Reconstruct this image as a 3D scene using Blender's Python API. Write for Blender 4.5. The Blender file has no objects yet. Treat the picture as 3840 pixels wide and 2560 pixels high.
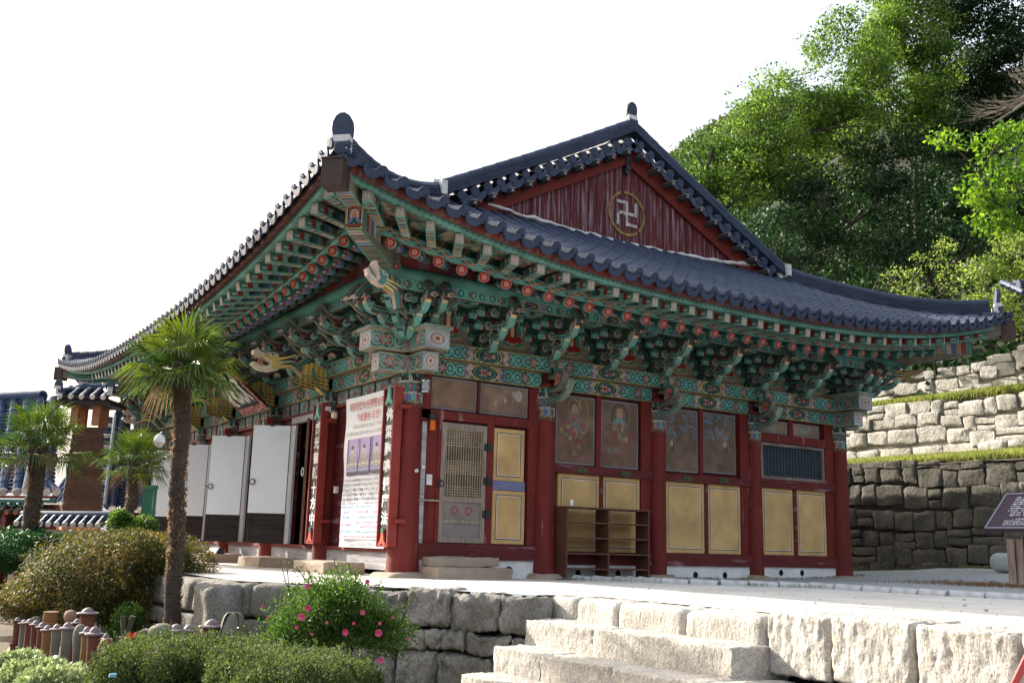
import bpy, math, random
import numpy as np
from mathutils import Vector as V, Matrix, noise as mnoise
R_ = math.radians
rng = np.random.default_rng(7)
random.seed(7)
C = bpy.context.scene.collection
# ---------------------------------------------------------------- camera
CP = V((-7.4447, -14.7084, 0.4696)); YAW, PIT, ROL, FPX = 1.0021, 0.1989, 0.0273, 3767.4
FW = V((math.cos(YAW)*math.cos(PIT), math.sin(YAW)*math.cos(PIT), math.sin(PIT)))
_r = V((math.sin(YAW), -math.cos(YAW), 0)); _u = _r.cross(FW)
RT = math.cos(ROL)*_r + math.sin(ROL)*_u; UP = -math.sin(ROL)*_r + math.cos(ROL)*_u
cam = bpy.data.cameras.new('camera'); cam.sensor_width = 36; cam.lens = FPX/3840*36
cam.clip_end = 3000; cam.clip_start = .05
co = bpy.data.objects.new('camera', cam); C.objects.link(co)
M = Matrix((RT, UP, -FW)).transposed().to_4x4(); M.translation = CP; co.matrix_world = M
bpy.context.scene.camera = co
def at(px, py, w):                      # point seen at full-size photo pixel px,py at distance w (metres) along the view axis
    return CP + (FW + RT*((px-1920)/FPX) - UP*((py-1280)/FPX))*w
# ---------------------------------------------------------------- light
SUN_EL, SUN_AZ = R_(27.5), math.atan2(.93, -.38)      # direction TO the sun
sd = V((math.cos(SUN_AZ)*math.cos(SUN_EL), math.sin(SUN_AZ)*math.cos(SUN_EL), math.sin(SUN_EL)))
sun = bpy.data.lights.new('sun', 'SUN'); sun.energy = 5; sun.angle = R_(.5); sun.color = (1, .93, .82)
so = bpy.data.objects.new('sun', sun); C.objects.link(so)
so.rotation_euler = sd.to_track_quat('Z', 'Y').to_euler()
w = bpy.data.worlds.new('World'); bpy.context.scene.world = w; w.use_nodes = True
nt = w.node_tree; bg = nt.nodes['Background']
sky = nt.nodes.new('ShaderNodeTexSky'); sky.sky_type = 'NISHITA'; sky.sun_disc = False
sky.sun_elevation = SUN_EL; sky.sun_rotation = math.pi/2 - SUN_AZ
sky.air_density = 1.3; sky.dust_density = 10; sky.ozone_density = 1.5
mixs = nt.nodes.new('ShaderNodeMixRGB'); mixs.inputs[0].default_value = .32; mixs.inputs[2].default_value = (6.6, 6.9, 7.4, 1)    # thin bright haze in front of the blue
nt.links.new(sky.outputs[0], mixs.inputs[1]); nt.links.new(mixs.outputs[0], bg.inputs[0]); bg.inputs[1].default_value = .14
vs = bpy.context.scene.view_settings
vs.view_transform = 'Standard'; vs.look = 'None'; vs.gamma = 1; vs.exposure = 1.2
# ---------------------------------------------------------------- object helpers
def link(o, parent=None):
    C.objects.link(o)
    if parent: o.parent = parent
    return o
def tag(o, label=None, cat=None, group=None, kind=None):
    if label: o['label'] = label
    if cat: o['category'] = cat
    if group: o['group'] = group
    if kind: o['kind'] = kind
    return o
def thing(name, label, cat, loc=(0, 0, 0), group=None):
    o = bpy.data.objects.new(name, None); o.empty_display_size = .1; o.location = loc; link(o)
    return tag(o, label, cat, group)
def wloc(o):
    p = V(o.location)
    while o.parent: o = o.parent; p = p + V(o.location)
    return p
def copy_tree(o, parent=None):
    c = o.copy(); link(c, parent)
    for ch in list(o.children): copy_tree(ch, c)
    return c
class MB:
    def __init__(s): s.v = []; s.f = []; s.m = []; s.c = []
    def add(s, vs, fs, m=0, c=None):
        o = len(s.v); s.v.extend([tuple(p) for p in vs])
        for i, f in enumerate(fs):
            s.f.append(tuple(o+j for j in f)); s.m.append(m); s.c.append(c[i] if isinstance(c, list) else c)
    def box(s, c, h, m=0, col=None, R=None, t=1):
        c = V(c); R = R or Matrix.Identity(3); vs = []
        for z in (-1, 1):
            k = t if z > 0 else 1
            for x, y in ((-1, -1), (1, -1), (1, 1), (-1, 1)): vs.append(c + R @ V((x*h[0]*k, y*h[1]*k, z*h[2])))
        s.add(vs, [(3, 2, 1, 0), (4, 5, 6, 7), (0, 1, 5, 4), (1, 2, 6, 5), (2, 3, 7, 6), (3, 0, 4, 7)], m, col)
    def bb(s, x0, x1, y0, y1, z0, z1, m=0, col=None):
        s.box(((x0+x1)/2, (y0+y1)/2, (z0+z1)/2), (abs(x1-x0)/2, abs(y1-y0)/2, abs(z1-z0)/2), m, col)
    def bar(s, a, b, w, h, m=0, col=None, up=(0, 0, 1)):
        a = V(a); b = V(b); d = (b-a).normalized(); u = V(up); x = d.cross(u).normalized(); u = x.cross(d)
        s.box((a+b)/2, (w/2, (b-a).length/2, h/2), m, col, Matrix((x, d, u)).transposed())
    def tube(s, pts, rad, n=8, m=0, col=None, caps=True, a0=0, a1=2*math.pi, ref=None):
        pts = [V(p) for p in pts]; L = len(pts)
        if not hasattr(rad, '__len__'): rad = [rad]*L
        full = abs(a1-a0-2*math.pi) < 1e-4; nn = n if full else n+1; vs = []
        X = None
        for i in range(L):
            d = (pts[min(i+1, L-1)]-pts[max(i-1, 0)]).normalized()
            if X is None:
                r = V(ref) if ref is not None else (V((0, 0, 1)) if abs(d.z) < .95 else V((1, 0, 0)))
                X = (r - d*r.dot(d)).normalized()
            else: X = (X - d*X.dot(d)).normalized()
            Y = d.cross(X)
            for k in range(nn):
                a = a0+(a1-a0)*k/n; vs.append(pts[i]+(X*math.cos(a)+Y*math.sin(a))*rad[i])
        fs = []
        for i in range(L-1):
            for k in range(n):
                k2 = (k+1) % nn
                fs.append((i*nn+k, i*nn+k2, (i+1)*nn+k2, (i+1)*nn+k))
        if caps:
            fs.append(tuple(range(nn-1, -1, -1))); fs.append(tuple((L-1)*nn+k for k in range(nn)))
        s.add(vs, fs, m, col)
    def lathe(s, prof, c=(0, 0, 0), n=20, m=0, col=None, sx=1, sy=1):
        c = V(c); L = len(prof)
        vs = [c+V((r*math.cos(2*math.pi*k/n)*sx, r*math.sin(2*math.pi*k/n)*sy, z)) for r, z in prof for k in range(n)]
        fs = [(i*n+k, i*n+(k+1) % n, (i+1)*n+(k+1) % n, (i+1)*n+k) for i in range(L-1) for k in range(n)]
        fs += [tuple(range(n-1, -1, -1)), tuple((L-1)*n+k for k in range(n))]
        s.add(vs, fs, m, col)
    def prism(s, poly, O, X, Y, T, m=0, col=None):      # 2-D outline in X,Y, pushed along T
        O = V(O); X = V(X); Y = V(Y); T = V(T); n = len(poly)
        a = [O+X*p[0]+Y*p[1] for p in poly]; vs = a+[p+T for p in a]
        s.add(vs, [tuple(range(n)), tuple(range(2*n-1, n-1, -1))]+[(i+n, (i+1) % n+n, (i+1) % n, i) for i in range(n)], m, col)
    def disc(s, O, X, Y, r, n=14, m=0, col=None, r2=0):
        O = V(O); X = V(X); Y = V(Y)
        o = [O+(X*math.cos(2*math.pi*k/n)+Y*math.sin(2*math.pi*k/n))*r for k in range(n)]
        if not r2: s.add(o, [tuple(range(n))], m, col)
        else:
            i = [O+(X*math.cos(2*math.pi*k/n)+Y*math.sin(2*math.pi*k/n))*r2 for k in range(n)]
            s.add(o+i, [(k, (k+1) % n, n+(k+1) % n, n+k) for k in range(n)], m, col)
    def grid(s, fn, nu, nv, m=0, cols=None, wrap=False):
        vs = [fn(i/nu, j/nv) for j in range(nv+1) for i in range(nu+1)]
        W = nu+1; fs = []; cl = []
        for j in range(nv):
            for i in range(nu):
                fs.append((j*W+i, j*W+i+1, (j+1)*W+i+1, (j+1)*W+i))
                if cols is not None: cl.append(tuple(cols[j, i]))
        s.add(vs, fs, m, cl if cols is not None else None)
    def canvas(s, O, U, Vv, img, m=0):                  # painted panel: img[rows bottom->top, cols, 3]
        O = V(O); U = V(U); Vv = V(Vv); nv, nu = img.shape[:2]
        s.grid(lambda a, b: O+U*a+Vv*b, nu, nv, m, img)
    def ribbon(s, pts, wid, th, nrm, cf, m=0, nv=5, ef=None):    # a flat carved strip following pts; nrm = thickness direction
        pts = [V(p) for p in pts]; nrm = V(nrm).normalized(); L = len(pts); F = []
        for i in range(L):
            d = (pts[min(i+1, L-1)]-pts[max(i-1, 0)]).normalized(); q = nrm.cross(d).normalized()
            F.append((pts[i], q, wid[i] if hasattr(wid, '__len__') else wid))
        for sg in (-1, 1):
            vs = []; fs = []; cl = []
            for i, (p, q, w) in enumerate(F):
                for j in range(nv+1):
                    b = j/nv*2-1; vs.append(p+q*b*w/2+nrm*sg*th/2*(1-.25*abs(b)))
            W = nv+1
            for i in range(L-1):
                for j in range(nv):
                    f = (i*W+j, i*W+j+1, (i+1)*W+j+1, (i+1)*W+j); fs.append(f if sg > 0 else f[::-1]); cl.append(cf((i+.5)/(L-1), (j+.5)/nv*2-1))
            s.add(vs, fs, m, cl)
        for sg in (-1, 1):
            vs = []; fs = []
            for p, q, w in F: vs += [p+q*sg*w/2+nrm*th*.375, p+q*sg*w/2-nrm*th*.375]
            for i in range(L-1): fs.append((2*i, 2*i+1, 2*i+3, 2*i+2))
            s.add(vs, fs, m, [ef((i+.5)/(L-1)) for i in range(L-1)] if ef else cf(.3, .95))
def build(name, mb, mats, parent=None, smooth=False, flip=None):
    me = bpy.data.meshes.new(name); off = wloc(parent) if parent else V((0, 0, 0))
    v = np.array(mb.v, dtype=float).reshape(-1, 3)-np.array(off)
    me.from_pydata(v.tolist(), [], mb.f)
    if not isinstance(mats, (list, tuple)): mats = [mats]
    for m in mats: me.materials.append(m)
    me.polygons.foreach_set('material_index', mb.m)
    if any(c is not None for c in mb.c):
        ca = me.color_attributes.new('Col', 'FLOAT_COLOR', 'CORNER')
        cnt = [len(f) for f in mb.f]
        arr = np.array([(c[0], c[1], c[2], 1.) if c is not None else (.5, .5, .5, 1.) for c in mb.c])
        if mats[0].name.startswith(('dancheong', 'pale_worn')):      # old, faded mineral paint
            lum = arr[:, :3] @ np.array((.3, .6, .1)); arr[:, :3] = arr[:, :3]*.84+lum[:, None]*np.array((.17, .17, .16))+.003
        ca.data.foreach_set('color', np.repeat(arr, cnt, axis=0).ravel())
    if smooth: me.polygons.foreach_set('use_smooth', [True]*len(mb.f))
    me.validate(); me.update()
    o = bpy.data.objects.new(name, me); link(o, parent); return o
def autosmooth(o, deg=40):
    me = o.data; me.polygons.foreach_set('use_smooth', [True]*len(me.polygons))
    me.set_sharp_from_angle(angle=R_(deg)); return o
# ---------------------------------------------------------------- materials
MATS = {}
def newmat(name):
    m = bpy.data.materials.new(name); m.use_nodes = True; return m, m.node_tree, m.node_tree.nodes['Principled BSDF']
def N(nt, t, **k):
    n = nt.nodes.new('ShaderNode'+t)
    for a, b in k.items(): setattr(n, a, b)
    return n
def surf(name, c1, c2=None, scale=4, rough=.8, bump=0, bscale=20, stretch=(1, 1, 1), c3=None, c3pos=(.62, .7), spec=.3, detail=6, bdist=.01, fine=0, metal=0, c3scale=None, c3stretch=None):
    m, nt, b = newmat(name); L = nt.links.new
    tc = N(nt, 'TexCoord'); mp = N(nt, 'Mapping'); mp.inputs['Scale'].default_value = stretch; L(tc.outputs['Object'], mp.inputs[0])
    b.inputs['Roughness'].default_value = rough; b.inputs['Specular IOR Level'].default_value = spec; b.inputs['Metallic'].default_value = metal
    n = N(nt, 'TexNoise'); n.inputs['Scale'].default_value = scale; n.inputs['Detail'].default_value = detail; L(mp.outputs[0], n.inputs[0])
    r = N(nt, 'ValToRGB'); e = r.color_ramp.elements; e[0].position = .3; e[1].position = .7
    e[0].color = (*c1, 1); e[1].color = (*(c2 or c1), 1); L(n.outputs[0], r.inputs[0]); out = r.outputs[0]
    if c3:
        mp3 = N(nt, 'Mapping'); mp3.inputs['Scale'].default_value = c3stretch or stretch; L(tc.outputs['Object'], mp3.inputs[0]); mp3.inputs['Location'].default_value = (3, 5, 1)
        n3 = N(nt, 'TexNoise'); n3.inputs['Scale'].default_value = c3scale or scale*2; n3.inputs['Detail'].default_value = 8; n3.inputs['Roughness'].default_value = .65; L(mp3.outputs[0], n3.inputs[0])
        r3 = N(nt, 'ValToRGB'); r3.color_ramp.elements[0].position = c3pos[0]; r3.color_ramp.elements[1].position = c3pos[1]; L(n3.outputs[0], r3.inputs[0])
        mx = N(nt, 'MixRGB'); L(r3.outputs[0], mx.inputs[0]); L(out, mx.inputs[1]); mx.inputs[2].default_value = (*c3, 1); out = mx.outputs[0]
    if fine:
        nf = N(nt, 'TexNoise'); nf.inputs['Scale'].default_value = fine; nf.inputs['Detail'].default_value = 3; L(tc.outputs['Object'], nf.inputs[0])
        rf = N(nt, 'ValToRGB'); rf.color_ramp.elements[0].color = (.7, .7, .7, 1); rf.color_ramp.elements[1].color = (1.15, 1.15, 1.15, 1); rf.color_ramp.elements[0].position = .35; rf.color_ramp.elements[1].position = .65; L(nf.outputs[0], rf.inputs[0])
        mx = N(nt, 'MixRGB', blend_type='MULTIPLY'); mx.inputs[0].default_value = 1; L(out, mx.inputs[1]); L(rf.outputs[0], mx.inputs[2]); out = mx.outputs[0]
    L(out, b.inputs['Base Color'])
    if bump:
        nb = N(nt, 'TexNoise'); nb.inputs['Scale'].default_value = bscale; nb.inputs['Detail'].default_value = 8; nb.inputs['Roughness'].default_value = .6; L(mp.outputs[0], nb.inputs[0])
        bp = N(nt, 'Bump'); bp.inputs['Strength'].default_value = bump; bp.inputs['Distance'].default_value = bdist; L(nb.outputs[0], bp.inputs['Height']); L(bp.outputs[0], b.inputs['Normal'])
    MATS[name] = m; return m
def paintmat(name, rough=.75, grime=.35, gcol=(.35, .32, .28), gscale=9, wear=(.6, .75), var=.25):
    m, nt, b = newmat(name); L = nt.links.new; at_ = N(nt, 'Attribute'); at_.attribute_name = 'Col'
    b.inputs['Roughness'].default_value = rough; b.inputs['Specular IOR Level'].default_value = .25
    tc = N(nt, 'TexCoord')
    n = N(nt, 'TexNoise'); n.inputs['Scale'].default_value = gscale; n.inputs['Detail'].default_value = 8; n.inputs['Roughness'].default_value = .7; L(tc.outputs['Object'], n.inputs[0])
    r = N(nt, 'ValToRGB'); r.color_ramp.elements[0].position = wear[0]; r.color_ramp.elements[1].position = wear[1]
    r.color_ramp.elements[1].color = (grime, grime, grime, 1); L(n.outputs[0], r.inputs[0])
    mx = N(nt, 'MixRGB'); L(r.outputs[0], mx.inputs[0]); L(at_.outputs[0], mx.inputs[1]); mx.inputs[2].default_value = (*gcol, 1)
    n2 = N(nt, 'TexNoise'); n2.inputs['Scale'].default_value = 2.3; n2.inputs['Detail'].default_value = 4; L(tc.outputs['Object'], n2.inputs[0])
    r2 = N(nt, 'ValToRGB'); r2.color_ramp.elements[0].position = .3; r2.color_ramp.elements[1].position = .7
    r2.color_ramp.elements[0].color = (1-var,)*3+(1,); r2.color_ramp.elements[1].color = (1+var*.6,)*3+(1,); L(n2.outputs[0], r2.inputs[0])
    m2 = N(nt, 'MixRGB', blend_type='MULTIPLY'); m2.inputs[0].default_value = 1; L(mx.outputs[0], m2.inputs[1]); L(r2.outputs[0], m2.inputs[2])
    L(m2.outputs[0], b.inputs['Base Color']); MATS[name] = m; return m
def leafmat(name, c1, c2, trans=.5, rough=.5, scale=.9, spec=.22, c3=None):
    m, nt, b = newmat(name); L = nt.links.new
    g = N(nt, 'TexCoord'); n = N(nt, 'TexNoise'); n.inputs['Scale'].default_value = scale; n.inputs['Detail'].default_value = 5; L(g.outputs['Object'], n.inputs[0])
    at_ = N(nt, 'Attribute'); at_.attribute_name = 'rnd'
    ad = N(nt, 'Math', operation='ADD'); L(n.outputs[0], ad.inputs[0]); ml = N(nt, 'Math', operation='MULTIPLY_ADD'); L(at_.outputs['Fac'], ml.inputs[0]); ml.inputs[1].default_value = .5; ml.inputs[2].default_value = -.25; L(ml.outputs[0], ad.inputs[1])
    r = N(nt, 'ValToRGB'); r.color_ramp.elements[0].position = .32; r.color_ramp.elements[1].position = .68
    r.color_ramp.elements[0].color = (*c1, 1); r.color_ramp.elements[1].color = (*c2, 1)
    if c3: e = r.color_ramp.elements.new(.85); e.color = (*c3, 1)
    L(ad.outputs[0], r.inputs[0]); L(r.outputs[0], b.inputs['Base Color'])
    b.inputs['Roughness'].default_value = rough; b.inputs['Specular IOR Level'].default_value = spec
    t = N(nt, 'BsdfTranslucent'); hs = N(nt, 'HueSaturation'); hs.inputs['Hue'].default_value = .485; hs.inputs['Value'].default_value = 1.8; hs.inputs['Saturation'].default_value = 1.1
    L(r.outputs[0], hs.inputs['Color']); L(hs.outputs[0], t.inputs[0])
    mx = N(nt, 'MixShader'); mx.inputs[0].default_value = trans; L(b.outputs[0], mx.inputs[1]); L(t.outputs[0], mx.inputs[2])
    L(mx.outputs[0], nt.nodes['Material Output'].inputs[0]); MATS[name] = m; return m
PAINT = paintmat('dancheong_paint', grime=.55, gcol=(.13, .125, .11), gscale=8, wear=(.48, .74), var=.35); MURAL = paintmat('mural_paint', grime=.4, gcol=(.3, .24, .2), gscale=14, wear=(.55, .7)); PRINT = paintmat('printed_vinyl', rough=.45, grime=0, var=.03)
FLAT = paintmat('plain_paint', grime=.15, var=.1)
RED = surf('red_painted_wood', (.1, .01, .007), (.16, .015, .011), 3, .7, .25, 30, (3, 3, .5), c3=(.38, .24, .26), c3pos=(.62, .74), c3scale=2.2, c3stretch=(3.5, 3.5, .45), spec=.35)
REDB = surf('weathered_red_boards', (.075, .012, .015), (.13, .022, .026), 3, .75, .35, 30, (5, 5, .4), c3=(.38, .3, .36), c3pos=(.5, .72), c3scale=2.4, c3stretch=(7, 7, .35))
BARGE = surf('bargeboard_red', (.13, .016, .012), (.16, .022, .016), 3, .7, .1, 20)
REDH = surf('worn_red_beam', (.08, .011, .011), (.125, .018, .018), 3, .7, .2, 20, (.5, .5, 3), c3=(.3, .2, .24), c3pos=(.56, .75), c3scale=2, c3stretch=(.6, .6, 4))
RACK = surf('brown_painted_board', (.085, .035, .022), (.12, .05, .032), 4, .6)
WOODG = surf('grey_weathered_wood', (.18, .14, .115), (.33, .275, .235), 4, .85, .3, 40, (6, 6, .5))
WOODH = surf('grey_weathered_plank', (.22, .21, .22), (.42, .41, .43), 3, .85, .5, 25, (.5, .5, 6), c3=(.06, .05, .05), c3pos=(.64, .68))
WOODD = surf('dark_weathered_wood', (.016, .013, .012), (.045, .034, .03), 4, .8, .4, 30, (.5, .5, 8))
WOODV = surf('brown_door_edge', (.08, .045, .03), (.2, .12, .085), 4, .8, .4, 30, (8, 8, .5))
TILE = surf('dark_roof_tile', (.026, .04, .08), (.045, .064, .115), 1.6, .6, .15, 30, spec=.35, c3=(.02, .026, .04), c3pos=(.5, .72), c3scale=6)
TILED = surf('dark_ridge_tile', (.018, .03, .066), (.036, .055, .11), 2.5, .55, .2, 30, spec=.4)
PLAS = surf('white_plaster', (.55, .55, .56), (.75, .74, .72), 5, .9, .3, 20, c3=(.3, .27, .25), c3pos=(.6, .75))
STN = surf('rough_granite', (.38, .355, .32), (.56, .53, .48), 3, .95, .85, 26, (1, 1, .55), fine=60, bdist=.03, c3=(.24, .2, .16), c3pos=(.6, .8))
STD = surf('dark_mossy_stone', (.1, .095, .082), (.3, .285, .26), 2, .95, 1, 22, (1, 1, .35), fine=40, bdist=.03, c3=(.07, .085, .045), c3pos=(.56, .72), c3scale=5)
STM = surf('mossy_shaded_wall_stone', (.06, .057, .047), (.15, .14, .115), .9, .95, .8, 9, fine=22, bdist=.05, c3=(.4, .38, .33), c3pos=(.64, .78), c3scale=3)  # brown mossy stone, darkened further to put the lowest wall's deep shade into the colour
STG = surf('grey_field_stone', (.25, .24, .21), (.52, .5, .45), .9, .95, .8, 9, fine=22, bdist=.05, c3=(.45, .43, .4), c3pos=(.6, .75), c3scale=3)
STEP = surf('tan_step_stone', (.3, .23, .17), (.42, .34, .27), 3, .9, .6, 60, fine=90, bdist=.008)
GRND = surf('pale_sandy_ground', (.52, .5, .465), (.66, .64, .6), 1.4, .95, .5, 60, c3=(.38, .35, .3), c3pos=(.58, .8), c3scale=7, fine=110)
GRAV = surf('grey_gravel', (.3, .31, .31), (.58, .6, .6), 45, .95, 1, 60, fine=70, bdist=.02)
SOIL = surf('garden_soil', (.06, .045, .03), (.12, .1, .07), 2, .95, .5, 12)
GREENW = surf('green_painted_door', (.03, .16, .1), (.05, .2, .13), 4, .6)
METAL = surf('dark_iron', (.03, .03, .035), None, 4, .4, metal=.6, spec=.5)
STEEL = surf('polished_steel', (.6, .6, .6), None, 4, .25, metal=1)
DARK = surf('dark_void', (.006, .006, .006), None, 4, .9)
CLAYR = surf('red_clay', (.1, .03, .022), (.16, .052, .036), 3, .75, .3, 20, c3=(.1, .1, .09), c3pos=(.6, .8)); CLAYG = surf('grey_clay', (.1, .095, .075), (.18, .165, .13), 3, .8, .3, 20); CLAYO = surf('ochre_clay', (.15, .075, .03), (.24, .13, .055), 3, .75, .3, 20)
BARK = surf('tree_bark', (.03, .024, .018), (.09, .075, .06), 6, .95, .6, 20, (2, 2, .5)); BARKP = surf('pale_bark', (.15, .13, .1), (.3, .27, .22), 6, .95, .4, 20)
PALMB = surf('palm_trunk_fibre', (.03, .024, .02), (.1, .078, .062), 9, .95, .8, 40, (1, 1, 5), bdist=.02)
# colours (linear)
G1 = (.035, .185, .155); G2 = (.1, .36, .32); GD = (.008, .045, .04); RD = (.24, .018, .012); WH = (.5, .46, .4); BL = (.10, .14, .4); OR = (.6, .2, .1); YE = (.6, .42, .05); BK = (.012, .012, .014); PK = (.36, .21, .17); BR = (.16, .11, .07)
GM = (.016, .1, .08)
# ---------------------------------------------------------------- painting on numpy canvases (bottom row first)
def cv(nu, nv, c): a = np.empty((nv, nu, 3)); a[:] = c; return a
def uvs(nu, nv, Lu, Lv):
    return np.meshgrid((np.arange(nu)+.5)/nu*Lu, (np.arange(nv)+.5)/nv*Lv)
def beam_canvas(L, h, seed=0, cell=.017, field=GM, cartouche=True):
    nu = max(8, int(L/cell)); nv = max(6, int(h/cell)); u, v = uvs(nu, nv, L, h); r = np.random.default_rng(seed)
    a = cv(nu, nv, G1); q = np.minimum(u, L-u); vc = (v-h/2)/h
    # scroll rings in the end zones
    zone = L*.33
    rr = np.hypot((q % .2)-.1, v-h/2); k = (np.sin(rr*95) > .1); a[(q < zone) & k] = G2; a[(q < zone) & (np.sin(rr*95) < -.75)] = GD
    for cx, rad in ((zone*.45, h*.34),):
        d = np.hypot(q-cx, (v-h/2)); th = np.arctan2(v-h/2, q-cx)
        a[d < rad] = GD; a[d < rad*.85] = np.array(PK); a[(d < rad*.85) & (np.cos(th*6) < 0)] = RD; a[d < rad*.3] = G2
    st = (q > zone) & (q < zone+.22); w = (q-zone+.025*np.sin(v*2*math.pi/h*2))/.22
    pal = [RD, PK, BL, WH, G1, OR, BK, G2]
    for i, c in enumerate(pal): a[st & (w > i/8) & (w <= (i+1)/8)] = c
    mid = q >= zone+.22
    lat = (((u*38).astype(int)+(v*38).astype(int)) % 3 == 0) | (((u*38).astype(int)-(v*38).astype(int)) % 4 == 0)
    a[mid] = field; a[mid & lat] = G2
    if cartouche:
        d = np.hypot((u-L/2)/(h*.95), (v-h/2)/(h*.45)); th = np.arctan2(v-h/2, u-L/2)
        a[d < 1.1] = YE; a[d < 1.0] = BK; a[d < .88] = G1; a[(d < .75)] = GD; a[(d < .55) & (np.cos(th*5) > -.2)] = PK; a[d < .22] = RD
    a[np.abs(vc) > .40] = G2; a[np.abs(vc) > .46] = (.3, .25, .08)
    a[r.random(a.shape[:2]) < .05] *= .55
    return a
def scroll_canvas(L, h, cell=.016, base=G1):
    nu = max(8, int(L/cell)); nv = max(4, int(h/cell)); u, v = uvs(nu, nv, L, h); a = cv(nu, nv, GM)
    s = np.abs(v-h/2-.3*h*np.sin(u*14)); a[s < h*.16] = G2
    a[np.abs(v-h/2-.3*h*np.sin(u*14+2.2)) < h*.09] = OR
    e = np.abs(v-h/2)/h; a[e > .36] = G2; a[e > .44] = (.25, .2, .07)
    return a
def speck_canvas(nu, nv, pal, seed, scale=.35):
    r = np.random.default_rng(seed); a = cv(nu, nv, pal[0]); k = r.random((nv, nu)); P = len(pal)
    for i, c in enumerate(pal): a[(k > i/P) & (k <= (i+1)/P)] = c
    return a
def ell(a, cx, cy, rx, ry, c, Lu=1., Lv=1., ring=None):
    nv, nu = a.shape[:2]; u, v = uvs(nu, nv, Lu, Lv); d = np.hypot((u-cx)/rx, (v-cy)/ry)
    m = d < 1
    if ring: m &= d > ring
    a[m] = c
def buddha(a, cx, cy, s, Lu, Lv, rob=RD, halo=G1):
    ell(a, cx, cy-.5*s, .55*s, .13*s, (.3, .24, .14), Lu, Lv); ell(a, cx, cy-.42*s, .42*s, .1*s, G1, Lu, Lv)
    ell(a, cx, cy, .42*s, .46*s, (.42, .36, .2), Lu, Lv); ell(a, cx, cy, .37*s, .41*s, halo, Lu, Lv)
    ell(a, cx, cy+.33*s, .2*s, .22*s, GD, Lu, Lv)
    ell(a, cx, cy-.25*s, .42*s, .14*s, rob, Lu, Lv); ell(a, cx, cy-.03*s, .2*s, .27*s, rob, Lu, Lv); ell(a, cx, cy+.02*s, .09*s, .2*s, (.55, .45, .3), Lu, Lv)
    ell(a, cx, cy+.33*s, .11*s, .14*s, (.6, .5, .36), Lu, Lv); ell(a, cx, cy+.45*s, .1*s, .07*s, BK, Lu, Lv)
def text_mb(mb, s, O, X, Y, w, h, c, bold=0., th=.002, m=0, fit=True):
    """flat lettering s laid into the w x h box with lower-left corner O, axes X,Y"""
    cu = bpy.data.curves.new('t', 'FONT'); cu.body = s; cu.size = 1; cu.offset = bold; cu.resolution_u = 2
    o = bpy.data.objects.new('t', cu); C.objects.link(o); bpy.context.view_layer.update()
    dg = bpy.context.evaluated_depsgraph_get(); me = bpy.data.meshes.new_from_object(o.evaluated_get(dg))
    if len(me.vertices):
        p = np.array([v.co[:] for v in me.vertices]); lo = p.min(0); hi = p.max(0); sx = w/max(1e-6, hi[0]-lo[0]); sy = h/max(1e-6, hi[1]-lo[1])
        if not fit: sx = sy = min(sx, sy)
        O = V(O); X = V(X).normalized(); Y = V(Y).normalized(); n = X.cross(Y)
        vs = [O+X*((q[0]-lo[0])*sx)+Y*((q[1]-lo[1])*sy)+n*th for q in p]
        mb.add(vs, [tuple(f.vertices) for f in me.polygons], m, c)
    bpy.data.objects.remove(o); bpy.data.curves.remove(cu); bpy.data.meshes.remove(me)
def wob(p, s, a, seed=0):
    q = V(p)*s+V((seed*7.3, seed*3.1, seed*1.7)); return V(mnoise.noise_vector(q))*a
def stone(mb, c, h, seed=0, n=6, rnd=.35, amp=.04, fr=3., m=0, R=None, fine=0, streak=False):
    """irregular quarried block: rounded box with noise, n faces a side"""
    c = V(c); r = random.Random(seed); idx = {}; vs = []; fs = []
    mn = min(h)
    def vert(i, j, k):
        key = (i, j, k)
        if key in idx: return idx[key]
        p = V((i/n*2-1, j/n*2-1, k/n*2-1)); q = V((p.x*h[0], p.y*h[1], p.z*h[2]))
        rr = rnd*mn; inn = V([max(-(hh-rr), min(hh-rr, x)) for x, hh in zip(q, h)]); d = q-inn
        if d.length > 1e-9: q = inn+d.normalized()*min(rr, d.length*1.0) if d.length > rr else q
        w = wob(c+q, fr, amp, seed % 17)
        if fine:
            e = c+q; z = .45 if streak else 1
            w += wob(V((e.x, e.y, e.z*z)), fr*5, amp*fine, 3)+wob(V((e.x, e.y, e.z*z)), fr*12, amp*fine*.5, 5)
        q = q+w
        idx[key] = len(vs); vs.append(c+((R @ q) if R else q)); return idx[key]
    for a in range(n):
        for b in range(n):
            fs += [(vert(a, b, 0), vert(a, b+1, 0), vert(a+1, b+1, 0), vert(a+1, b, 0)), (vert(a, b, n), vert(a+1, b, n), vert(a+1, b+1, n), vert(a, b+1, n)),
                   (vert(a, 0, b), vert(a+1, 0, b), vert(a+1, 0, b+1), vert(a, 0, b+1)), (vert(a, n, b), vert(a, n, b+1), vert(a+1, n, b+1), vert(a+1, n, b)),
                   (vert(0, a, b), vert(0, a, b+1), vert(0, a+1, b+1), vert(0, a+1, b)), (vert(n, a, b), vert(n, a+1, b), vert(n, a+1, b+1), vert(n, a, b+1))]
    mb.add(vs, fs, m)
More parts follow.
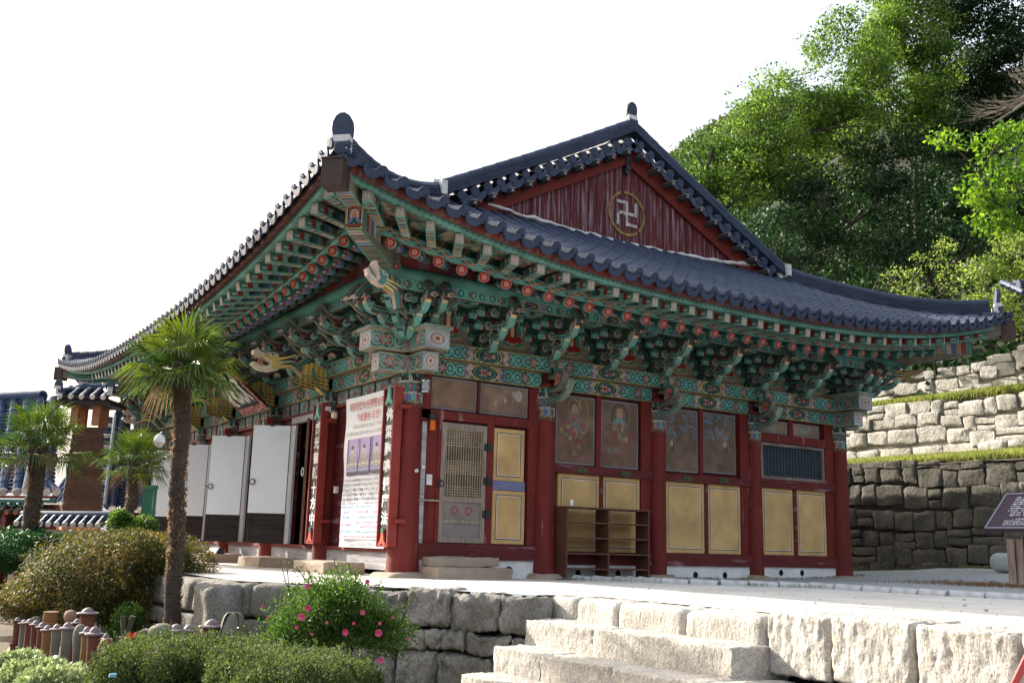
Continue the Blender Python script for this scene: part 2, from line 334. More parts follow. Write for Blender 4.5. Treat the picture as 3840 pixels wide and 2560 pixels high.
def quads(name, P, D, S, mat, parent=None, asp=.5, curl=0.25, N0=None, nj=.55):
    """many small leaf faces: P centres, D lengthwise directions, S sizes"""
    n = len(P); r = rng; P = np.asarray(P, float); D = np.asarray(D, float); S = np.asarray(S, float).reshape(-1, 1)
    D /= np.linalg.norm(D, axis=1, keepdims=True)+1e-9; q = r.normal(size=(n, 3))
    if N0 is not None: q = np.asarray(N0)+q*nj
    q = np.cross(D, q); q /= np.linalg.norm(q, axis=1, keepdims=True)+1e-9
    nn = np.cross(D, q); off = np.array(wloc(parent)) if parent else np.zeros(3)
    a = P-D*S*.5; b = P+q*S*asp*.5+nn*S*curl*.2; c = P+D*S*.5-nn*S*curl*.3; d = P-q*S*asp*.5+nn*S*curl*.2
    v = np.stack([a, b, c, d], 1).reshape(-1, 3)-off
    me = bpy.data.meshes.new(name); me.vertices.add(4*n); me.vertices.foreach_set('co', v.ravel())
    me.loops.add(4*n); me.loops.foreach_set('vertex_index', np.arange(4*n)); me.polygons.add(n); me.polygons.foreach_set('loop_start', np.arange(n)*4)
    at_ = me.attributes.new('rnd', 'FLOAT', 'POINT'); at_.data.foreach_set('value', np.repeat(r.random(n), 4))
    me.materials.append(mat); me.update(calc_edges=True); me.validate()
    o = bpy.data.objects.new(name, me); link(o, parent); return o
def rdir(n, r=rng):
    d = r.normal(size=(n, 3)); return d/np.linalg.norm(d, axis=1, keepdims=True)
def clump_leaves(cs, rad, per, size, flat=.55, droop=.2):
    """leaves spread in and on ellipsoidal clumps at cs"""
    global LASTN
    P = []; D = []; S = []; NN = []
    for c, R in zip(cs, rad):
        n = max(3, int(per*(R**2))); d = rdir(n); rr = R*(.45+.6*rng.random((n, 1))**.6)
        p = d*rr; p[:, 2] *= flat; P.append(np.array(c)+p)
        D.append(rdir(n)+d*.6+np.array([0, 0, -droop])); NN.append(d*.8+np.array([0, 0, .55])); S.append(size*(.6+.8*rng.random(n)))
    LASTN = np.concatenate(NN); return np.concatenate(P), np.concatenate(D), np.concatenate(S)
# ================================================================ THE TEMPLE HALL
W, LH = 10.42, 16.31
GX = [0, 2.67, 5.24, 7.82, 10.42]; FY = [0, 3.19, 6.14, 9.04, 11.66, 13.9, 16.31]
hall = thing('temple_hall', 'large old hall with upturned blue-grey tile roof, painted eaves and red columns', 'temple hall', (5.2, 8, 0))
def rz(p, a): return p**2.6*a
def zE(side, s):                          # height of the tile line along each side
    if side in 'gk': return 4.70+.9*max(0, 1-min(s+2.63, W+2.63-s)/7.85)**2.6
    return 4.72+.95*max(0, 1-min(s+2.63, LH+2.63-s)/10.8)**2.6
def base(side): return 4.70 if side in 'gk' else 4.72
def zR(side, s, e):                       # roof surface height
    u = (2.63-e)/3.48
    if u <= 1: return base(side)+1.88*(.9*u+.1*u*u)+(zE(side, s)-base(side))*(1-max(0, u))**1.2
    return base(side)+1.88+(u-1)*3.48*.5+.02*(u-1)**2
def P3(side, s, e, z):
    if side == 'g': return V((s, -e, z))
    if side == 'f': return V((-e, s, z))
    if side == 'b': return V((W+e, s, z))
    return V((s, LH+e, z))                # k : far gable side
LEN = dict(g=W, f=LH, b=LH, k=W)
OUT = dict(g=V((0, -1, 0)), f=V((-1, 0, 0)), b=V((1, 0, 0)), k=V((0, 1, 0)))
# ---------------------------------------------------------------- roof skin and tile rows
def roof_side(side, rows=True):
    Ls = LEN[side]; sp = .325; n = round((Ls+5.2)/sp); mb = MB(); r = random.Random(3)
    inner = -.85 if side in 'gk' else -5.21
    def ein(s):
        d = min(s+2.63, Ls+2.63-s); h = 2.63-d
        if side in 'gk': return max(inner, h)
        return h if h > -.85 else inner
    for i in range(n+1):
        s = -2.6+(Ls+5.2)*i/n; e1 = ein(s)
        # pan tiles between this row and the next: overlapping courses
        if i < n:
            s2 = -2.6+(Ls+5.2)*(i+1)/n; m1 = max(ein(s), ein(s2)) if side in 'gk' else (ein(s)+ein(s2))/2
            e = 2.64; k = 0
            while e > m1+.02:
                q = max(m1, e-.15); A = []
                for ee, dz in ((e, .035), (q, .0)):
                    for a in (0, .5, 1): ss = s+(s2-s)*a; A.append(P3(side, ss, ee, zR(side, ss, ee)+dz-(.03 if a == .5 else 0)))
                B = [P3(side, s+(s2-s)*a, e, zR(side, s+(s2-s)*a, e)-(.03 if a == .5 else 0)-.02) for a in (0, .5, 1)]
                mb.add(A+B, [(0, 1, 4, 3), (1, 2, 5, 4), (6, 7, 1, 0), (7, 8, 2, 1)], 0); e = q; k += 1
        if not rows or 2.66-e1 < .1: continue
        e = 2.68; pts = []; rad = []
        step = .33 if side != 'b' else .6
        while e > e1+.01:
            q = max(e1, e-step); dz = r.uniform(-.004, .004)
            for ee, rr in ((e, .076), (q+.004, .066)): pts.append(P3(side, s, ee, zR(side, s, ee)+.03+dz)); rad.append(rr)
            e = q
        mb.tube(pts, rad, 6, 0, None, False, R_(-100), R_(100), (0, 0, 1))
    return build('roof_tiles', mb, TILE, hall)
o = autosmooth(roof_side('g'), 50); autosmooth(roof_side('f'), 50); roof_side('k'); roof_side('b', False)
def eave_ends(side):                       # round end caps and drip tiles
    Ls = LEN[side]; n = round((Ls+5.2)/.325); mb = MB(); o_ = OUT[side]
    for i in range(n+1):
        s = -2.6+(Ls+5.2)*i/n; z = zE(side, s); c = P3(side, s, 2.68, z+.03); d = (o_+V((0, 0, -.25))).normalized()
        X = d.cross(V((0, 0, 1))).normalized(); Y = X.cross(d)
        mb.tube([c, c+d*.035], [.083, .083], 14, 0)
        for rr in (.058, .026): mb.disc(c+d*(.037+.002*(rr < .05)), X, Y, rr, 10, 1 if rr > .05 else 0)
        if i < n:
            s2 = s+(Ls+5.2)/n/2; z2 = zE(side, s2); c2 = P3(side, s2, 2.70, z2-.01)
            w_ = .14; poly = [(-w_, .04), (-w_*.6, -.02), (0, -.04), (w_*.6, -.02), (w_, .04), (w_*.95, -.05), (w_*.6, -.115), (0, -.14), (-w_*.6, -.115), (-w_*.95, -.05)]
            mb.prism(poly, c2, X, Y, d*.028, 0)
    return autosmooth(build('eave_tile_ends', mb, [TILED, TILE], hall))
eave_ends('g'); eave_ends('f')
# ---------------------------------------------------------------- eave boards, soffits
def strip(side, e0, z0, e1, z1, cf, nm, n=None, mats=None, s0=-1.0, s1=None, cell=.05, nv=1):
    """band along the eave, z0,z1 functions of s ; runs hip to hip"""
    Ls = LEN[side]; mb = MB(); a = -max(e0, e1)+.0 if s0 is None else s0; b = Ls-a if s1 is None else s1
    nu = int((b-a)/cell); img = cf(b-a, nu) if callable(cf) else None
    nv = img.shape[0] if img is not None else nv
    def fn(u, v):
        s = a+(b-a)*u; e = e0+(e1-e0)*v
        return P3(side, s, e, z0(s)+(z1(s)-z0(s))*v)
    mb.grid(fn, nu, nv, 0, img)
    return build(nm, mb, mats or PAINT, hall)
DZR = dict(g=.40, f=.31)                   # round-rafter ends hang below the tile line
def zr(side, s): return (zE(side, s)*.85+base(side)*.15)-DZR[side]
for sd_ in 'gf':
    zt = lambda s, sd_=sd_: zE(sd_, s)
    Z = lambda d, sd_=sd_: (lambda s: zE(sd_, s)+d)
    ZR = lambda d, sd_=sd_: (lambda s: zr(sd_, s)+d)
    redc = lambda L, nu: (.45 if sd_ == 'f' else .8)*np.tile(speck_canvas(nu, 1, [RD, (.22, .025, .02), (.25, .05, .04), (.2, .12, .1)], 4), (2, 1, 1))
    strip(sd_, 2.58, Z(-.13), 2.58, Z(-.02), redc, 'tile_support_board', s0=-2.55)
    strip(sd_, 2.58, Z(-.13), 2.46, Z(-.13), redc, 'tile_support_board', s0=-2.55)
    def gb(L, nu):
        a = cv(nu, 3, G1); a[0] = G2; a[1, ::2] = (.2, .3, .2); return a
    strip(sd_, 2.5, Z(-.21), 2.5, Z(-.13), gb, 'eave_board', s0=-2.45)
    strip(sd_, 2.5, Z(-.21), 2.36, Z(-.21), gb, 'eave_board', s0=-2.45)
    def scr(L, nu):
        u, v = uvs(nu, 9, L, .13); return _scr(u, v, nu)
    def _scr(u, v, nu):
        a = cv(nu, v.shape[0], GM); h = .13
        a[np.abs(v-h/2-.28*h*np.sin(u*16)) < h*.17] = G2; a[np.abs(v-h/2-.3*h*np.sin(u*16+2.4)) < h*.1] = OR
        e = np.abs(v-h/2)/h; a[e > .36] = G2; a[e > .45] = (.3, .22, .06); return a
    strip(sd_, 1.78, ZR(.07), 1.78, ZR(.20), scr, 'rafter_end_board', s0=-1.7, cell=.02)
    strip(sd_, 1.78, ZR(.07), 1.62, ZR(.09), gb, 'rafter_end_board', s0=-1.7)
    # painted boards seen between the flying rafters and between the round rafters
    def arcs(L, nu):
        u, v = uvs(nu, 10, L, .2); q = ((u+.2) % .425)-.2125; r_ = np.hypot(q, v*1.05); a = cv(nu, 10, (.16, .12, .08)); a[r_ < .165] = YE; a[r_ < .15] = BK; a[r_ < .138] = G1; a[(r_ < .12) & (np.sin(u*70)*np.sin(v*70) > 0)] = GM; return a
    strip(sd_, 1.72, ZR(.2), 1.66, ZR(.4), arcs, 'arched_filler_board', s0=-1.6, cell=.02)
    def sof(L, nu):
        a = speck_canvas(nu, 10, [GM, G1, (.25, .2, .14), (.3, .1, .07), GD, (.32, .26, .19), (.16, .1, .06)], 5)
        return np.repeat(np.repeat(a[:, ::2], 2, 1), 1, 0)[:, :nu]
    strip(sd_, 1.5, ZR(.35), 2.46, Z(-.14), sof, 'soffit_boards', s0=-2.3, cell=.05)
    def red2(L, nu):
        a = cv(nu, 4, (.16, .02, .018)); a[3] = (.2, .03, .02); return a
    strip(sd_, -.5, lambda s, b=base(sd_): b+.62, 1.7, ZR(.1), red2, 'inner_soffit', s0=-1.5)
# ---------------------------------------------------------------- rafters (one mesh, copied)
def rafter_mesh():
    mb = MB(); L = 2.7; n = 14
    def fn(u, v):
        a = 2*math.pi*u; r = .086+.006*v; return V((math.cos(a)*r, v*L, math.sin(a)*r))
    nu, nv = n, 44; img = cv(nu, nv, (.12, .085, .055))
    for j in range(nv):
        y = j/nv*L
        if y < .06: c = G2
        elif y < .2: c = GM
        elif y < .24: c = YE
        elif y < .3: c = RD
        elif y < .36: c = PK
        elif y < .42: c = BL
        elif y < .48: c = G1
        elif y < .52: c = BK
        else: c = (.05, .1, .08) if (j//3) % 2 else (.09, .12, .1)
        img[j] = c
    img[3:6, ::4] = WH; img[4:7, 2::5] = BL; img[14:, ::3] = (.13, .09, .05)
    mb.grid(fn, nu, nv, 0, img)
    X = V((1, 0, 0)); Y = V((0, 0, 1)); O = V((0, 0, 0)); d = V((0, -.004, 0))
    mb.disc(O, X, Y, .086, 18, 0, WH); mb.disc(O+d, X, Y, .08, 18, 0, (.5, .0, .0)); 
    for k in range(6):
        a = k*math.pi/3; mb.disc(O+d*2+X*math.cos(a)*.026+Y*math.sin(a)*.026, X, Y, .0165, 8, 0, WH)
    mb.disc(O+d*2.2, X, Y, .026, 12, 0, (.5, .05, .03)); mb.disc(O+d*3, X, Y, .015, 8, 0, YE)
    return mb
def orient(o, p, d, up=(0, 0, 1)):       # local +Y -> d
    d = V(d).normalized(); x = d.cross(V(up)).normalized(); z = x.cross(d)
    m = Matrix((x, d, z)).transposed().to_4x4(); m.translation = V(p)-wloc(o.parent) if o.parent else V(p); o.matrix_basis = m
hall_off = wloc(hall)
raf0 = build('round_rafter', rafter_mesh(), PAINT); raf0.parent = hall; autosmooth(raf0, 60)
def fly_mesh():
    mb = MB(); L = 1.15; n = 23
    for sg in (-1, 1):
        img = cv(n, 5, (.2, .15, .09)); hw = .066
        for i in range(n):
            y = i/n*L
            c = G1 if y < .1 else WH if y < .15 else RD if y < .2 else G2 if y < .32 else PK if y < .37 else GM if y < .5 else BL if y < .56 else (.14, .12, .08)
            img[:, i] = c
        img[2, 1:3] = WH; img[1:4, 7:9] = GD; img[0] = G2
        mb.canvas((sg*hw, 0, -.085), (0, L, 0), (0, 0, .15), img)
    img = cv(9, n, (.2, .17, .12))
    for i in range(n): img[i] = [(.3, .24, .17), (.33, .27, .2), (.28, .2, .15), (.2, .3, .22), (.35, .3, .24)][i % 5] if i > 9 else [G2, G1, PK, GM, WH, G1, RD, G2, GM, OR][i % 10]
    img[:, 0] = G2; img[:, -1] = G2
    mb.canvas((-hw, 0, -.085), (2*hw, 0, 0), (0, L, 0), img); mb.add([(-hw, 0, .065), (hw, 0, .065), (hw, L, .065), (-hw, L, .065)], [(0, 1, 2, 3)], 0, GD)
    img = cv(7, 9, (.26, .3, .22)); img[1:-1, 1:-1] = (.45, .33, .25); img[3:6, 2:5] = WH; img[4, 3] = RD; img[2, 3] = BL; img[6, 3] = BL
    mb.canvas((-hw, 0, -.085), (2*hw, 0, 0), (0, 0, .15), img); return mb
fly0 = build('flying_rafter', fly_mesh(), PAINT); fly0.parent = hall
first = True
for sd_, inner0 in (('g', .4), ('f', .4)):
    Ls = LEN[sd_]; sp = .425; n = round((Ls+3.1)/sp); O_ = OUT[sd_]; T_ = V((1, 0, 0)) if sd_ == 'g' else V((0, 1, 0))
    for i in range(n+1):
        s = -1.32+(Ls+2.64)*i/n; z = zr(sd_, s)
        dc = min(s, Ls-s)+1.65; k = max(0, 1-dc/3.9); sg = 1 if s < Ls/2 else -1
        P = P3(sd_, s, 1.72, z); In = P3(sd_, s+sg*2.1*k, -.4, base(sd_)+.48)
        o = raf0 if first else link(raf0.copy(), hall); orient(o, P, In-P)
        dc = min(s, Ls-s)+2.1; k2 = max(0, 1-dc/4.3); s2 = s+(s-Ls/2)/(Ls/2)*.62*(k2 > 0)*k2**.5 if k2 > 0 else s
        P2 = P3(sd_, s2, 2.44, zE(sd_, s2)-.285); I2 = P3(sd_, s, 1.5, z+.25)
        o2 = fly0 if first else link(fly0.copy(), hall); orient(o2, P2, (I2-P2)); first = False
# extra rafters squeezed in beside the hips
for sd_ in 'gf':
    Ls = LEN[sd_]
    for sg, s0 in ((1, -2.05), (-1, Ls+2.05)):
        P2 = P3(sd_, s0, 2.44, zE(sd_, s0)-.285); I2 = P3(sd_, s0+sg*.45, 1.6, zr(sd_, s0+sg*.5)+.22); o2 = link(fly0.copy(), hall); orient(o2, P2, I2-P2)
# ---------------------------------------------------------------- corner (hip) beams
def hip_beam(cx, cy, dx, dy):
    d2 = V((dx, dy, 0)).normalized(); sd2 = V((-d2.y, d2.x, 0)); o = V((cx, cy, 0))
    mb = MB(); A = o+d2*.1+V((0, 0, 4.62)); B = o+d2*2.9+V((0, 0, 4.74)); 
    def sec(P, w_, h_): return [P-sd2*w_/2, P+sd2*w_/2, P+sd2*w_/2+V((0, 0, h_)), P-sd2*w_/2+V((0, 0, h_))]
    q = sec(A, .26, .3)+sec(o+d2*1.6+V((0, 0, 4.56)), .28, .32)+sec(B, .28, .36)
    for i in (0, 4): mb.add(q[i:i+8], [(0, 1, 5, 4), (1, 2, 6, 5), (2, 3, 7, 6), (3, 0, 4, 7)], 0, [BR, (.2, .17, .12), GM, (.2, .17, .12)])
    img = cv(15, 20, G1); img[1:-1, 1:-1] = YE; img[2:-2, 2:-2] = BK; img[3:-3, 3:-3] = WH; ell(img, .5, .6, .33, .36, RD); ell(img, .5, .62, .24, .26, WH); ell(img, .5, .62, .14, .17, OR); ell(img, .5, .34, .34, .2, BL); ell(img, .5, .3, .24, .16, G2); ell(img, .38, .3, .09, .07, GD); ell(img, .62, .3, .09, .07, GD); ell(img, .5, .38, .09, .07, GD); img[3:5] = RD
    mb.canvas(B-sd2*.14+d2*.004, sd2*.28, V((0, 0, .36)), img)
    Mid = o+d2*1.6+V((0, 0, 4.558)); B0 = B-V((0, 0, .003)); n = 26; im = cv(9, n, (.1, .08, .05))
    for j in range(n): im[j] = [(.13, .1, .07), (.16, .12, .09), GM, (.1, .08, .06)][j % 4] if j < 14 else [PK, WH, G1, RD, G2, BL, WH, OR, G1, PK, GM, WH][j % 12]
    im[:, 0] = G1; im[:, -1] = G1; mb.canvas(Mid-sd2*.14, sd2*.28, B0-Mid, im)
    # bolder bands on the flanks of the outer metre
    for k, c in enumerate([G1, RD, PK, BL, WH, G2, OR, GD]):
        for sg in (-1, 1):
            a = B-d2*(.1*k+.02)+sd2*sg*.1425; b = B-d2*(.1*k+.11)+sd2*sg*.1435
            mb.add([a+V((0, 0, .02)), a+V((0, 0, .3)), b+V((0, 0, .3)), b+V((0, 0, .02))], [(0, 1, 2, 3)], 0, c)
    lo = build('hip_beam', mb, PAINT, hall)
    mb = MB(); A = o+d2*2.2+V((0, 0, 5.04)); m_ = o+d2*3.0+V((0, 0, 5.08)); B = o+d2*3.52+V((0, 0, 5.16))
    q = sec(A, .25, .3)+sec(m_, .25, .28)+sec(B, .25, .25)
    for i in (0, 4): mb.add(q[i:i+8], [(1, 2, 6, 5), (2, 3, 7, 6), (3, 0, 4, 7)], 0, [(.2, .17, .12), GM, (.2, .17, .12)])
    for i, (P, Q, n) in enumerate(((q[0], q[4], 8), (q[4], q[8], 6))):
        img = cv(9, n*3, PK)
        for j in range(n*3): img[j] = [G1, GM, WH, RD, OR, G2, BL, PK, (.3, .25, .18)][(j+4*i) % 9]
        img[:, 0] = G2; img[:, -1] = G2
        a, b = (q[0], q[4]) if i == 0 else (q[4], q[8]); mb.canvas(a-V((0, 0, .002)), sd2*.25, b-a, img)
    up = build('upper_hip_beam', mb, PAINT, lo)
    mb = MB(); C0 = o+d2*3.66+V((0, 0, 5.27)); Rm = Matrix((sd2, d2, V((0, 0, 1)))).transposed()
    mb.box(C0, (.15, .14, .19), 0, None, Rm); mb.box(C0+V((0, 0, .2)), (.16, .15, .012), 0, None, Rm)
    build('beam_end_cap', mb, surf('dark_brown_iron_sheet', (.035, .022, .022), (.07, .04, .035), 6, .6), lo)
hip_beam(0, 0, -1, -1); hip_beam(W, 0, 1, -1); hip_beam(0, LH, -1, 1)
# ---------------------------------------------------------------- ridges
def stack(mb, pts, w_, h_, layers, seed=0, top=.085, side=None):
    """laminated tile ridge along pts: flat tiles in courses, capped by a row of round tiles"""
    pts = [V(p) for p in pts]; r = random.Random(seed)
    S = [0]
    for a, b in zip(pts, pts[1:]): S.append(S[-1]+(b-a).length)
    def P(t):
        for i in range(len(S)-1):
            if t <= S[i+1] or i == len(S)-2: return pts[i].lerp(pts[i+1], (t-S[i])/(S[i+1]-S[i]))
    hl = h_/layers
    for k in range(layers):
        t = r.uniform(-.3, 0); ww = w_*(1-.05*k)
        while t < S[-1]:
            a = max(0, t); b = min(S[-1], t+.36); t += .364
            if b-a < .02: continue
            A = P(a)+V((0, 0, hl*(k+.5))); B = P(b)+V((0, 0, hl*(k+.5)+r.uniform(-.004, .004)))
            mb.bar(A, B, ww+r.uniform(-.015, .015), hl*.62, 0)
    mb.tube([P(S[-1]*i/14)+V((0, 0, h_*.5)) for i in range(15)], [w_*.3]*15, 4, 0)
    t = 0; i = 0
    while t < S[-1]-.05:
        b = min(S[-1], t+.33); mb.tube([P(t)+V((0, 0, h_+.01)), P(b)+V((0, 0, h_+.01))], [top*1.06, top*.94], 10, 1); t = b; i += 1
def finial(mb, p, d, s=1.):                # white plaster collar, tiles, and the dark rounded shield tile above
    p = V(p); d = V(d); d.z = 0; d.normalize(); x = V((-d.y, d.x, 0)); R = Matrix((x, d, V((0, 0, 1)))).transposed()
    mb.box(p+V((0, 0, .06*s)), (.12*s, .1*s, .13*s), 2, None, R)
    for z in (.0, .13): mb.tube([p+V((0, 0, z*s))-x*.15*s+d*.06*s, p+V((0, 0, z*s))+x*.15*s+d*.06*s], [.065*s]*2, 10, 1)
    mb.box(p+V((0, 0, .24*s))+d*.02, (.145*s, .07*s, .05*s), 2, None, R)
    prof = [(-.16, 0), (.16, 0), (.175, .14), (.16, .25), (.11, .34), (.04, .385), (-.04, .385), (-.11, .34), (-.16, .25), (-.175, .14)]
    mb.prism([(a*s, b*s) for a, b in prof], p+V((0, 0, .28*s))+d*.03*s, x, V((0, 0, 1))+d*.12, -d*.075*s, 1)
def hip_ridge(cx, cy, dx, dy, nm):
    d2 = V((dx, dy, 0)); mb = MB(); pts = []
    for i in range(13):
        t = -.75+3.1*i/12                  # outward distance along both axes
        u = (2.63-t)/3.48; z = base('g')+1.88*(.9*u+.1*u*u)+.9*(max(0, 1-(2.63-t)/7.85)**2.6)*(max(0, 1-u))**1.2+.04+.02*max(0, (t-1.2)/1.3)**2
        pts.append(V((cx, cy, z))+d2*t)
    stack(mb, pts, .27, .26, 6, 5)
    e = pts[-1]; finial(mb, e+V((0, 0, .0))+d2*.12, d2, .88)
    s2 = V((-d2.y, d2.x, 0)).normalized(); dn = d2.normalized()
    for sg in (-1, 1):                     # paired corner end tiles under the finial
        c = e+dn*.12+s2*sg*.16-V((0, 0, .06)); mb.tube([c-dn*.3, c], [.09, .1], 12, 1)
        mb.prism([(-.16, .05), (0, -.02), (.16, .05), (.14, -.08), (0, -.15), (-.14, -.08)], e+dn*.2-V((0, 0, .1)), s2, V((0, 0, 1)), dn*.03, 1) if sg > 0 else None
    f = pts[0]; r = random.Random(4)
    for k in range(7): mb.box(f+V((r.uniform(-.05, .05), r.uniform(-.05, .05), .03+k*.05)), (.1, .09, .03), 2, None, Matrix.Rotation(k, 3, 'Z'))
    return autosmooth(build('hip_ridge', mb, [TILED, TILE, PLAS], hall), 35)
hip_ridge(0, 0, -1, -1, 0); hip_ridge(W, 0, 1, -1, 0); hip_ridge(0, LH, -1, 1, 0); hip_ridge(W, LH, 1, 1, 0)
XC = W/2
def verge_pts(y, n=12, sg=1, z0=6.62, x0=.75):
    out = []
    for i in range(n+1):
        t = i/n; x = x0+(XC-x0)*t; z = z0+(8.98-z0)*(t*.94+.06*t*t)
        out.append(V((x if sg > 0 else W-x, y, z)))
    return out
for yy, od in ((.74, -1), (LH-.74, 1)):
    mb = MB(); md = MB()
    for sg in (1, -1):
        vp = verge_pts(yy+.08*-od*-1, 12, sg); stack(mb, vp, .26, .22, 6, 9+sg)
        e = vp[0]; 
        mb.box(e+V((-.02*sg, od*.06, .12)), (.06, .13, .13), 2); mb.box(e+V((-.05*sg, od*.02, .02)), (.09, .1, .05), 2)
        nrow = 15
        for i in range(nrow):
            t = (i+.35)/nrow; x = 1.05+(XC-.0-1.05)*t; z = 6.66+(8.80-6.66)*t; x = x if sg > 0 else W-x
            c = V((x, yy+od*.14, z)); dd = V((0, od, -.12)).normalized()
            md.tube([c-dd*.5, c], [.078, .084], 12, 0); md.tube([c, c+dd*.03], [.092, .092], 14, 0); md.disc(c+dd*.032, (1, 0, 0), (0, .12*od, 1), .07, 12, 1)
            t2 = (i+.85)/nrow; x2 = 1.05+(XC-1.05)*t2; z2 = 6.66+(8.80-6.66)*t2-.075; x2 = x2 if sg > 0 else W-x2
            md.prism([(-.15, .08), (0, 0), (.15, .08), (.15, -.03), (.09, -.12), (0, -.155), (-.09, -.12), (-.15, -.03)], (x2, yy+od*.12, z2), (1, 0, .45*sg), (-.0, 0, 1), dd*.03, 0)
    finial(mb, (XC, yy+od*.06, 9.12), (0, od, 0), .8)
    autosmooth(build('verge_ridge', mb, [TILED, TILE, PLAS], hall), 35); autosmooth(build('verge_tile_ends', md, [TILED, TILE], hall), 40)
mb = MB(); stack(mb, [(XC, .8+(LH-1.6)*i/10, 8.82+.12*abs(i/5-1)**2) for i in range(11)], .3, .24, 6, 2); autosmooth(build('main_ridge', mb, [TILED, TILE], hall), 35)
# gable: boards, barge, small rafters, emblem, plaster line
mb = MB(); r = random.Random(2); x = .9
while x < W-.9:
    w_ = r.uniform(.19, .25); top = lambda q: 6.62+(8.95-6.62)*(1-abs(q-XC)/(XC-.8))
    a, b = x+.006, min(x+w_-.006, W-.9); ty = r.uniform(-.008, .008); zb = 6.35
    if b > a and top((a+b)/2) > zb+.12:
        mb.add([(a, .86+ty, zb), (b, .86+ty, zb), (b, .86+ty, top(b)), (a, .86+ty, top(a)), (a, .9, zb), (b, .9, zb), (b, .9, top(b)), (a, .9, top(a))],
               [(0, 1, 2, 3), (4, 7, 6, 5), (1, 5, 6, 2), (0, 3, 7, 4)], 0)
        if r.random() < .9: mb.box((b+.004, .853, (zb+top(b))/2), (.012, .006, (top(b)-zb)/2*.98), 1)
    x += w_
build('gable_boards', mb, [REDB, surf('dark_board_gap', (.03, .012, .014), (.1, .05, .06), 6)], hall)
mb = MB(); mb.add([(.9, LH-.86, 6.3), (W-.9, LH-.86, 6.3), (XC, LH-.86, 8.9)], [(0, 2, 1)], 0); mb.add([(.9, .92, 6.3), (W-.9, .92, 6.3), (XC, .92, 8.9)], [(0, 1, 2)], 0)
build('gable_backing', mb, DARK, hall)
for sg in (1, -1):
    mb = MB(); q = [(.95, 6.5), (XC+.005, 8.78), (XC+.005, 8.33), (1.75, 6.5)]
    q = [(x if sg > 0 else W-x, z) for x, z in q]; mb.prism(q if sg > 0 else q[::-1], (0, .78, 0), (1, 0, 0), (0, 0, 1), (0, .06, 0), 0); bo = build('bargeboard', mb, BARGE, hall)
    for i in range(10):
        t = (i+.1)/9.6; x = 1.35+(XC-1.35)*t; z = 6.68+(8.66-6.68)*t-.11; x = x if sg > 0 else W-x
        mb = MB(); mb.box((x, .64, z), (.05, .15, .045), 0, (.05, .05, .055)); mb.disc((x, .486, z), (1, 0, 0), (0, 0, 1), .022, 6, 0, (.4, .4, .42)); mb.box((x, .64, z+.05), (.055, .16, .008), 0, (.3, .29, .28))
        build('verge_rafter', mb, FLAT, bo)
mb = MB(); mb.box((XC, .77, 8.35), (.06, .02, .16), 0); mb.prism([(-.09, 0), (.09, 0), (.05, -.09), (0, -.13), (-.05, -.09)], (XC, .77, 8.2), (1, 0, 0), (0, 0, 1), (0, .03, 0), 0); build('apex_bracket', mb, METAL, hall)
em = MB(); cx, cz, yq = 5.24, 7.26, .84
n = 40
for k in range(n):
    a, b = 2*math.pi*k/n, 2*math.pi*(k+1)/n
    if mnoise.noise(V((k*.6, 1, 2))) > .42: continue
    em.add([(cx+math.cos(t)*q, yq, cz+math.sin(t)*q) for t, q in ((a, .43), (b, .43), (b, .485), (a, .485))], [(0, 1, 2, 3)], 0, (.3, .2, .05))
h = .27; t_ = .035
for x0, x1, z0, z1 in ((-t_, t_, -h, h), (-h, -t_, h-2*t_, h), (-h, -t_, -t_, t_), (t_, h, -t_, t_), (t_, h, -h, -h+2*t_), (h-2*t_, h, t_, h), (-h, -h+2*t_, -h, -t_)):
    em.add([(cx+x0, yq-.001, cz+z0), (cx+x1, yq-.001, cz+z0), (cx+x1, yq-.001, cz+z1), (cx+x0, yq-.001, cz+z1)], [(0, 1, 2, 3)], 0, (.5, .46, .46))
build('gable_emblem', em, paintmat('worn_emblem_paint', grime=1, gcol=(.17, .04, .04), gscale=16, wear=(.5, .62)), hall)
mb = MB(); r = random.Random(5); pts = [V((1.1+8.2*i/60, .80+r.uniform(-.03, .02), 6.60+.2*((1.1+8.2*i/60-5.2)/3.9)**2+r.uniform(-.015, .015))) for i in range(61)]
mb.tube(pts, [r.uniform(.015, .05) for _ in pts], 6, 0); build('plaster_seam', mb, PLAS, hall)
# ---------------------------------------------------------------- columns
def band_canvas(n, m):
    a = cv(n, m, G1); u, v = uvs(n, m, 1, 1)
    a[v > .84] = GD; a[(v > .84) & (np.sin(u*60) > .3)] = G2; a[(v > .72) & (v <= .84)] = BK; a[(v > .72) & (v <= .84) & (np.sin(u*40) > .75)] = WH
    a[(v > .68) & (v < .73)] = WH; z = (v > .36) & (v <= .68); a[z] = G1
    q = (u*10) % 1; a[z & (q > .55) & (v > .42)] = (.2, .02, .02); a[z & (q > .68) & (q < .8) & (v > .5) & (v < .62)] = WH; a[z & (q < .12)] = BL
    z = (v <= .4); q = (u*16) % 1; pal = [RD, PK, BL, G2, (.3, .05, .1), WH, G1, (.2, .12, .3)]
    for i, c in enumerate(pal): a[z & (((u*16).astype(int) % 8) == i)] = c
    a[(v > .36) & (v < .41)] = WH; edge = .07+.05*np.abs(np.sin(u*math.pi*8)); a[v < edge] = (.16, .02, .018)
    a[(v >= edge) & (v < edge+.05)] = (.3, .22, .08); q = np.random.default_rng(2).random(a.shape[:2]); a = a*.85; a[q < .16] = GM; a[q > .93] = (.2, .16, .13); return a
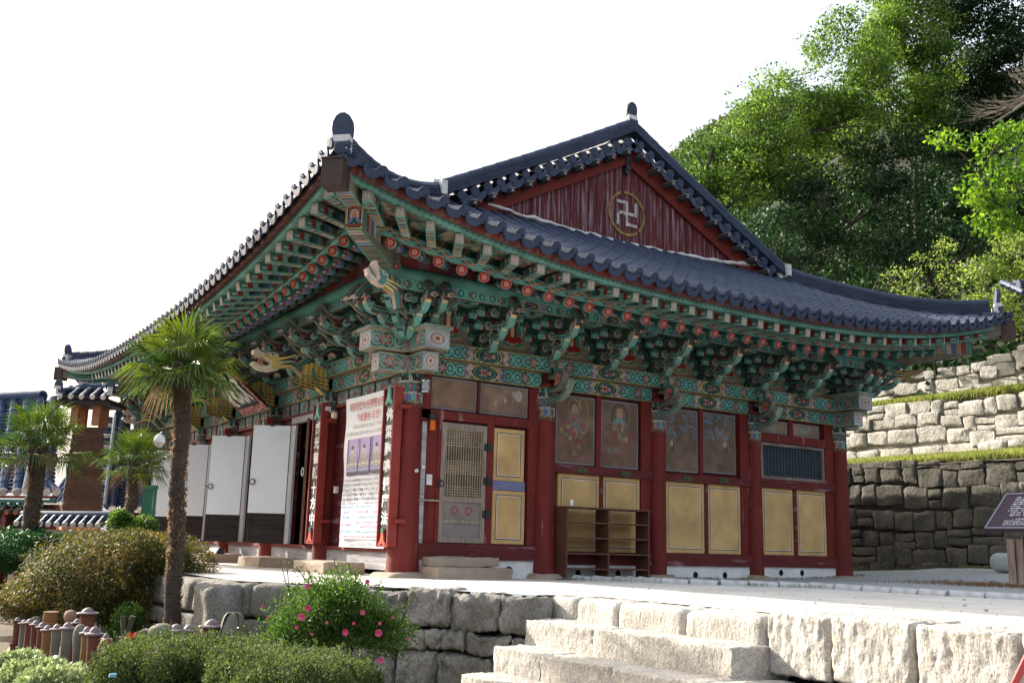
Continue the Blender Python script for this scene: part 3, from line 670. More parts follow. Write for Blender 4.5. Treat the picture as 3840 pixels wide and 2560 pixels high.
def column(x, y, r0, r1, lean=(0, 0), h0=-.02, side=None):
    mb = MB(); n = 24; L = 14
    vs = [V((x+lean[0]*z+math.cos(a)*r, y+lean[1]*z+math.sin(a)*r, z)) for k in range(L+1) for z in [h0+(3.26-h0)*k/L] for r in [r0+(r1-r0)*min(1, (k/L)*1.25)**.7] for a in [2*math.pi*i/n for i in range(n)]]
    mb.add(vs, [(i*n+k, i*n+(k+1) % n, (i+1)*n+(k+1) % n, (i+1)*n+k) for i in range(L) for k in range(n)], 0)
    c = autosmooth(build('column', mb, RED, hall), 60)
    mb = MB(); z0, z1 = 2.62, 3.2
    def fn(u, v):
        z = z0+(z1-z0)*v; r = r0+(r1-r0)*min(1, (z-h0)/(3.26-h0)*1.25)**.7+.004; a = 2*math.pi*u
        return V((x+lean[0]*z+math.cos(a)*r, y+lean[1]*z+math.sin(a)*r, z))
    img = band_canvas(96, 34); mb.grid(fn, 96, 34, 0, img); build('painted_collar', mb, PAINT, c)
    mb = MB(); stone(mb, (x, y, -.12), (r0*1.55, r0*1.55, .12), int(x*7+y*3), 10, .95, .03, 2.5, fine=.3); autosmooth(build('base_stone', mb, STEP, c), 60)
    return c
for x, a, b in zip(GX, (.27, .235, .2, .19, .235), (.205, .17, .16, .15, .18)): column(x, -.065 if x else 0, a, b, (.012 if x > 5 else -.004, 0) if x else (0, 0))
for y in FY[1:]: column(-.05, y, .2, .165)
column(W, LH, .23, .2)
for y in FY[1:-1]: column(W, y, .2, .16)
# ---------------------------------------------------------------- beams round the column heads
def beam_run(side, s0, s1, z0, z1, e, depth, seed, nm='tie_beam', under=None):
    mb = MB(); img = beam_canvas(s1-s0, z1-z0, seed, cell=.018); A = P3(side, s0, e, z0); B = P3(side, s1, e, z0)
    mb.canvas(A, B-A, V((0, 0, z1-z0)), img); O_ = OUT[side]
    for z, c in ((z0, (.16, .12, .07)), (z1, YE)):
        mb.add([P3(side, s0, e, z), P3(side, s1, e, z), P3(side, s1, e-depth, z), P3(side, s0, e-depth, z)], [(0, 1, 2, 3)], 0, under if (under and z == z0) else c)
    mb.add([P3(side, s0, e-depth, z0), P3(side, s1, e-depth, z0), P3(side, s1, e-depth, z1), P3(side, s0, e-depth, z1)], [(0, 1, 2, 3)], 0, GM)
    return build(nm, mb, PAINT, hall)
for sd_, cols in (('g', GX), ('f', FY)):
    for i, (a, b) in enumerate(zip(cols, cols[1:])):
        beam_run(sd_, a+.16, b-.15, 3.2, 3.47, .12, .22, i+(20 if sd_ == 'f' else 0))
        beam_run(sd_, a+.02, b-.02, 3.475, 3.74, .24, .46, i+7+(20 if sd_ == 'f' else 0), 'plate_beam')
def corner_crossing(x, y, sx, sy):
    mb = MB()
    for (lo, hi, ln, wd, sd3) in ((3.16, 3.465, .66, .14, 1), (3.49, 3.80, .86, .22, 2)):
        for ax in (0, 1):
            d = V((sx, 0, 0)) if ax == 0 else V((0, sy, 0)); t = V((0, 1, 0)) if ax == 0 else V((1, 0, 0))
            A = V((x, y, lo))+d*ln
            img = cv(max(6, int(2*wd/.018)), int((hi-lo)/.018), (.28, .36, .42)); ell(img, .5, .5, .42, .42, (.4, .46, .52)); ell(img, .5, .5, .3, .3, (.3, .04, .04)); ell(img, .5, .5, .22, .24, WH); ell(img, .5, .5, .1, .1, RD)
            mb.canvas(A-t*wd+d*.002, t*2*wd, V((0, 0, hi-lo)), img)
            for sg in (-1, 1):
                img = beam_canvas(ln*2, hi-lo, 3, cartouche=False)[:, :int(ln/.017)]
                mb.canvas(V((x, y, lo))+t*sg*wd, d*ln, V((0, 0, hi-lo)), img[:, ::-1])
            for z, c in ((lo, (.2, .15, .1)), (hi, YE)): mb.add([V((x, y, z))-t*wd, V((x, y, z))+t*wd, V((x, y, z))+t*wd+d*ln, V((x, y, z))-t*wd+d*ln], [(0, 1, 2, 3)], 0, c)
    for rr, z0, z1, c in ((.0, 3.8, 3.86, 0),):
        for ax in (0, 1):
            d = V((sx, 0, 0)) if ax == 0 else V((0, sy, 0)); t = V((0, 1, 0)) if ax == 0 else V((1, 0, 0)); wd = .26
            A = V((x, y, z0)); img = scroll_canvas(.7, .06, .012)
            for sg in (-1, 1): mb.canvas(A+t*sg*wd-d*.3, d*1.2, V((0, 0, .06)), img)
            mb.canvas(A-t*wd+d*.9, t*2*wd, V((0, 0, .06)), scroll_canvas(.48, .06, .012))
            for z in (z0, z1): mb.add([V((x, y, z))-t*wd, V((x, y, z))+t*wd, V((x, y, z))+t*wd+d*.9, V((x, y, z))-t*wd+d*.9], [(0, 1, 2, 3)], 0, (.3, .24, .1))
    build('corner_beam_crossing', mb, paintmat('pale_worn_paint%d' % int(x+y), grime=.8, gcol=(.38, .32, .27), gscale=7, wear=(.42, .66)), hall)
corner_crossing(0, 0, -1, -1); corner_crossing(W, 0, 1, -1); corner_crossing(0, LH, -1, 1)
# ---------------------------------------------------------------- wall panels between the brackets and the boards carried by them
def niche(side, s0, s1, seed, big=False):
    Lu, Lv = s1-s0, .95; nu, nv = int(Lu/.018), int(Lv/.018); a = cv(nu, nv, (.2, .17, .125)); r = np.random.default_rng(seed)
    a *= (.8+.4*r.random((nv, nu, 1))); buddha(a, Lu/2, .4, .5, Lu, Lv, RD, G1)
    u, v = uvs(nu, nv, Lu, Lv)
    for sg in (-1, 1):
        x = sg*(u-Lu/2); ln = x-(.3+.18*np.clip((.75-v)/.5, 0, 1)+.04*np.sin(v*18)); a[np.abs(ln) < .018] = (.15, .15, .3); a[ln > .02] = GD
        a[(ln > .05) & (np.sin(u*50)*np.sin(v*50) > .2)] = G1
    mb = MB(); mb.canvas(P3(side, s0, .012, 3.75), P3(side, s1, .012, 0)-P3(side, s0, .012, 0), V((0, 0, Lv)), a)
    return build('painted_niche_panel', mb, MURAL, hall)
SG = [W*i/8 for i in range(9)]; SF = [LH*i/11 for i in range(12)]
for sd_, ss in (('g', SG), ('f', SF)):
    for i, (a, b) in enumerate(zip(ss, ss[1:])): niche(sd_, a, b, i)
def long_board(side, e, z0, z1, s0, s1, seed, depth=.08):
    mb = MB(); L = s1-s0; n = 7; 
    img = np.concatenate([beam_canvas(L/n, z1-z0, seed+i, .02) for i in range(n)], 1); A = P3(side, s0, e, z0); B = P3(side, s1, e, z0)
    mb.canvas(A, B-A, V((0, 0, z1-z0)), img); mb.add([P3(side, s0, e, z0), P3(side, s1, e, z0), P3(side, s1, e-depth, z0), P3(side, s0, e-depth, z0)], [(0, 1, 2, 3)], 0, (.12, .12, .08))
    return build('purlin_board', mb, PAINT, hall)
for sd_ in 'gf':
    Ls = LEN[sd_]; b = base(sd_)
    long_board(sd_, .95, 4.34, 4.50, -.9, Ls+.9, 40); long_board(sd_, .5, 4.36, 4.62, -.5, Ls+.5, 50); long_board(sd_, .1, 4.45, 4.75, 0, Ls, 60)
    mb = MB(); mb.tube([P3(sd_, -1.25, .98, 4.58), P3(sd_, Ls+1.25, .98, 4.58)], [.09, .09], 14, 0, G1)
    for s_, sg in ((-1.25, -1), (Ls+1.25, 1)):
        T = (P3(sd_, 1, 0, 0)-P3(sd_, 0, 0, 0))*sg; X = OUT[sd_]; c = P3(sd_, s_, .98, 4.58)+T*.003
        mb.disc(c, X, (0, 0, 1), .088, 16, 0, G1); mb.disc(c+T*.003, X, (0, 0, 1), .06, 12, 0, RD); mb.disc(c+T*.006, X, (0, 0, 1), .025, 8, 0, PK)
    build('eave_purlin', mb, PAINT, hall)
    # red wedge boards that lift the rafters towards the corners
    mb = MB(); n = 60
    for i in range(n):
        s_ = -1.1+(Ls+2.2)*i/n; t_ = -1.1+(Ls+2.2)*(i+1)/n
        za = 4.6; A = P3(sd_, s_, .98, za); B = P3(sd_, t_, .98, za); z1_, z2_ = zr(sd_, s_)+.3, zr(sd_, t_)+.3
        mb.add([A, B, P3(sd_, t_, .98, z2_), P3(sd_, s_, .98, z1_)], [(0, 1, 2, 3)], 0, (.2, .02, .02) if i % 3 else (.16, .06, .12))
    build('rafter_wedge_board', mb, PAINT, hall)
    # flat painted ceiling between wall and outer purlin
    mb = MB(); img = speck_canvas(int(Ls/.06), 12, [GD, GM, (.03, .05, .1), G1, (.15, .03, .03), GD, BK, (.1, .14, .25)], 9)
    mb.canvas(P3(sd_, 0, .05, 4.62), P3(sd_, Ls, 0, 0)-P3(sd_, 0, 0, 0), OUT[sd_]*.95, img); build('bracket_ceiling', mb, PAINT, hall)
# ---------------------------------------------------------------- bracket sets
def wave(p0, pts, n=10):                   # smooth curve through (r,z) points
    P = [V((a, b, 0)) for a, b in pts]; out = []
    for i in range(len(P)-1):
        a = P[max(i-1, 0)]; b = P[i]; c = P[i+1]; d = P[min(i+2, len(P)-1)]
        for k in range(n):
            t = k/n; out.append(.5*((2*b)+(c-a)*t+(2*a-5*b+4*c-d)*t*t+(3*b-a-3*c+d)*t**3))
    out.append(P[-1]); return out
def cf_arm(tipc=True):
    def f(u, b):
        a = abs(b)
        if tipc and u > .78:
            if a > .75: return WH
            k = (u-.78)/.22; return G2 if k < .35 else BL if k < .5 else WH if k < .6 else OR if k < .75 else RD if k < .85 else G2
        if a > .6: return (.2, .03, .025) if b < 0 else (.2, .26, .19)
        return G2 if a < .2 else GM
    return f
def ef_tip(u):
    if u < .45: return GM if int(u*20) % 2 else (.16, .03, .02)
    if u < .66: return G1
    k = (u-.66)/.34; return G2 if k < .38 else GD if k < .46 else G2 if k < .6 else (.75, .6, .2) if k < .68 else RD if k < .8 else (.12, .16, .45) if k < .88 else WH
def ef_sw(u): return (G1, GM, (.16, .03, .02), GM)[int(u*12) % 4]
def cf_swirl(u, b):
    return (.17, .03, .025) if b < -.6 else (.24, .2, .15) if b > .7 else GM if abs(b) > .3 else G1
def cf_head(col):
    def f(u, b):
        if u < .35: return GM if abs(b) < .5 else (.4, .28, .24)
        return col if abs(b) < .8 else (.35, .1, .08)
    return f
def lotus(mb, c, T, s, col, O_):
    c = V(c); Z = V((0, 0, 1))
    for k in range(-3, 4):
        a = k*.38; d = T*math.sin(a)+Z*math.cos(a)*(.8)+O_*.25; q = d.cross(O_).normalized(); w_ = .019*s/.07; L = s*(1-.1*abs(k))
        mb.add([c, c+d*L*.5+q*w_+O_*.01, c+d*L+O_*.02, c+d*L*.5-q*w_+O_*.01], [(0, 1, 2, 3)], 0, col if k % 2 else tuple(x*.8 for x in col))
    mb.lathe([(.0, -.03), (s*.35, -.012), (s*.5, .01), (.0, .012)], c-Z*.005, 8, 0, G2)
TZ = [3.80, 3.97, 4.14, 4.31]; TR = [.36, .62, .88, 1.02]
def bracket_set(O, Nn, T, front, seed=0):
    """one stacked bracket cluster: blocks and cross arms, upturned tongues, a beaked head, lotus flowers"""
    O = V(O); Nn = V(Nn); T = V(T); Z = V((0, 0, 1)); r = random.Random(seed)
    def W3(p, off=0): return O+Nn*p[0]+T*off+Z*p[1]
    mb = MB()
    def blk(c, s=.075, h=.05):
        Rm = Matrix((T, Nn, Z)).transposed(); mb.box(c, (s*.75, s*.75, h), 0, [G1, (.3, .25, .1), GM, GM, GM, GM], Rm, 1.35)
        for d, e in ((Nn, T), (-T, Nn), (T, Nn)):
            q = c+d*s*.93; mb.add([q-e*s*.5-Z*h*.5, q+e*s*.5-Z*h*.5, q+e*s*.62+Z*h*.5, q-e*s*.62+Z*h*.5], [(0, 1, 2, 3)], 0, G2); q = c+d*s*.955; mb.add([q-e*s*.35-Z*h*.3, q+e*s*.35-Z*h*.3, q+e*s*.42+Z*h*.35, q-e*s*.42+Z*h*.35], [(0, 1, 2, 3)], 0, GD)
    blk(O+Z*3.80, .17, .08)
    for k in range(4):
        rr = 0 if k == 0 else TR[k-1]
        for ln, dz in ((.36, 0), (.24, 0)) if k else ((.36, 0),):
            pass
        for r2 in ([0, .36, .62, .88][:k+1]):
            c = O+Nn*r2+Z*(TZ[k]+.1); ln = .2+.125*k+(.06 if r2 == 0 else 0)
            mb.bar(c-T*ln, c+T*ln, .06, .075, 0, GM); 
            for sg in (-1, 1):
                mb.bar(c+T*sg*(ln-.1), c+T*sg*(ln+.003), .064, .08, 0, G2); mb.bar(c+T*sg*(ln-.17), c+T*sg*(ln-.13), .066, .082, 0, RD); mb.bar(c+T*sg*(ln-.13), c+T*sg*(ln-.105), .066, .082, 0, WH)
                blk(c+T*sg*(ln-.06)+Z*.075, .06, .035); blk(c+T*sg*(ln*.5)+Z*.075, .05, .03)
            blk(c+Z*.075, .06, .035)
    mb.prism([(0, 3.84), (.3, 3.9), (.62, 4.08), (.9, 4.28), (1.04, 4.5), (0, 4.62)], O-T*.025, Nn, Z, T*.05, 0, (.1, .014, .012)) if front else mb.prism([(0, 3.84), (.3, 3.9), (.62, 4.08), (.9, 4.28), (1.04, 4.5), (0, 4.62)], O-T*.025, Nn, Z, T*.05, 0, (.03, .07, .05))
    bs = build('bracket_set', mb, PAINT, hall)
    # tongues
    for k in range(3 if not front else 4):
        z = TZ[k]-.01; R0 = TR[k]; mt = MB()
        if k < 3:
            dn = .10 if front else .07; up = .17 if not front else .12
            pts = wave(0, [(-.05, z+.03), (R0*.35, z+.05), (R0*.62, z-.04), (R0*.85, z-dn), (R0+.08, z-dn*.4), (R0+.2, z+up)], 6)
            wd = [.12]*len(pts); n = len(pts)
            for i in range(n): t = i/(n-1); wd[i] = .17*(1-.25*t) if t < .8 else .12*(1.15-((t-.8)/.2)*.95)
            mt.ribbon([W3(p) for p in pts], wd, .13, T, cf_arm(), ef=ef_tip)
        else:
            pts = wave(0, [(0, z), (.5, z+.02), (1.0, z+.05), (1.1, z-.06)], 6); mt.ribbon([W3(p) for p in pts], .12, .08, T, cf_swirl)
        build('bracket_tongue', mt, PAINT, bs)
    # beak head
    hc = (.85, .76, .64) if not front else [(.85, .76, .64), (.4, .42, .62), (.8, .55, .42), (.75, .5, .05)][seed % 4]
    mt = MB(); z = TZ[3]+.03; pts = wave(0, [(.55, z+.02), (.8, z+.14), (1.02, z+.09), (1.16, z-.06), (1.2, z-.13)], 6)
    n = len(pts); mt.ribbon([W3(p) for p in pts], [.15*(1-.2*i/n) for i in range(n)], .13, T, cf_swirl, ef=ef_sw)
    pts = wave(0, [(.98, z-.02), (1.12, z-.06), (1.3, z-.13)], 6); n = len(pts); mt.ribbon([W3(p) for p in pts], [.15*(1-.8*(i/(n-1))**1.3) for i in range(n)], .11, T, cf_head(hc), ef=lambda u: hc if u > .25 else GM)
    for sg in (-1, 1): mt.disc(W3((1.1, z-.04), sg*.042), Nn, Z, .014, 8, 0, BK)
    build('beak_head', mt, PAINT, bs)
    # scrolls
    ns = 5 if front else 2
    def scroll(pts, w_, th, n_=None):
        ms = MB(); ms.ribbon(pts, w_, th, T if n_ is None else n_, cf_swirl, nv=4); build('carved_scroll', ms, PAINT, bs)
    for k in range(ns):
        cx, cz = (.5+.2*(k % 2)-.1*(k//2), 3.93+.15*k) if front else (.42+.25*k, 4.02+.26*k); rad = .14 if front else .09
        off = (.07 if k % 2 else -.07)
        scroll([W3((cx+rad*(1-t/16*.8)*math.cos(t*.62+k), cz+rad*(1-t/16*.8)*math.sin(t*.62+k)), off) for t in range(17)], .065, .07)
        if front:
            pts = wave(0, [(cx-.15, cz+.1), (cx+.1, cz-.1), (cx+.32, cz-.06), (cx+.5, cz+.08)], 5); scroll([W3(p, -off) for p in pts], [.07*(1-.6*i/len(pts)) for i in range(len(pts))], .05)
    if not front:
        for k in range(3):
            for sg in (-1, 1):
                cx, cz, rr = sg*(.13+.05*k), TZ[k]+.1, .075; scroll([O+Nn*(TR[k]-.06)+T*(cx+rr*(1-q/14*.75)*math.cos(q*.62*sg+1.5*sg+1.57))+Z*(cz+rr*(1-q/14*.75)*math.sin(q*.62*sg+1.5*sg+1.57)) for q in range(15)], .04, .06, Nn)
    for k in range(3):
        ml = MB(); lotus(ml, W3((TR[k]+(.1 if front else .04), TZ[k]+.03)), T, .13 if not front else .16, ((.8, .7, .58), (.3, .3, .6), (.8, .6, .5))[(k+seed) % 3], Nn); build('lotus_flower', ml, PAINT, bs)
    if front:
        for k in range(3):
            ml = MB(); lotus(ml, W3((TR[k]*.72, TZ[k]+.02), -.1), Nn, .13, ((.85, .75, .62), (.35, .35, .7), (.85, .65, .55))[(k+seed+1) % 3], -T); build('lotus_flower', ml, PAINT, bs)
    return bs
bsets = {}
for i, s in enumerate(SG):
    if 0 < i < 8:
        if 'g' not in bsets: bsets['g'] = (bracket_set(P3('g', s, 0, 0), OUT['g'], (1, 0, 0), False, 0), s); continue
        c = copy_tree(bsets['g'][0], hall); c.location = V(bsets['g'][0].location)+V((s-bsets['g'][1], 0, 0))
for i, s in enumerate(SF):
    if 0 < i < 11:
        if 'f' not in bsets: bsets['f'] = (bracket_set(P3('f', s, 0, 0), OUT['f'], (0, 1, 0), True, 1), s); continue
        c = copy_tree(bsets['f'][0], hall); c.location = V(bsets['f'][0].location)+V((0, s-bsets['f'][1], 0))
# corner clusters: three fans of tongues (both walls and the diagonal)
for (x, y, sx, sy) in ((0, 0, -1, -1), (W, 0, 1, -1), (0, LH, -1, 1)):
    for off in (.0, .36):
        bracket_set((x+off*sx*-1*0, y, 0.05), (0, sy, 0), (1, 0, 0), False, 2) if off == 0 else None
    bracket_set((x, y, .05), (sx, 0, 0), (0, 1, 0), True, 4)
    bracket_set((x+sx*.3, y, .02), (0, sy, 0), (1, 0, 0), False, 1); bracket_set((x, y+sy*.3, .02), (sx, 0, 0), (0, 1, 0), False, 5)
    d = V((sx, sy, 0)).normalized(); t = V((-d.y, d.x, 0)); mt = MB()
    def W4(p, off=0): return V((x, y, 0))+d*p[0]+t*off+V((0, 0, p[1]))
    for k in range(3):
        z = TZ[k]+.02; R0 = TR[k]*1.35; pts = wave(0, [(.1, z+.03), (R0*.6, z-.02), (R0*.9, z-.1), (R0+.1, z-.04), (R0+.24, z+.15)], 6); n = len(pts)
        mt.ribbon([W4(p) for p in pts], [.17*(1-.5*(i/n)**2) for i in range(n)], .12, t, cf_arm(), ef=ef_tip)
    for k in range(5):
        cx, cz = .45+.22*k, 3.95+.13*k
        for off in (-.08, .08): mt.ribbon([W4((cx+.11*(1-q/14*.75)*math.cos(q*.6+k), cz+.11*(1-q/14*.75)*math.sin(q*.6+k)), off) for q in range(15)], .05, .05, t, cf_swirl, nv=4)
    build('corner_bracket', mt, PAINT, hall)
# ---------------------------------------------------------------- carved dragon heads
def dragon(O, d, s, main=GM, jaw=(.5, .42, .3), ball=True, fish=False):
    O = V(O); d = V(d).normalized(); t = V((-d.y, d.x, 0)).normalized(); Z = t.cross(d)*-1
    Z = d.cross(t); Z = Z if Z.z > 0 else -Z
    def Q(a, b, off=0): return O+d*a*s+Z*b*s+t*off*s
    mb = MB(); cfm = lambda u, b: jaw if abs(b) > .55 else (main if u < .6 else (.35, .12, .1))
    neck = wave(0, [(-1.2, -.25), (-.8, .05), (-.4, .12), (0, .05)], 6); mb.ribbon([Q(p[0], p[1]) for p in neck], [.3*s*(.7+.5*i/len(neck)) for i in range(len(neck))], .3*s, t, cf_swirl)
    head = [(-.25, .1), (-.1, .28), (.12, .26), (.25, .2), (.42, .22), (.52, .3), (.62, .22), (.6, .1), (.4, .06), (.15, .02), (.0, -.04), (.12, -.16), (.35, -.2), (.55, -.12), (.6, -.2), (.4, -.32), (.05, -.32), (-.2, -.22), (-.3, -.05)]
    for off, w_ in ((0, .26),): mb.prism([(a*s, b*s) for a, b in head], Q(0, 0, -w_/2), d, Z, t*w_*s, 0, jaw)
    inner = [(.02, -.03), (.2, .03), (.5, .08), (.5, .02), (.2, -.1), (.4, -.14), (.15, -.14)]
    for sg in (-1, 1):
        mb.prism([(a*s, b*s) for a, b in [(-.22, .08), (-.1, .22), (.12, .2), (.3, .14), (.15, .06), (0, -.02), (.0, -.2), (-.2, -.15)]], Q(0, 0, sg*.135), d, Z, t*sg*.02*s, 0, main)
        mb.lathe([(0, -.07), (.05, -.05), (.07, 0), (.05, .05), (0, .07)], (0, 0, 0), 8, 0, WH) if False else None
        e = MB(); c = Q(.05, .2, sg*.14)
        for (rr, col, k) in ((.075, WH, 0), (.05, (.2, .35, .3), .02), (.028, BK, .03)): mb.disc(c+t*sg*(.02+k)*s, d, Z, rr*s, 10, 0, col)
        for k in range(3):
            p = [Q(-.15-.05*k, .12-.1*k, sg*.13), Q(-.45-.05*k, .24-.12*k, sg*.2), Q(-.7, .34-.2*k, sg*.22)]; mb.tube(p, [.04*s, .03*s, .006*s], 6, 0, (.45, .42, .3) if k % 2 else YE)
    for k in range(5):
        for sg in (-1, 1): mb.add([Q(.2+k*.08, .04, sg*.1), Q(.26+k*.08, .04, sg*.1), Q(.23+k*.08, -.03, sg*.1)], [(0, 1, 2)], 0, WH); mb.add([Q(.2+k*.07, -.18, sg*.1), Q(.26+k*.07, -.18, sg*.1), Q(.23+k*.07, -.11, sg*.1)], [(0, 1, 2)], 0, WH)
    o = build('dragon_head', mb, PAINT, hall)
    if ball:
        b = MB(); b.lathe([(0.001, -.1*s), (.07*s, -.07*s), (.1*s, 0), (.07*s, .07*s), (.001, .1*s)], Q(.32, -.06), 12, 0, (.35, .09, .06)); autosmooth(build('ball', b, PAINT, o), 80)
    return o
d45 = V((-1, -1, .55))
dragon(at(1425, 1045, 13.95), (-.9, .05, .85), .4, G1, (.55, .42, .36), False)
dragon((-1.3, 3.19, 3.66), (-1, 0, .12), .62, (.45, .32, .05), (.55, .46, .33))
dragon((-1.25, 6.14, 3.64), (-1, 0, .16), .62, G1, (.5, .42, .38))
dragon((-1.25, 9.04, 3.64), (-1, 0, .1), .62, (.4, .3, .05), (.5, .4, .3)); dragon((-1.3, 13.9, 3.6), (-1, 0, .12), .6, G1, (.5, .42, .36))
dragon((W+1.15, -1.15, 4.3), (1, -1, .2), .5, (.35, .25, .06), (.3, .2, .12), False)
# scaly yellow bodies behind the front dragons, red-and-green flowers on the gable columns
for i, y in enumerate((3.19, 6.14, 9.04, 11.66)):
    mb = MB(); img = cv(30, 22, (.55, .38, .04)); u, v = uvs(30, 22, 1, .8)
    img[(np.sin(u*34+((v*26).astype(int) % 2)*1.6) > .75) | (np.sin(v*60) > .86)] = (.12, .09, .03)
    def fn(a, b, y=y):
        return V((-.18-.55*a, y-.14+(.05*math.sin(b*3)), 3.2+.62*b*(1-.45*a)+.12*a))
    mb.grid(fn, 30, 22, 0, img); mb.grid(lambda a, b: fn(a, b)+V((0, .26, 0)), 30, 22, 0, img)
    pts = wave(0, [(.1, 3.75), (.45, 3.85), (.8, 3.6)], 6); mb.ribbon([V((-p[0], y, p[1])) for p in pts], .16, .24, (0, 1, 0), cf_swirl)
    mb.ribbon([V((-.15-.02*k, y, 3.22-.02*k+.03*math.sin(k))) if k < 1 else V((-.15-.07*k, y, 3.2+.015*k*k)) for k in range(9)], .12, .22, (0, 1, 0), lambda u, b: YE if b > .3 else G1)
    build('carved_fish_body', mb, PAINT, hall)
for i, x in enumerate(GX[1:4]):
    mb = MB()
    for j, (pp, wd) in enumerate((([(.2, 3.15), (.5, 3.2), (.62, 3.4), (.45, 3.5)], .09), ([(.2, 3.05), (.45, 2.98), (.7, 3.1), (.82, 3.3)], .1), ([(.2, 3.6), (.35, 3.75), (.55, 3.9), (.4, 4.05)], .1), ([(.2, 3.4), (.42, 3.42), (.5, 3.6), (.36, 3.68)], .07))):
        pts = wave(0, pp, 7); mb.ribbon([V((x, -p[0], p[1])) for p in pts], wd, .14, (1, 0, 0), cf_arm() if j == 1 else cf_swirl)
    for k in range(7): a = k*.9; mb.ribbon([V((x, -.5, 3.33)), V((x, -.5-.1*math.cos(a), 3.33+.1*math.sin(a))), V((x, -.5-.15*math.cos(a+.2), 3.33+.15*math.sin(a+.2)))], [.03, .08, .02], .13, (1, 0, 0), lambda u, b: (.4, .06, .04) if abs(b) < .6 else (.45, .28, .2))
    build('flower_carving', mb, PAINT, hall)
mb = MB(); mb.tube([at(1327, 880, 14.1), (-1.0, -1.15, 4.75)], [.006]*2, 5, 0); mb.tube([at(1455, 895, 13.9), (-1.0, -1.05, 4.8)], [.006]*2, 5, 0); build('hanging_rope', mb, surf('hemp_rope', (.25, .18, .12)), hall)
# ================================================================ WALLS OF THE HALL
def part(nm, mb, m, p=None, sm=False): o = build(nm, mb, m, p or hall); return autosmooth(o) if sm else o
mb = MB(); mb.bb(.1, W-.05, .02, .1, -.15, 3.5); mb.bb(W-.1, W, .1, LH, -.15, 4.6); mb.bb(.1, W-.1, LH-.1, LH, -.15, 4.6); part('wall', mb, REDH)
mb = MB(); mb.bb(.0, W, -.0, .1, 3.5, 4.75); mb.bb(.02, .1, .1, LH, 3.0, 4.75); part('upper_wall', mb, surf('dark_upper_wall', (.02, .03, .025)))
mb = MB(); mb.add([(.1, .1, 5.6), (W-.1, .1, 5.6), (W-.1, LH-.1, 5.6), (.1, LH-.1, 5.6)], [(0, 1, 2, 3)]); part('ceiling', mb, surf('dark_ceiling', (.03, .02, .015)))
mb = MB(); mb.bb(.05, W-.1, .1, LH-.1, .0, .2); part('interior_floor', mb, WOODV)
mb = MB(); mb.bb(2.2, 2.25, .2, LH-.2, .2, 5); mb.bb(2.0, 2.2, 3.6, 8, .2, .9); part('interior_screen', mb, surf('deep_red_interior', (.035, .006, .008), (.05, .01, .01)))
# --- gable side frame: beams and posts, each a separate timber
def bx(nm, x0, x1, y0, y1, z0, z1, m, p=None): mb = MB(); mb.bb(x0, x1, y0, y1, z0, z1); return part(nm, mb, m, p)
C3 = GX
for i in range(4):
    a, b = C3[i]+.12, C3[i+1]-.12
    bx('sill_beam', a, b, -.14, .02, *(((.2, .455), (.15, .372), (.155, .392), (.16, .398))[i]), REDH)
    if i == 0:
        bx('lintel', a, b, -.10, .02, 2.47, 2.62, RED); bx('frame_post', a, .34, -.1, .02, .47, 3.2, RED)
        for x0, x1, z0, z1 in ((1.245, 1.29, 2.65, 3.18), (2.3, 2.5, .46, 3.18), (1.455, 1.59, .46, 2.47), (.5, .57, .46, 2.47)): bx('frame_post', x0, x1, -.09, .02, z0, z1, RED)
        bx('frame_post', .34, .5, -.07, .02, .46, 2.47, RED)
    elif i < 3:
        bx('mid_rail', a, b, -.12, .02, 1.735, 1.885, REDH)
        xs = {1: (3.79, 3.9, 3.9, 3.95), 2: (6.345, 6.445, 6.485, 6.545)}[i]
        bx('frame_post', xs[0], xs[1], -.085, .02, 1.887, 3.2, RED); bx('frame_post', xs[2]-.01, xs[3]+.01, -.085, .02, .38, 1.733, REDH)
        bx('frame_post', a, (2.885, 5.44)[i-1], -.08, .02, .38, 3.2, RED); bx('frame_post', (4.86, 7.46)[i-1], b, -.08, .02, .38, 3.2, RED)
    else:
        bx('mid_rail', a, b, -.12, .02, 1.75, 1.93, REDH); bx('lintel', a, b, -.11, .02, 2.69, 2.86, RED)
        bx('frame_post', 8.9, 9.02, -.085, .02, 2.862, 3.2, RED); bx('frame_post', 8.985, 9.08, -.085, .02, .4, 1.748, REDH); bx('frame_post', a, 8.0, -.08, .02, .4, 3.2, RED); bx('frame_post', 10.0, b, -.08, .02, .4, 3.2, RED)
    bx('plaster_footing', a, b, -.10, .02, -.15, ((.195), (.148), (.153), (.158))[i], PLAS)
for x, z in ((1.95, .02), (3.4, .0), (4.3, .0), (6.19, -.01), (6.96, -.01), (8.53, .05), (9.15, .05)):
    mb = MB(); mb.disc((x, -.103, z), (1, 0, 0), (0, 0, 1), .062 if x > 2.2 else .085, 16, 0, None); mb.disc((x, -.1015, z), (1, 0, 0), (0, 0, 1), .085 if x > 2.2 else .11, 16, 1, None); part('vent_hole', mb, [DARK, PLAS])
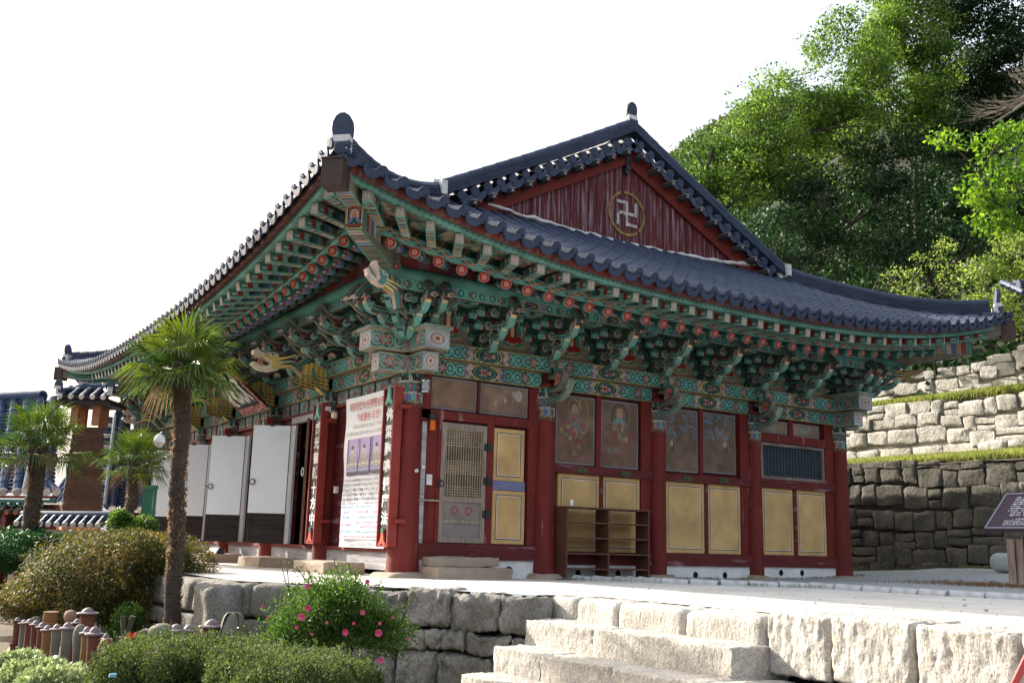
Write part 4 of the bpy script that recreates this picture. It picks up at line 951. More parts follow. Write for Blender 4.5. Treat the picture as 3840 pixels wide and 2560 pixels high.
# murals
def mural(x0, x1, z0, z1, kind, seed):
    Lu, Lv = x1-x0, z1-z0; nu, nv = int(Lu/.011), int(Lv/.011); r = np.random.default_rng(seed)
    a = cv(nu, nv, (.16, .105, .075)); u, v = uvs(nu, nv, Lu, Lv)
    lo = r.random((12, 8)); 
    from_n = np.array([[mnoise.noise(V((i*.05, j*.05, seed))) for i in range(nu)] for j in range(nv)])[..., None]
    a = a*(1+.6*from_n)
    if kind in (1, 2):
        cx = Lu*(.47 if kind == 1 else .5); cy = Lv*.72
        a = a*np.where((v < Lv*.6)[..., None], (1.05, .85, .85), 1)
        if kind == 1:
            ell(a, cx, cy+.13, .15, .16, (.42, .3, .08), Lu, Lv, .88); ell(a, cx+.2, cy-.0, .13, .34, (.42, .3, .08), Lu, Lv, .88); ell(a, cx, cy+.1, .07, .1, (.42, .3, .25), Lu, Lv); ell(a, cx+.02, cy-.08, .14, .13, (.28, .15, .12), Lu, Lv); ell(a, cx-.02, cy-.18, .16, .06, (.12, .18, .2), Lu, Lv)
        else:
            ell(a, cx, cy+.08, .2, .22, BK, Lu, Lv); ell(a, cx, cy+.08, .17, .19, (.1, .09, .08), Lu, Lv); ell(a, cx, cy+.09, .08, .11, (.45, .28, .2), Lu, Lv); ell(a, cx, cy+.18, .08, .04, (.5, .3, .1), Lu, Lv); ell(a, cx-.01, cy-.06, .15, .1, (.12, .3, .3), Lu, Lv)
        for k in range(26): ell(a, cx+r.normal()*.13, cy-.32+r.normal()*.12, .03+.04*r.random(), .03+.03*r.random(), [(.3, .05, .04), (.4, .3, .24), (.12, .2, .2), (.25, .08, .06), (.3, .22, .1)][k % 5], Lu, Lv)
    elif kind in (3, 4):
        for k in range(60):
            x_, y_ = r.random()*Lu, Lv*(.55+.42*r.random()); ell(a, x_, y_, .05*r.random()+.015, .02+.015*r.random(), (.09, .22, .36) if r.random() < .7 else (.08, .1, .08), Lu, Lv)
        cx, cy = (Lu*.25, Lv*.4) if kind == 3 else (Lu*.7, Lv*.45)
        ell(a, cx, cy, .08, .13, (.4, .33, .25), Lu, Lv, .9); ell(a, cx-.02, cy+.05, .035, .055, (.5, .42, .32), Lu, Lv); ell(a, cx, cy-.07, .07, .06, (.07, .05, .05), Lu, Lv)
        a[(np.abs(u-Lu*.45-.1*np.sin(v*5)) < .022) & (v > Lv*.5)] = (.08, .05, .04)
    elif kind == 5:
        a = a*1.6; a[...] = a*np.array((1.1, 1.0, .9))
    elif kind == 6:
        a = a*1.5
        for k in range(14): ell(a, Lu*(.3+.55*r.random()), Lv*(.4+.4*r.random()), .04*r.random()+.01, .05*r.random()+.01, [(.4, .33, .3), (.15, .12, .18), (.3, .1, .08), (.45, .4, .38)][k % 4], Lu, Lv)
        ell(a, Lu*.8, Lv*.7, .08, .1, (.5, .45, .42), Lu, Lv)
    elif kind == 7:
        a = a*1.9*np.array((.95, 1., .85))
        for k in range(9): ell(a, Lu*(.35+.3*r.random()), Lv*(.35+.3*r.random()), .05, .03, (.2, .3, .3), Lu, Lv)
    for k in range(int(160*Lu*Lv)):
        i, j = r.integers(nu), r.integers(nv); a[j, i:i+2] = a[j, i]*1.4
    a = a*.6+np.array((.17, .115, .085))*.4
    b = np.minimum(np.minimum(u, Lu-u), np.minimum(v, Lv-v)); a[b < .035] = (.23, .21, .2); a[b < .008] = (.08, .08, .1); a[(b > .035) & (b < .043)] = (.1, .09, .1)
    mb = MB(); mb.canvas((x0, -.05, z0), (x1-x0, 0, 0), (0, 0, z1-z0), a); mb.bb(x0, x1, -.048, .02, z0, z1, 0, (.2, .18, .17)); o = part('mural_panel', mb, MURAL)
    if kind != 0: tag(o, {1: 'faded mural of a figure with a golden ring halo', 2: 'faded mural of a figure playing a lute', 3: 'mural of a tree with blue leaves and a small figure at the left', 4: 'mural of blue leaves and a small seated figure at the right', 5: 'blank brown mural panel', 6: 'worn brown mural with flaking patches', 7: 'small pale mural strip'}[kind])
for q in ((.345, 1.24, 2.64, 3.185, 5), (1.295, 2.29, 2.64, 3.175, 6), (2.895, 3.78, 1.9, 3.15, 1), (3.91, 4.81, 1.895, 3.15, 2), (5.45, 6.335, 1.92, 3.15, 3), (6.455, 7.36, 1.95, 3.15, 4), (8.03, 8.89, 2.875, 3.15, 7), (9.03, 9.87, 2.865, 3.15, 7)): mural(q[0], q[1], q[2], q[3], q[4], int(q[0]*10))
def ypanel(x0, x1, z0, z1):
    mb = MB(); mb.bb(x0, x1, -.055, .02, z0, z1, 0, (.56, .37, .165)); y = -.0565
    def fr(i, w_, c, y):
        for a, b, c0, d in ((x0+i, x1-i, z0+i, z0+i+w_), (x0+i, x1-i, z1-i-w_, z1-i), (x0+i, x0+i+w_, z0+i+w_, z1-i-w_), (x1-i-w_, x1-i, z0+i+w_, z1-i-w_)): mb.add([(a, y, c0), (b, y, c0), (b, y, d), (a, y, d)], [(0, 1, 2, 3)], 0, c)
    fr(.07, .014, (.03, .03, .05), y); fr(.086, .01, (.75, .72, .68), y-.001); part('yellow_plaster_panel', mb, YPAINT)
YPAINT = paintmat('yellow_ochre_plaster', rough=.9, grime=.35, gcol=(.26, .17, .08), gscale=2.5, wear=(.45, .8), var=.2)
for q in ((1.6, 2.235, 1.53, 2.42), (1.61, 2.27, .47, 1.365), (2.97, 3.89, .378, 1.728), (3.965, 4.84, .378, 1.728), (5.49, 6.475, .396, 1.73), (6.555, 7.455, .396, 1.73), (8.06, 8.98, .402, 1.745), (9.085, 9.995, .402, 1.745)): ypanel(*q)
bx('blue_rail', 1.6, 2.25, -.075, .02, 1.37, 1.525, surf('faded_blue_wood', (.12, .13, .25), (.18, .19, .33), 4, .8, .2, 20, (1, 1, 5), c3=(.35, .28, .3), c3pos=(.6, .7)))
# lattice door
dr = MB(); dx0, dx1, dz0, dz1 = .575, 1.45, .47, 2.43
for a, b, c, d in ((dx0, dx0+.08, dz0, dz1), (dx1-.08, dx1, dz0, dz1), (dx0+.08, dx1-.08, dz1-.1, dz1), (dx0+.08, dx1-.08, dz0, dz0+.08), (dx0+.08, dx1-.08, 1.13, 1.2), (dx0+.08, dx1-.08, .78, .84)): dr.bb(a, b, -.085, -.03, c, d)
door = part('lattice_door', dr, WOODG); lat = MB(); lx0, lx1 = dx0+.08, dx1-.08
nx = 15
for i in range(nx): x = lx0+(lx1-lx0)*(i+.5)/nx; lat.bb(x-.009, x+.009, -.07, -.052, 1.2, dz1-.1)
for z0, z1, k in ((2.06, 2.32, 6), (1.6, 1.8, 5), (1.21, 1.38, 4)):
    for i in range(k+1): z = z0+(z1-z0)*i/k; lat.bb(lx0, lx1, -.0715, -.0535, z-.008, z+.008)
part('lattice', lat, surf('tan_lattice_wood', (.2, .15, .1), (.36, .29, .21), 5, .8), door)
mb = MB(); mb.bb(lx0, lx1, -.05, -.035, 1.2, dz1-.1); part('lattice_backing', mb, surf('dark_lattice_backing', (.035, .028, .02)), door)
mb = MB(); mb.bb(lx0, lx1, -.06, -.035, .84, 1.13, 0, (.2, .17, .16)); mb.bb(lx0, lx1, -.06, -.035, .55, .78, 0, (.22, .19, .19))
for sg, cx in ((-1, .88), (1, 1.15)):
    for k in range(10): a = k*.55; mb.disc((cx+.055*math.cos(a), -.062-.0005*k, .99+.055*math.sin(a)), (1, 0, 0), (0, 0, 1), .026, 8, 0, (.24, .09, .08))
part('carved_door_panels', mb, paintmat('worn_wood_paint', grime=.6, gcol=(.25, .2, .18)), door)
for z in (2.07, 1.5, .95): mb = MB(); mb.bb(1.4, 1.56, -.105, -.088, z-.06, z+.06); mb.tube([(1.47, -.11, z-.075), (1.47, -.11, z+.075)], [.018]*2, 8); part('hinge', mb, METAL, door)
mb = MB(); mb.tube([(.6+.04*math.cos(a), -.1, 1.42+.05*math.sin(a)) for a in [i*.5 for i in range(13)]], [.008]*13, 6); mb.bb(.53, .57, -.12, -.09, 1.36, 1.46); mb.tube([(.55+.02*math.cos(a), -.105, 1.46+.035*math.sin(a)) for a in [i*.35 for i in range(10)]], [.005]*10, 5); part('door_lock', mb, METAL, door)
bx('ledge', .14, .56, -.2, -.1, 1.115, 1.145, WOODG); bx('grey_post', .17, .25, -.16, -.1, .45, 2.4, WOODH)
# ventilation window with pale frame
mb = MB(); x0, x1, z0, z1 = 8.01, 9.93, 1.99, 2.67
for a, b, c, d in ((x0, x0+.06, z0, z1), (x1-.06, x1, z0, z1), (x0+.06, x1-.06, z1-.06, z1), (x0-.04, x1+.07, z0-.06, z0)): mb.bb(a, b, -.12, -.02, c, d)
win = part('window', mb, surf('worn_window_frame', (.13, .08, .075), (.25, .19, .18), 5, .8, c3=(.05, .03, .03), c3pos=(.6, .7)))
mb = MB(); mb.add([(x0+.06, -.05, z0), (x1-.06, -.05, z0), (x1-.06, -.05, z1-.06), (x0+.06, -.05, z1-.06)], [(0, 1, 2, 3)]); part('screen', mb, surf('blue_grey_screen', (.02, .035, .05), (.045, .065, .085), 3, .5), win)
mb = MB()
for i in range(20): x = x0+.06+(x1-x0-.12)*i/19; mb.bb(x-.006, x+.006, -.065, -.055, z0, z1-.06)
for i in range(8): z = z0+(z1-.06-z0)*i/7; mb.bb(x0+.06, x1-.06, -.0665, -.0565, z-.006, z+.006)
part('window_lattice', mb, surf('dark_lattice', (.025, .04, .05)), win)
for x, z in ((3.45, 1.805), (4.45, 1.80), (5.98, 1.80), (6.95, 1.82)): mb = MB(); mb.bb(x-.12, x+.12, -.135, -.121, z-.05, z+.045); part('name_plate', mb, surf('green_brass_plate', (.03, .04, .012), (.07, .08, .03), 20, .5))
# --- front facade
bx('sill_plank', -.02, .08, .2, 3.0, .12, .33, WOODH)
for a, b in zip(FY, FY[1:]):
    bx('footing_plank', -.05, .08, a+.19, b-.19, .0, .285, WOODH); bx('threshold', -.1, .1, a+.17, b-.17, .29, .355, RED)
    bx('front_lintel', -.06, .08, a+.16, b-.16, 2.9, 2.965, RED); n = 5
    for i in range(n):
        y0 = a+.18+(b-a-.36)*i/n; y1 = a+.18+(b-a-.36)*(i+1)/n
        img = speck_canvas(int((y1-y0)/.02), 11, [G1, G2, (.2, .28, .3), GM, (.3, .42, .4), (.12, .12, .2), G2], i); ell(img, .5, .5, .2, .3, (.25, .1, .1))
        mb = MB(); mb.canvas((-.03, y0+.025, 2.968), (0, y1-y0-.05, 0), (0, 0, .23), img); part('transom_panel', mb, PAINT)
        mb = MB(); mb.bb(-.05, .06, y1-.025, y1+.025, 2.966, 3.199); part('transom_post', mb, RED)
mb = MB()
for y0, y1 in ((.15, 3.05), (3.3, 4.18), (5.05, 6.0), (6.3, 8.9), (9.2, 11.5), (11.8, 13.7), (14.1, 16.2)): mb.bb(.02, .09, y0, y1, .35, 2.9)
part('front_wall_panel', mb, REDH)
bx('door_jamb', -.06, .06, 4.12, 4.2, .36, 2.9, RED); bx('pale_lintel', -.075, .02, 3.9, 5.2, 2.78, 2.9, WOODH)
PAPER = surf('white_door_paper', (.72, .76, .8), (.78, .82, .86), 1.2, .9, .15, 2.5, bdist=.02, c3=(.5, .56, .64), c3pos=(.6, .9), c3scale=.8)
def leaf(hy, fx=-.66, fy=.42, z0=.355, z1=2.74):
    H = V((-.06, hy, 0)); F = H+V((fx, fy, 0)); d = (F-H).normalized(); n = V((d.y, -d.x, 0)); n = n if n.y < 0 else -n; w_ = (F-H).length; Z = V((0, 0, 1))
    def slab(mb, a0, a1, b0, b1, t0, t1, m=0):
        c = H+d*(a0+a1)/2+n*(t0+t1)/2+Z*(b0+b1)/2; mb.box(c, (abs(a1-a0)/2, abs(t1-t0)/2, (b1-b0)/2), m, None, Matrix((d, n, Z)).transposed())
    mb = MB(); slab(mb, 0, .07, z0, z1, -.02, .03); slab(mb, w_-.07, w_, z0, z1, -.02, .03); slab(mb, .07, w_-.07, z0, z0+.07, -.02, .03); slab(mb, .07, w_-.07, z0+.3, z0+.36, -.02, .03); slab(mb, .07, w_-.07, z0+.56, z0+.63, -.02, .03); slab(mb, .07, w_-.07, z1-.06, z1, -.02, .03)
    slab(mb, .07, w_-.07, z0+.07, z0+.3, -.01, .012); slab(mb, .07, w_-.07, z0+.36, z0+.56, -.01, .012)
    o = part('door_leaf', mb, WOODD); mb = MB(); slab(mb, .015, w_-.008, z0+.6, z1+.0, .031, .036); part('paper_panel', mb, PAPER, o)
    mb = MB(); c = H+d*(w_-.07)+n*.06+Z*1.58; mb.tube([c+d*.055*math.cos(a)+Z*.055*math.sin(a) for a in [i*.5 for i in range(14)]], [.009]*14, 6, 0); mb.tube([c, c+n*.02], [.05, .03], 12, 1); mb.tube([c+n*-.03+d*.06, c+n*-.03+d*.12], [.012]*2, 6, 0); part('ring_handle', mb, [METAL, PLAS], o)
    mb = MB(); slab(mb, w_*.45, w_*.55, z1-.02, z1+.03, .037, .045); part('clip', mb, METAL, o)
    # second folded leaf, seen edge-on at the hinge
    mb = MB(); e = H+V((.02, -.27, 0)); mb.box((e+H)/2+V((0, 0, (z0+z1)/2)), (.025, .13, (z1-z0)/2), 0); part('folded_leaf', mb, surf('pale_grey_jamb%d' % int(hy), (.3, .3, .31), (.5, .5, .5), 3, .8, .2, 20, (3, 3, .5)), o)
for hy in (5.22, 8.12, 11.0, 13.45): leaf(hy)
mb = MB(); mb.box((-.2, 3.86, 1.55), (.025, .3, 1.19), 0, None, Matrix.Rotation(R_(-27), 3, 'Z')); o = part('half_open_leaf', mb, WOODV)
mb = MB(); mb.tube([(-.34, 3.72-.06*math.cos(a), 1.72+.075*math.sin(a)) for a in [i*.45 for i in range(15)]], [.01]*15, 6); part('ring_handle', mb, PLAS, o)
# ================================================================ GROUND
def sst(t): t = max(0, min(1, t)); return t*t*(3-2*t)
def tz(x, y):
    d = math.hypot(max(0, -x, x-W), max(0, -y, y-LH)) ; z = -.09+.07*sst((d-.3)/3.5) if (x < 0 or y < 0) else -.09
    return z+.22*sst((x-8)/7)*sst((3-y)/5+.4)+.006*mnoise.noise(V((x*.9, y*.9, 0)))
def onz(px, py):                            # point of the terrace seen at photo pixel px,py
    d = FW+RT*((px-1920)/FPX)-UP*((py-1280)/FPX); z = -.05
    for _ in range(8): t = (z-CP.z)/d.z; p = CP+d*t; z = tz(p.x, p.y)
    return V((p.x, p.y, z))
EDGE = [(-4.1, 30), (-4.0, -3.2), (-2.88, -4.39), (-2.47, -5.21), (-1.87, -6.05), (-1.45, -6.35), (-1.45, -16)]
def edge_x(y):
    for (x0, y0), (x1, y1) in zip(EDGE, EDGE[1:]):
        if y1 <= y <= y0: return x0+(x1-x0)*(y-y0)/(y1-y0)
    return -1.45
def terrain(nm, xs, ys, zf, m, kind='structure'):
    mb = MB(); W_ = len(xs); vs = [V((x, y, zf(x, y))) for y in ys for x in xs]
    mb.add(vs, [(j*W_+i, j*W_+i+1, (j+1)*W_+i+1, (j+1)*W_+i) for j in range(len(ys)-1) for i in range(W_-1)]); o = build(nm, mb, m, None, True); tag(o, kind=kind); return o
ys = sorted(set([round(-16+.4*i, 2) for i in range(116)]+[e[1] for e in EDGE if -16 <= e[1] <= 30])); nx = 44
mb = MB(); vs = []
for y in ys:
    x0 = edge_x(y)+(.38 if y < -6.2 else .3)
    for i in range(nx+1): t = (i/nx)**1.5; x = x0+(15.3-x0)*t; vs.append(V((x, y, tz(x, y))))
mb.add(vs, [(j*(nx+1)+i, j*(nx+1)+i+1, (j+1)*(nx+1)+i+1, (j+1)*(nx+1)+i) for j in range(len(ys)-1) for i in range(nx)])
tag(build('terrace_ground', mb, GRND, None, True), kind='structure')
mb = MB(); mb.add([(-900, -900, -1.1), (-1.2, -900, -1.1), (-1.2, 900, -1.1), (-900, 900, -1.1)], [(0, 1, 2, 3)]); mb.add([(-1.2, -900, -1.1), (900, -900, -1.1), (900, -16, -1.1), (-1.2, -16, -1.1)], [(0, 1, 2, 3)]); tag(build('garden_ground', mb, SOIL), kind='structure')
# gravel between the tile border and the hall
bp = [onz(px, py) for px, py in ((2060, 2172), (2190, 2174), (2330, 2178), (2499, 2186), (2695, 2192), (2832, 2196), (2987, 2201), (3073, 2204), (3374, 2223), (3577, 2235), (3832, 2247), (4300, 2275))]
mb = MB(); vs = []
for p in bp:
    q = V((max(p.x+.5, 15.2 if p.x > 3 else 11), max(p.y, 2) if p.x < 3 else 3, 0))
    q = V((15.2, p.y+4+(15-p.x)*.35, 0)) if p.x > 1.5 else V((p.x+1.5, -.05, 0))
    for i in range(25): t = i/24; a = p.lerp(q, t); vs.append(V((a.x, a.y, tz(a.x, a.y)+.012)))
mb.add(vs, [(j*25+i, (j+1)*25+i, (j+1)*25+i+1, j*25+i+1) for j in range(len(bp)-1) for i in range(24)])
tag(build('gravel_bed', mb, GRAV, None, True), kind='structure')
# border of roof tiles laid on their backs along the gravel
def seg_pts(P, sp):
    out = []; acc = 0
    for a, b in zip(P, P[1:]):
        L = (b-a).length; t = (sp-acc) if acc else 0
        while t < L: out.append((a.lerp(b, t/L), (b-a).normalized())); t += sp
        acc = (L-(t-sp)) % sp
    return out
tb = thing('tile_border', 'pale row of half-buried roof tiles edging the gravel', 'border', tuple(bp[3])); tl = None
for i, (p, d) in enumerate(seg_pts(bp[1:], .42)):
    if i > 26: break
    if tl is None:
        mb = MB(); mb.tube([V((0, -.2, -.02)), V((0, .19, -.02))], [.09, .075], 8, 0, None, True, R_(-95), R_(95), (0, 0, 1)); tl = autosmooth(build('border_tile', mb, surf('pale_worn_tile', (.3, .32, .33), (.5, .5, .5), 8, .9, .4, 30))); tl.parent = tb; o = tl
    else: o = link(tl.copy(), tb)
    o.location = V((p.x, p.y, tz(p.x, p.y)+.01))-bp[3]; o.rotation_euler = (0, 0, math.atan2(-d.x, d.y)+random.uniform(-.05, .05))
# ================================================================ TERRACE WALL AND STAIR
tw = thing('terrace_wall', 'rough stone retaining wall of big chiselled blocks along the terrace edge', 'stone wall', (-2.5, -5, -.5))
def wall_stone(a, b, z0, z1, m, seed, n=12, amp=.03, fine=.55, depth=.28, rnd=.3, p=tw, nm='stone', wide=.0):
    a = V((a[0], a[1], 0)); b = V((b[0], b[1], 0)); d = (b-a).normalized(); nn = V((d.y, -d.x, 0)); nn = nn if nn.x < 0 else -nn
    mb = MB(); c = (a+b)/2-nn*(depth-.02); c.z = (z0+z1)/2; Rm = Matrix((d, -nn, V((0, 0, 1)))).transposed()
    stone(mb, c, ((b-a).length/2-.008, depth, (z1-z0)/2-.006), seed, n, rnd, amp, 3.2, 0, Rm, fine, True)
    return autosmooth(build(nm, mb, m, p), 75)
def ppx(px, py, xw):                        # photo pixel -> point on plane x = xw
    d = FW+RT*((px-1920)/FPX)-UP*((py-1280)/FPX); t = (xw-CP.x)/d.x; return CP+d*t
# right of and behind the stair: pale coping blocks
ycut = [-5.95, -6.55, -7.2, -8.1, -9.0, -9.62, -10.32, -11.05, -11.8, -12.8]
for i, (a, b) in enumerate(zip(ycut, ycut[1:])):
    top = -.02 if i < 4 else (.015, .03, .02, .03, .02)[i-4]
    if i < 4: wall_stone((-1.4, a), (-1.4, b), -.46, top, STN, 30+i, 14, .02)
    else: wall_stone((-1.38, a-.012), (-1.38, b+.012), -.45, top, STN, 30+i, 34, .008, 2.0, .3, .12)
r = random.Random(8); y = -9.35
while y > -12.8:
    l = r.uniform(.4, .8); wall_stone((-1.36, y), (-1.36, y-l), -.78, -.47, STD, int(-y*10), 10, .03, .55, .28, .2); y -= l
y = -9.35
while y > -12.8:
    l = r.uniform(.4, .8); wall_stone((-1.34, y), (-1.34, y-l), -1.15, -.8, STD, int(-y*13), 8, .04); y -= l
# left of the stair: darker weathered blocks following the bend
bend = [V((-1.5, -6.25, 0)), V((-1.87, -6.02, 0)), V((-2.47, -5.15, 0)), V((-2.88, -4.38, 0)), V((-4.02, -3.2, 0)), V((-4.1, 3, 0))]
def along(s):
    for a, b in zip(bend, bend[1:]):
        L = (b-a).length
        if s <= L: return a.lerp(b, s/L)
        s -= L
    return bend[-1]
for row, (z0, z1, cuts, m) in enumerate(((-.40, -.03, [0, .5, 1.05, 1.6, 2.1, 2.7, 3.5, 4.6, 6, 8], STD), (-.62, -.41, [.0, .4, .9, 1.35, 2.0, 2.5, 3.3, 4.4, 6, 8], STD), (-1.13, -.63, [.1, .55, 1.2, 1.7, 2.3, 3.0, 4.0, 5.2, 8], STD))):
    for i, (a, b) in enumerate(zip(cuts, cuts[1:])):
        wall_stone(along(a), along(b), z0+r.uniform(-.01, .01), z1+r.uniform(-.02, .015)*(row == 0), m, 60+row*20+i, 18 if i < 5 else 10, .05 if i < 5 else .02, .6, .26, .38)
mb = MB(); stone(mb, (-3.9, -3.2, -.55), (.2, .3, .5), 3, 14, .4, .04, 3, 0, None, .5); autosmooth(build('stone', mb, STD, tw), 75)
mb = MB(); pts = [(-4.0, 30), (-3.9, -3.1), (-2.7, -4.3), (-2.3, -5.1), (-1.7, -6.0), (-1.2, -6.3), (-1.2, -16)]
for (x0, y0), (x1, y1) in zip(pts, pts[1:]): mb.add([(x0, y0, -1.2), (x1, y1, -1.2), (x1, y1, -.09), (x0, y0, -.09)], [(0, 1, 2, 3)])
build('rubble_core', mb, DARK, tw)
st = thing('stone_stair', 'flight of pale rough granite steps climbing the terrace wall', 'stone stair', (-2.2, -7.8, -1.1))
for k, (z1, xf, yl, cuts) in enumerate(((-.245, -1.8, -6.25, (-7.35, -9.04)), (-.475, -2.2, -6.32, (-7.1, -8.1, -9.06)), (-.70, -2.6, -6.4, (-7.6, -8.4, -9.08)), (-.92, -3.0, -6.5, (-7.4, -9.1)))):
    a = yl
    for j, b in enumerate(cuts):
        mb = MB(); stone(mb, (xf+.33, (a+b)/2, z1-.14), (.33, abs(a-b)/2-.003, .14), k*5+j, 24, .1, .014, 4, 0, None, .9, True); autosmooth(build('step', mb, STN, st), 75); a = b
for i, z in enumerate((-.58, -.82, -1.04)):
    mb = MB(); stone(mb, (-1.75-.1*i, -9.16, z), (.42, .09, .105), 90+i, 8, .2, .02, 4, 0, None, .5); autosmooth(build('side_stone', mb, STN, st), 75)
# ================================================================ RETAINING WALLS BEHIND
def rubble(nm, x, y0, y1, z0, z1, lab, seed, rowh=.42, lean=.06, zt=None, m=None):
    mb = MB(); r = random.Random(seed); k = 0; z = z0
    while z < z1-.1:
        h = r.uniform(.85, 1.3)*rowh; h = min(h, z1-z) if z1-z-h > .15 else z1-z; y = y0+r.uniform(-.4, 0)
        while y < y1:
            l = r.uniform(.36, .82)*(1.35 if k < 2 else 1); yc = y+l/2; dz = .3*mnoise.noise(V((yc*.45, k*.3, seed))) if 0 < k else 0
            g = (zt(yc) if zt else 0); hh = h/2*r.uniform(.96, 1.08)
            if r.random() < .16 and h > .3:
                for s_ in (-1, 1): stone(mb, (x+lean*(z-z0)+.22, yc, z+h/2+dz+g+s_*hh/2), (.25, l/2-.01, hh/2-.006), int(yc*31+k*7)+s_, 4, .5, .05, 2.3, 0, None, .35)
            else: stone(mb, (x+lean*(z-z0)+.22+r.uniform(-.04, .04), yc, z+h/2+dz+g), (.25, l/2-.008, hh), int(yc*31+k*7), 5, .3, .05, 2.6, 0, None, .6)
            y += l
        z += h; k += 1
    mb2 = MB(); mb2.add([(x+.1, y0, z0-.5), (x+.1, y1, z0-.5), (x+.1+lean*(z1-z0), y1, z1-.1), (x+.1+lean*(z1-z0), y0, z1-.1), (x+.5, y0, z1-.1), (x+.5, y1, z1-.1)], [(0, 1, 2, 3), (3, 2, 5, 4)])
    o = autosmooth(build(nm, mb, m or STG), 60); tag(o, lab, 'stone wall', 'dry stone terraces behind the hall'); build('wall_core', mb2, m or STG, o); return o
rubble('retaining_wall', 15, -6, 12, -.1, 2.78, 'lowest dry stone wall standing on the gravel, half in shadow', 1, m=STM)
rubble('retaining_wall', 17, -6, 12, 2.95, 4.62, 'middle dry stone wall between the two grass ledges', 2, .36)
rubble('retaining_wall', 19, -6, 7.5, 4.9, 5.9, 'topmost dry stone wall above the upper grass ledge', 3, .33, .06, lambda y: .0+.12*(3-y)*.6 if y < 4 else -.15*(y-4))
for x0, x1, z0, z1 in ((15.1, 17.2, 2.72, 3.05), (17.1, 19.2, 4.58, 5.0)):
    mb = MB(); n = 30; vs = [V((x0+(x1-x0)*i/6, -6+18*j/n, z0+(z1-z0)*i/6+.05*mnoise.noise(V((i, j*.7, 1))))) for j in range(n+1) for i in range(7)]
    mb.add(vs, [(j*7+i, j*7+i+1, (j+1)*7+i+1, (j+1)*7+i) for j in range(n) for i in range(6)]); tag(build('terrace_bank', mb, SOIL, None, True), kind='structure')
def hz(x, y):
    a = 5.6+(x-19.5)*.6*sst((x-19)/8)+max(0, x-45)*.12+1.5*mnoise.noise(V((x*.07, y*.07, 0)))
    return a*(1-sst((y-45)/60))-(6*sst((y-45)/60))
terrain('hillside', [19.6+i**1.3*.8 for i in range(30)], [-50+4*i for i in range(40)], hz, surf('dark_forest_floor', (.006, .008, .003), (.016, .018, .008), 1, .95))
def far_z(x, y):
    d = math.hypot(x-107, y-85); return max(-3, 68.5*math.exp(-(d/52)**2)+3*mnoise.noise(V((x*.03, y*.03, 2)))-4)
terrain('distant_hill', [45+5*i for i in range(34)], [30+5*i for i in range(30)], far_z, surf('far_forest', (.02, .04, .015), (.05, .08, .03), .2, .95))
# ================================================================ THINGS ROUND THE HALL
def blk_stone(nm, x0, x1, y0, y1, z0, z1, lab, seed, m=STEP, grp=None, cat='stone block'):
    mb = MB(); stone(mb, ((x0+x1)/2, (y0+y1)/2, (z0+z1)/2), ((x1-x0)/2, (y1-y0)/2, (z1-z0)/2), seed, 14, .14, .018, 3, 0, None, .5); o = autosmooth(build(nm, mb, m), 70); return tag(o, lab, cat, grp)
gs = 'step stones along the front of the hall'
blk_stone('step_stone', -.95, -.2, .95, 2.3, -.14, .105, 'long tan step stone below the banner, nearest the corner column', 1, grp=gs)
blk_stone('step_stone', -.95, -.2, 4.05, 5.3, -.14, .10, 'squat step stone below the open doorway', 2, grp=gs)
blk_stone('step_stone', -.95, -.2, 7.35, 8.7, -.14, .10, 'step stone carrying the small black notice', 3, grp=gs)
blk_stone('step_stone', -.95, -.2, 10.0, 11.3, -.14, .10, 'furthest step stone, half behind the weeping maple', 4, grp=gs)
gs2 = 'two stone steps to the lattice door'
blk_stone('door_step', .27, 1.5, -.5, -.14, .10, .245, 'upper stone step under the lattice door', 5, grp=gs2, cat='step')
blk_stone('door_step', .2, 1.55, -.85, -.14, -.13, .092, 'lower wider stone step under the lattice door', 6, grp=gs2, cat='step')
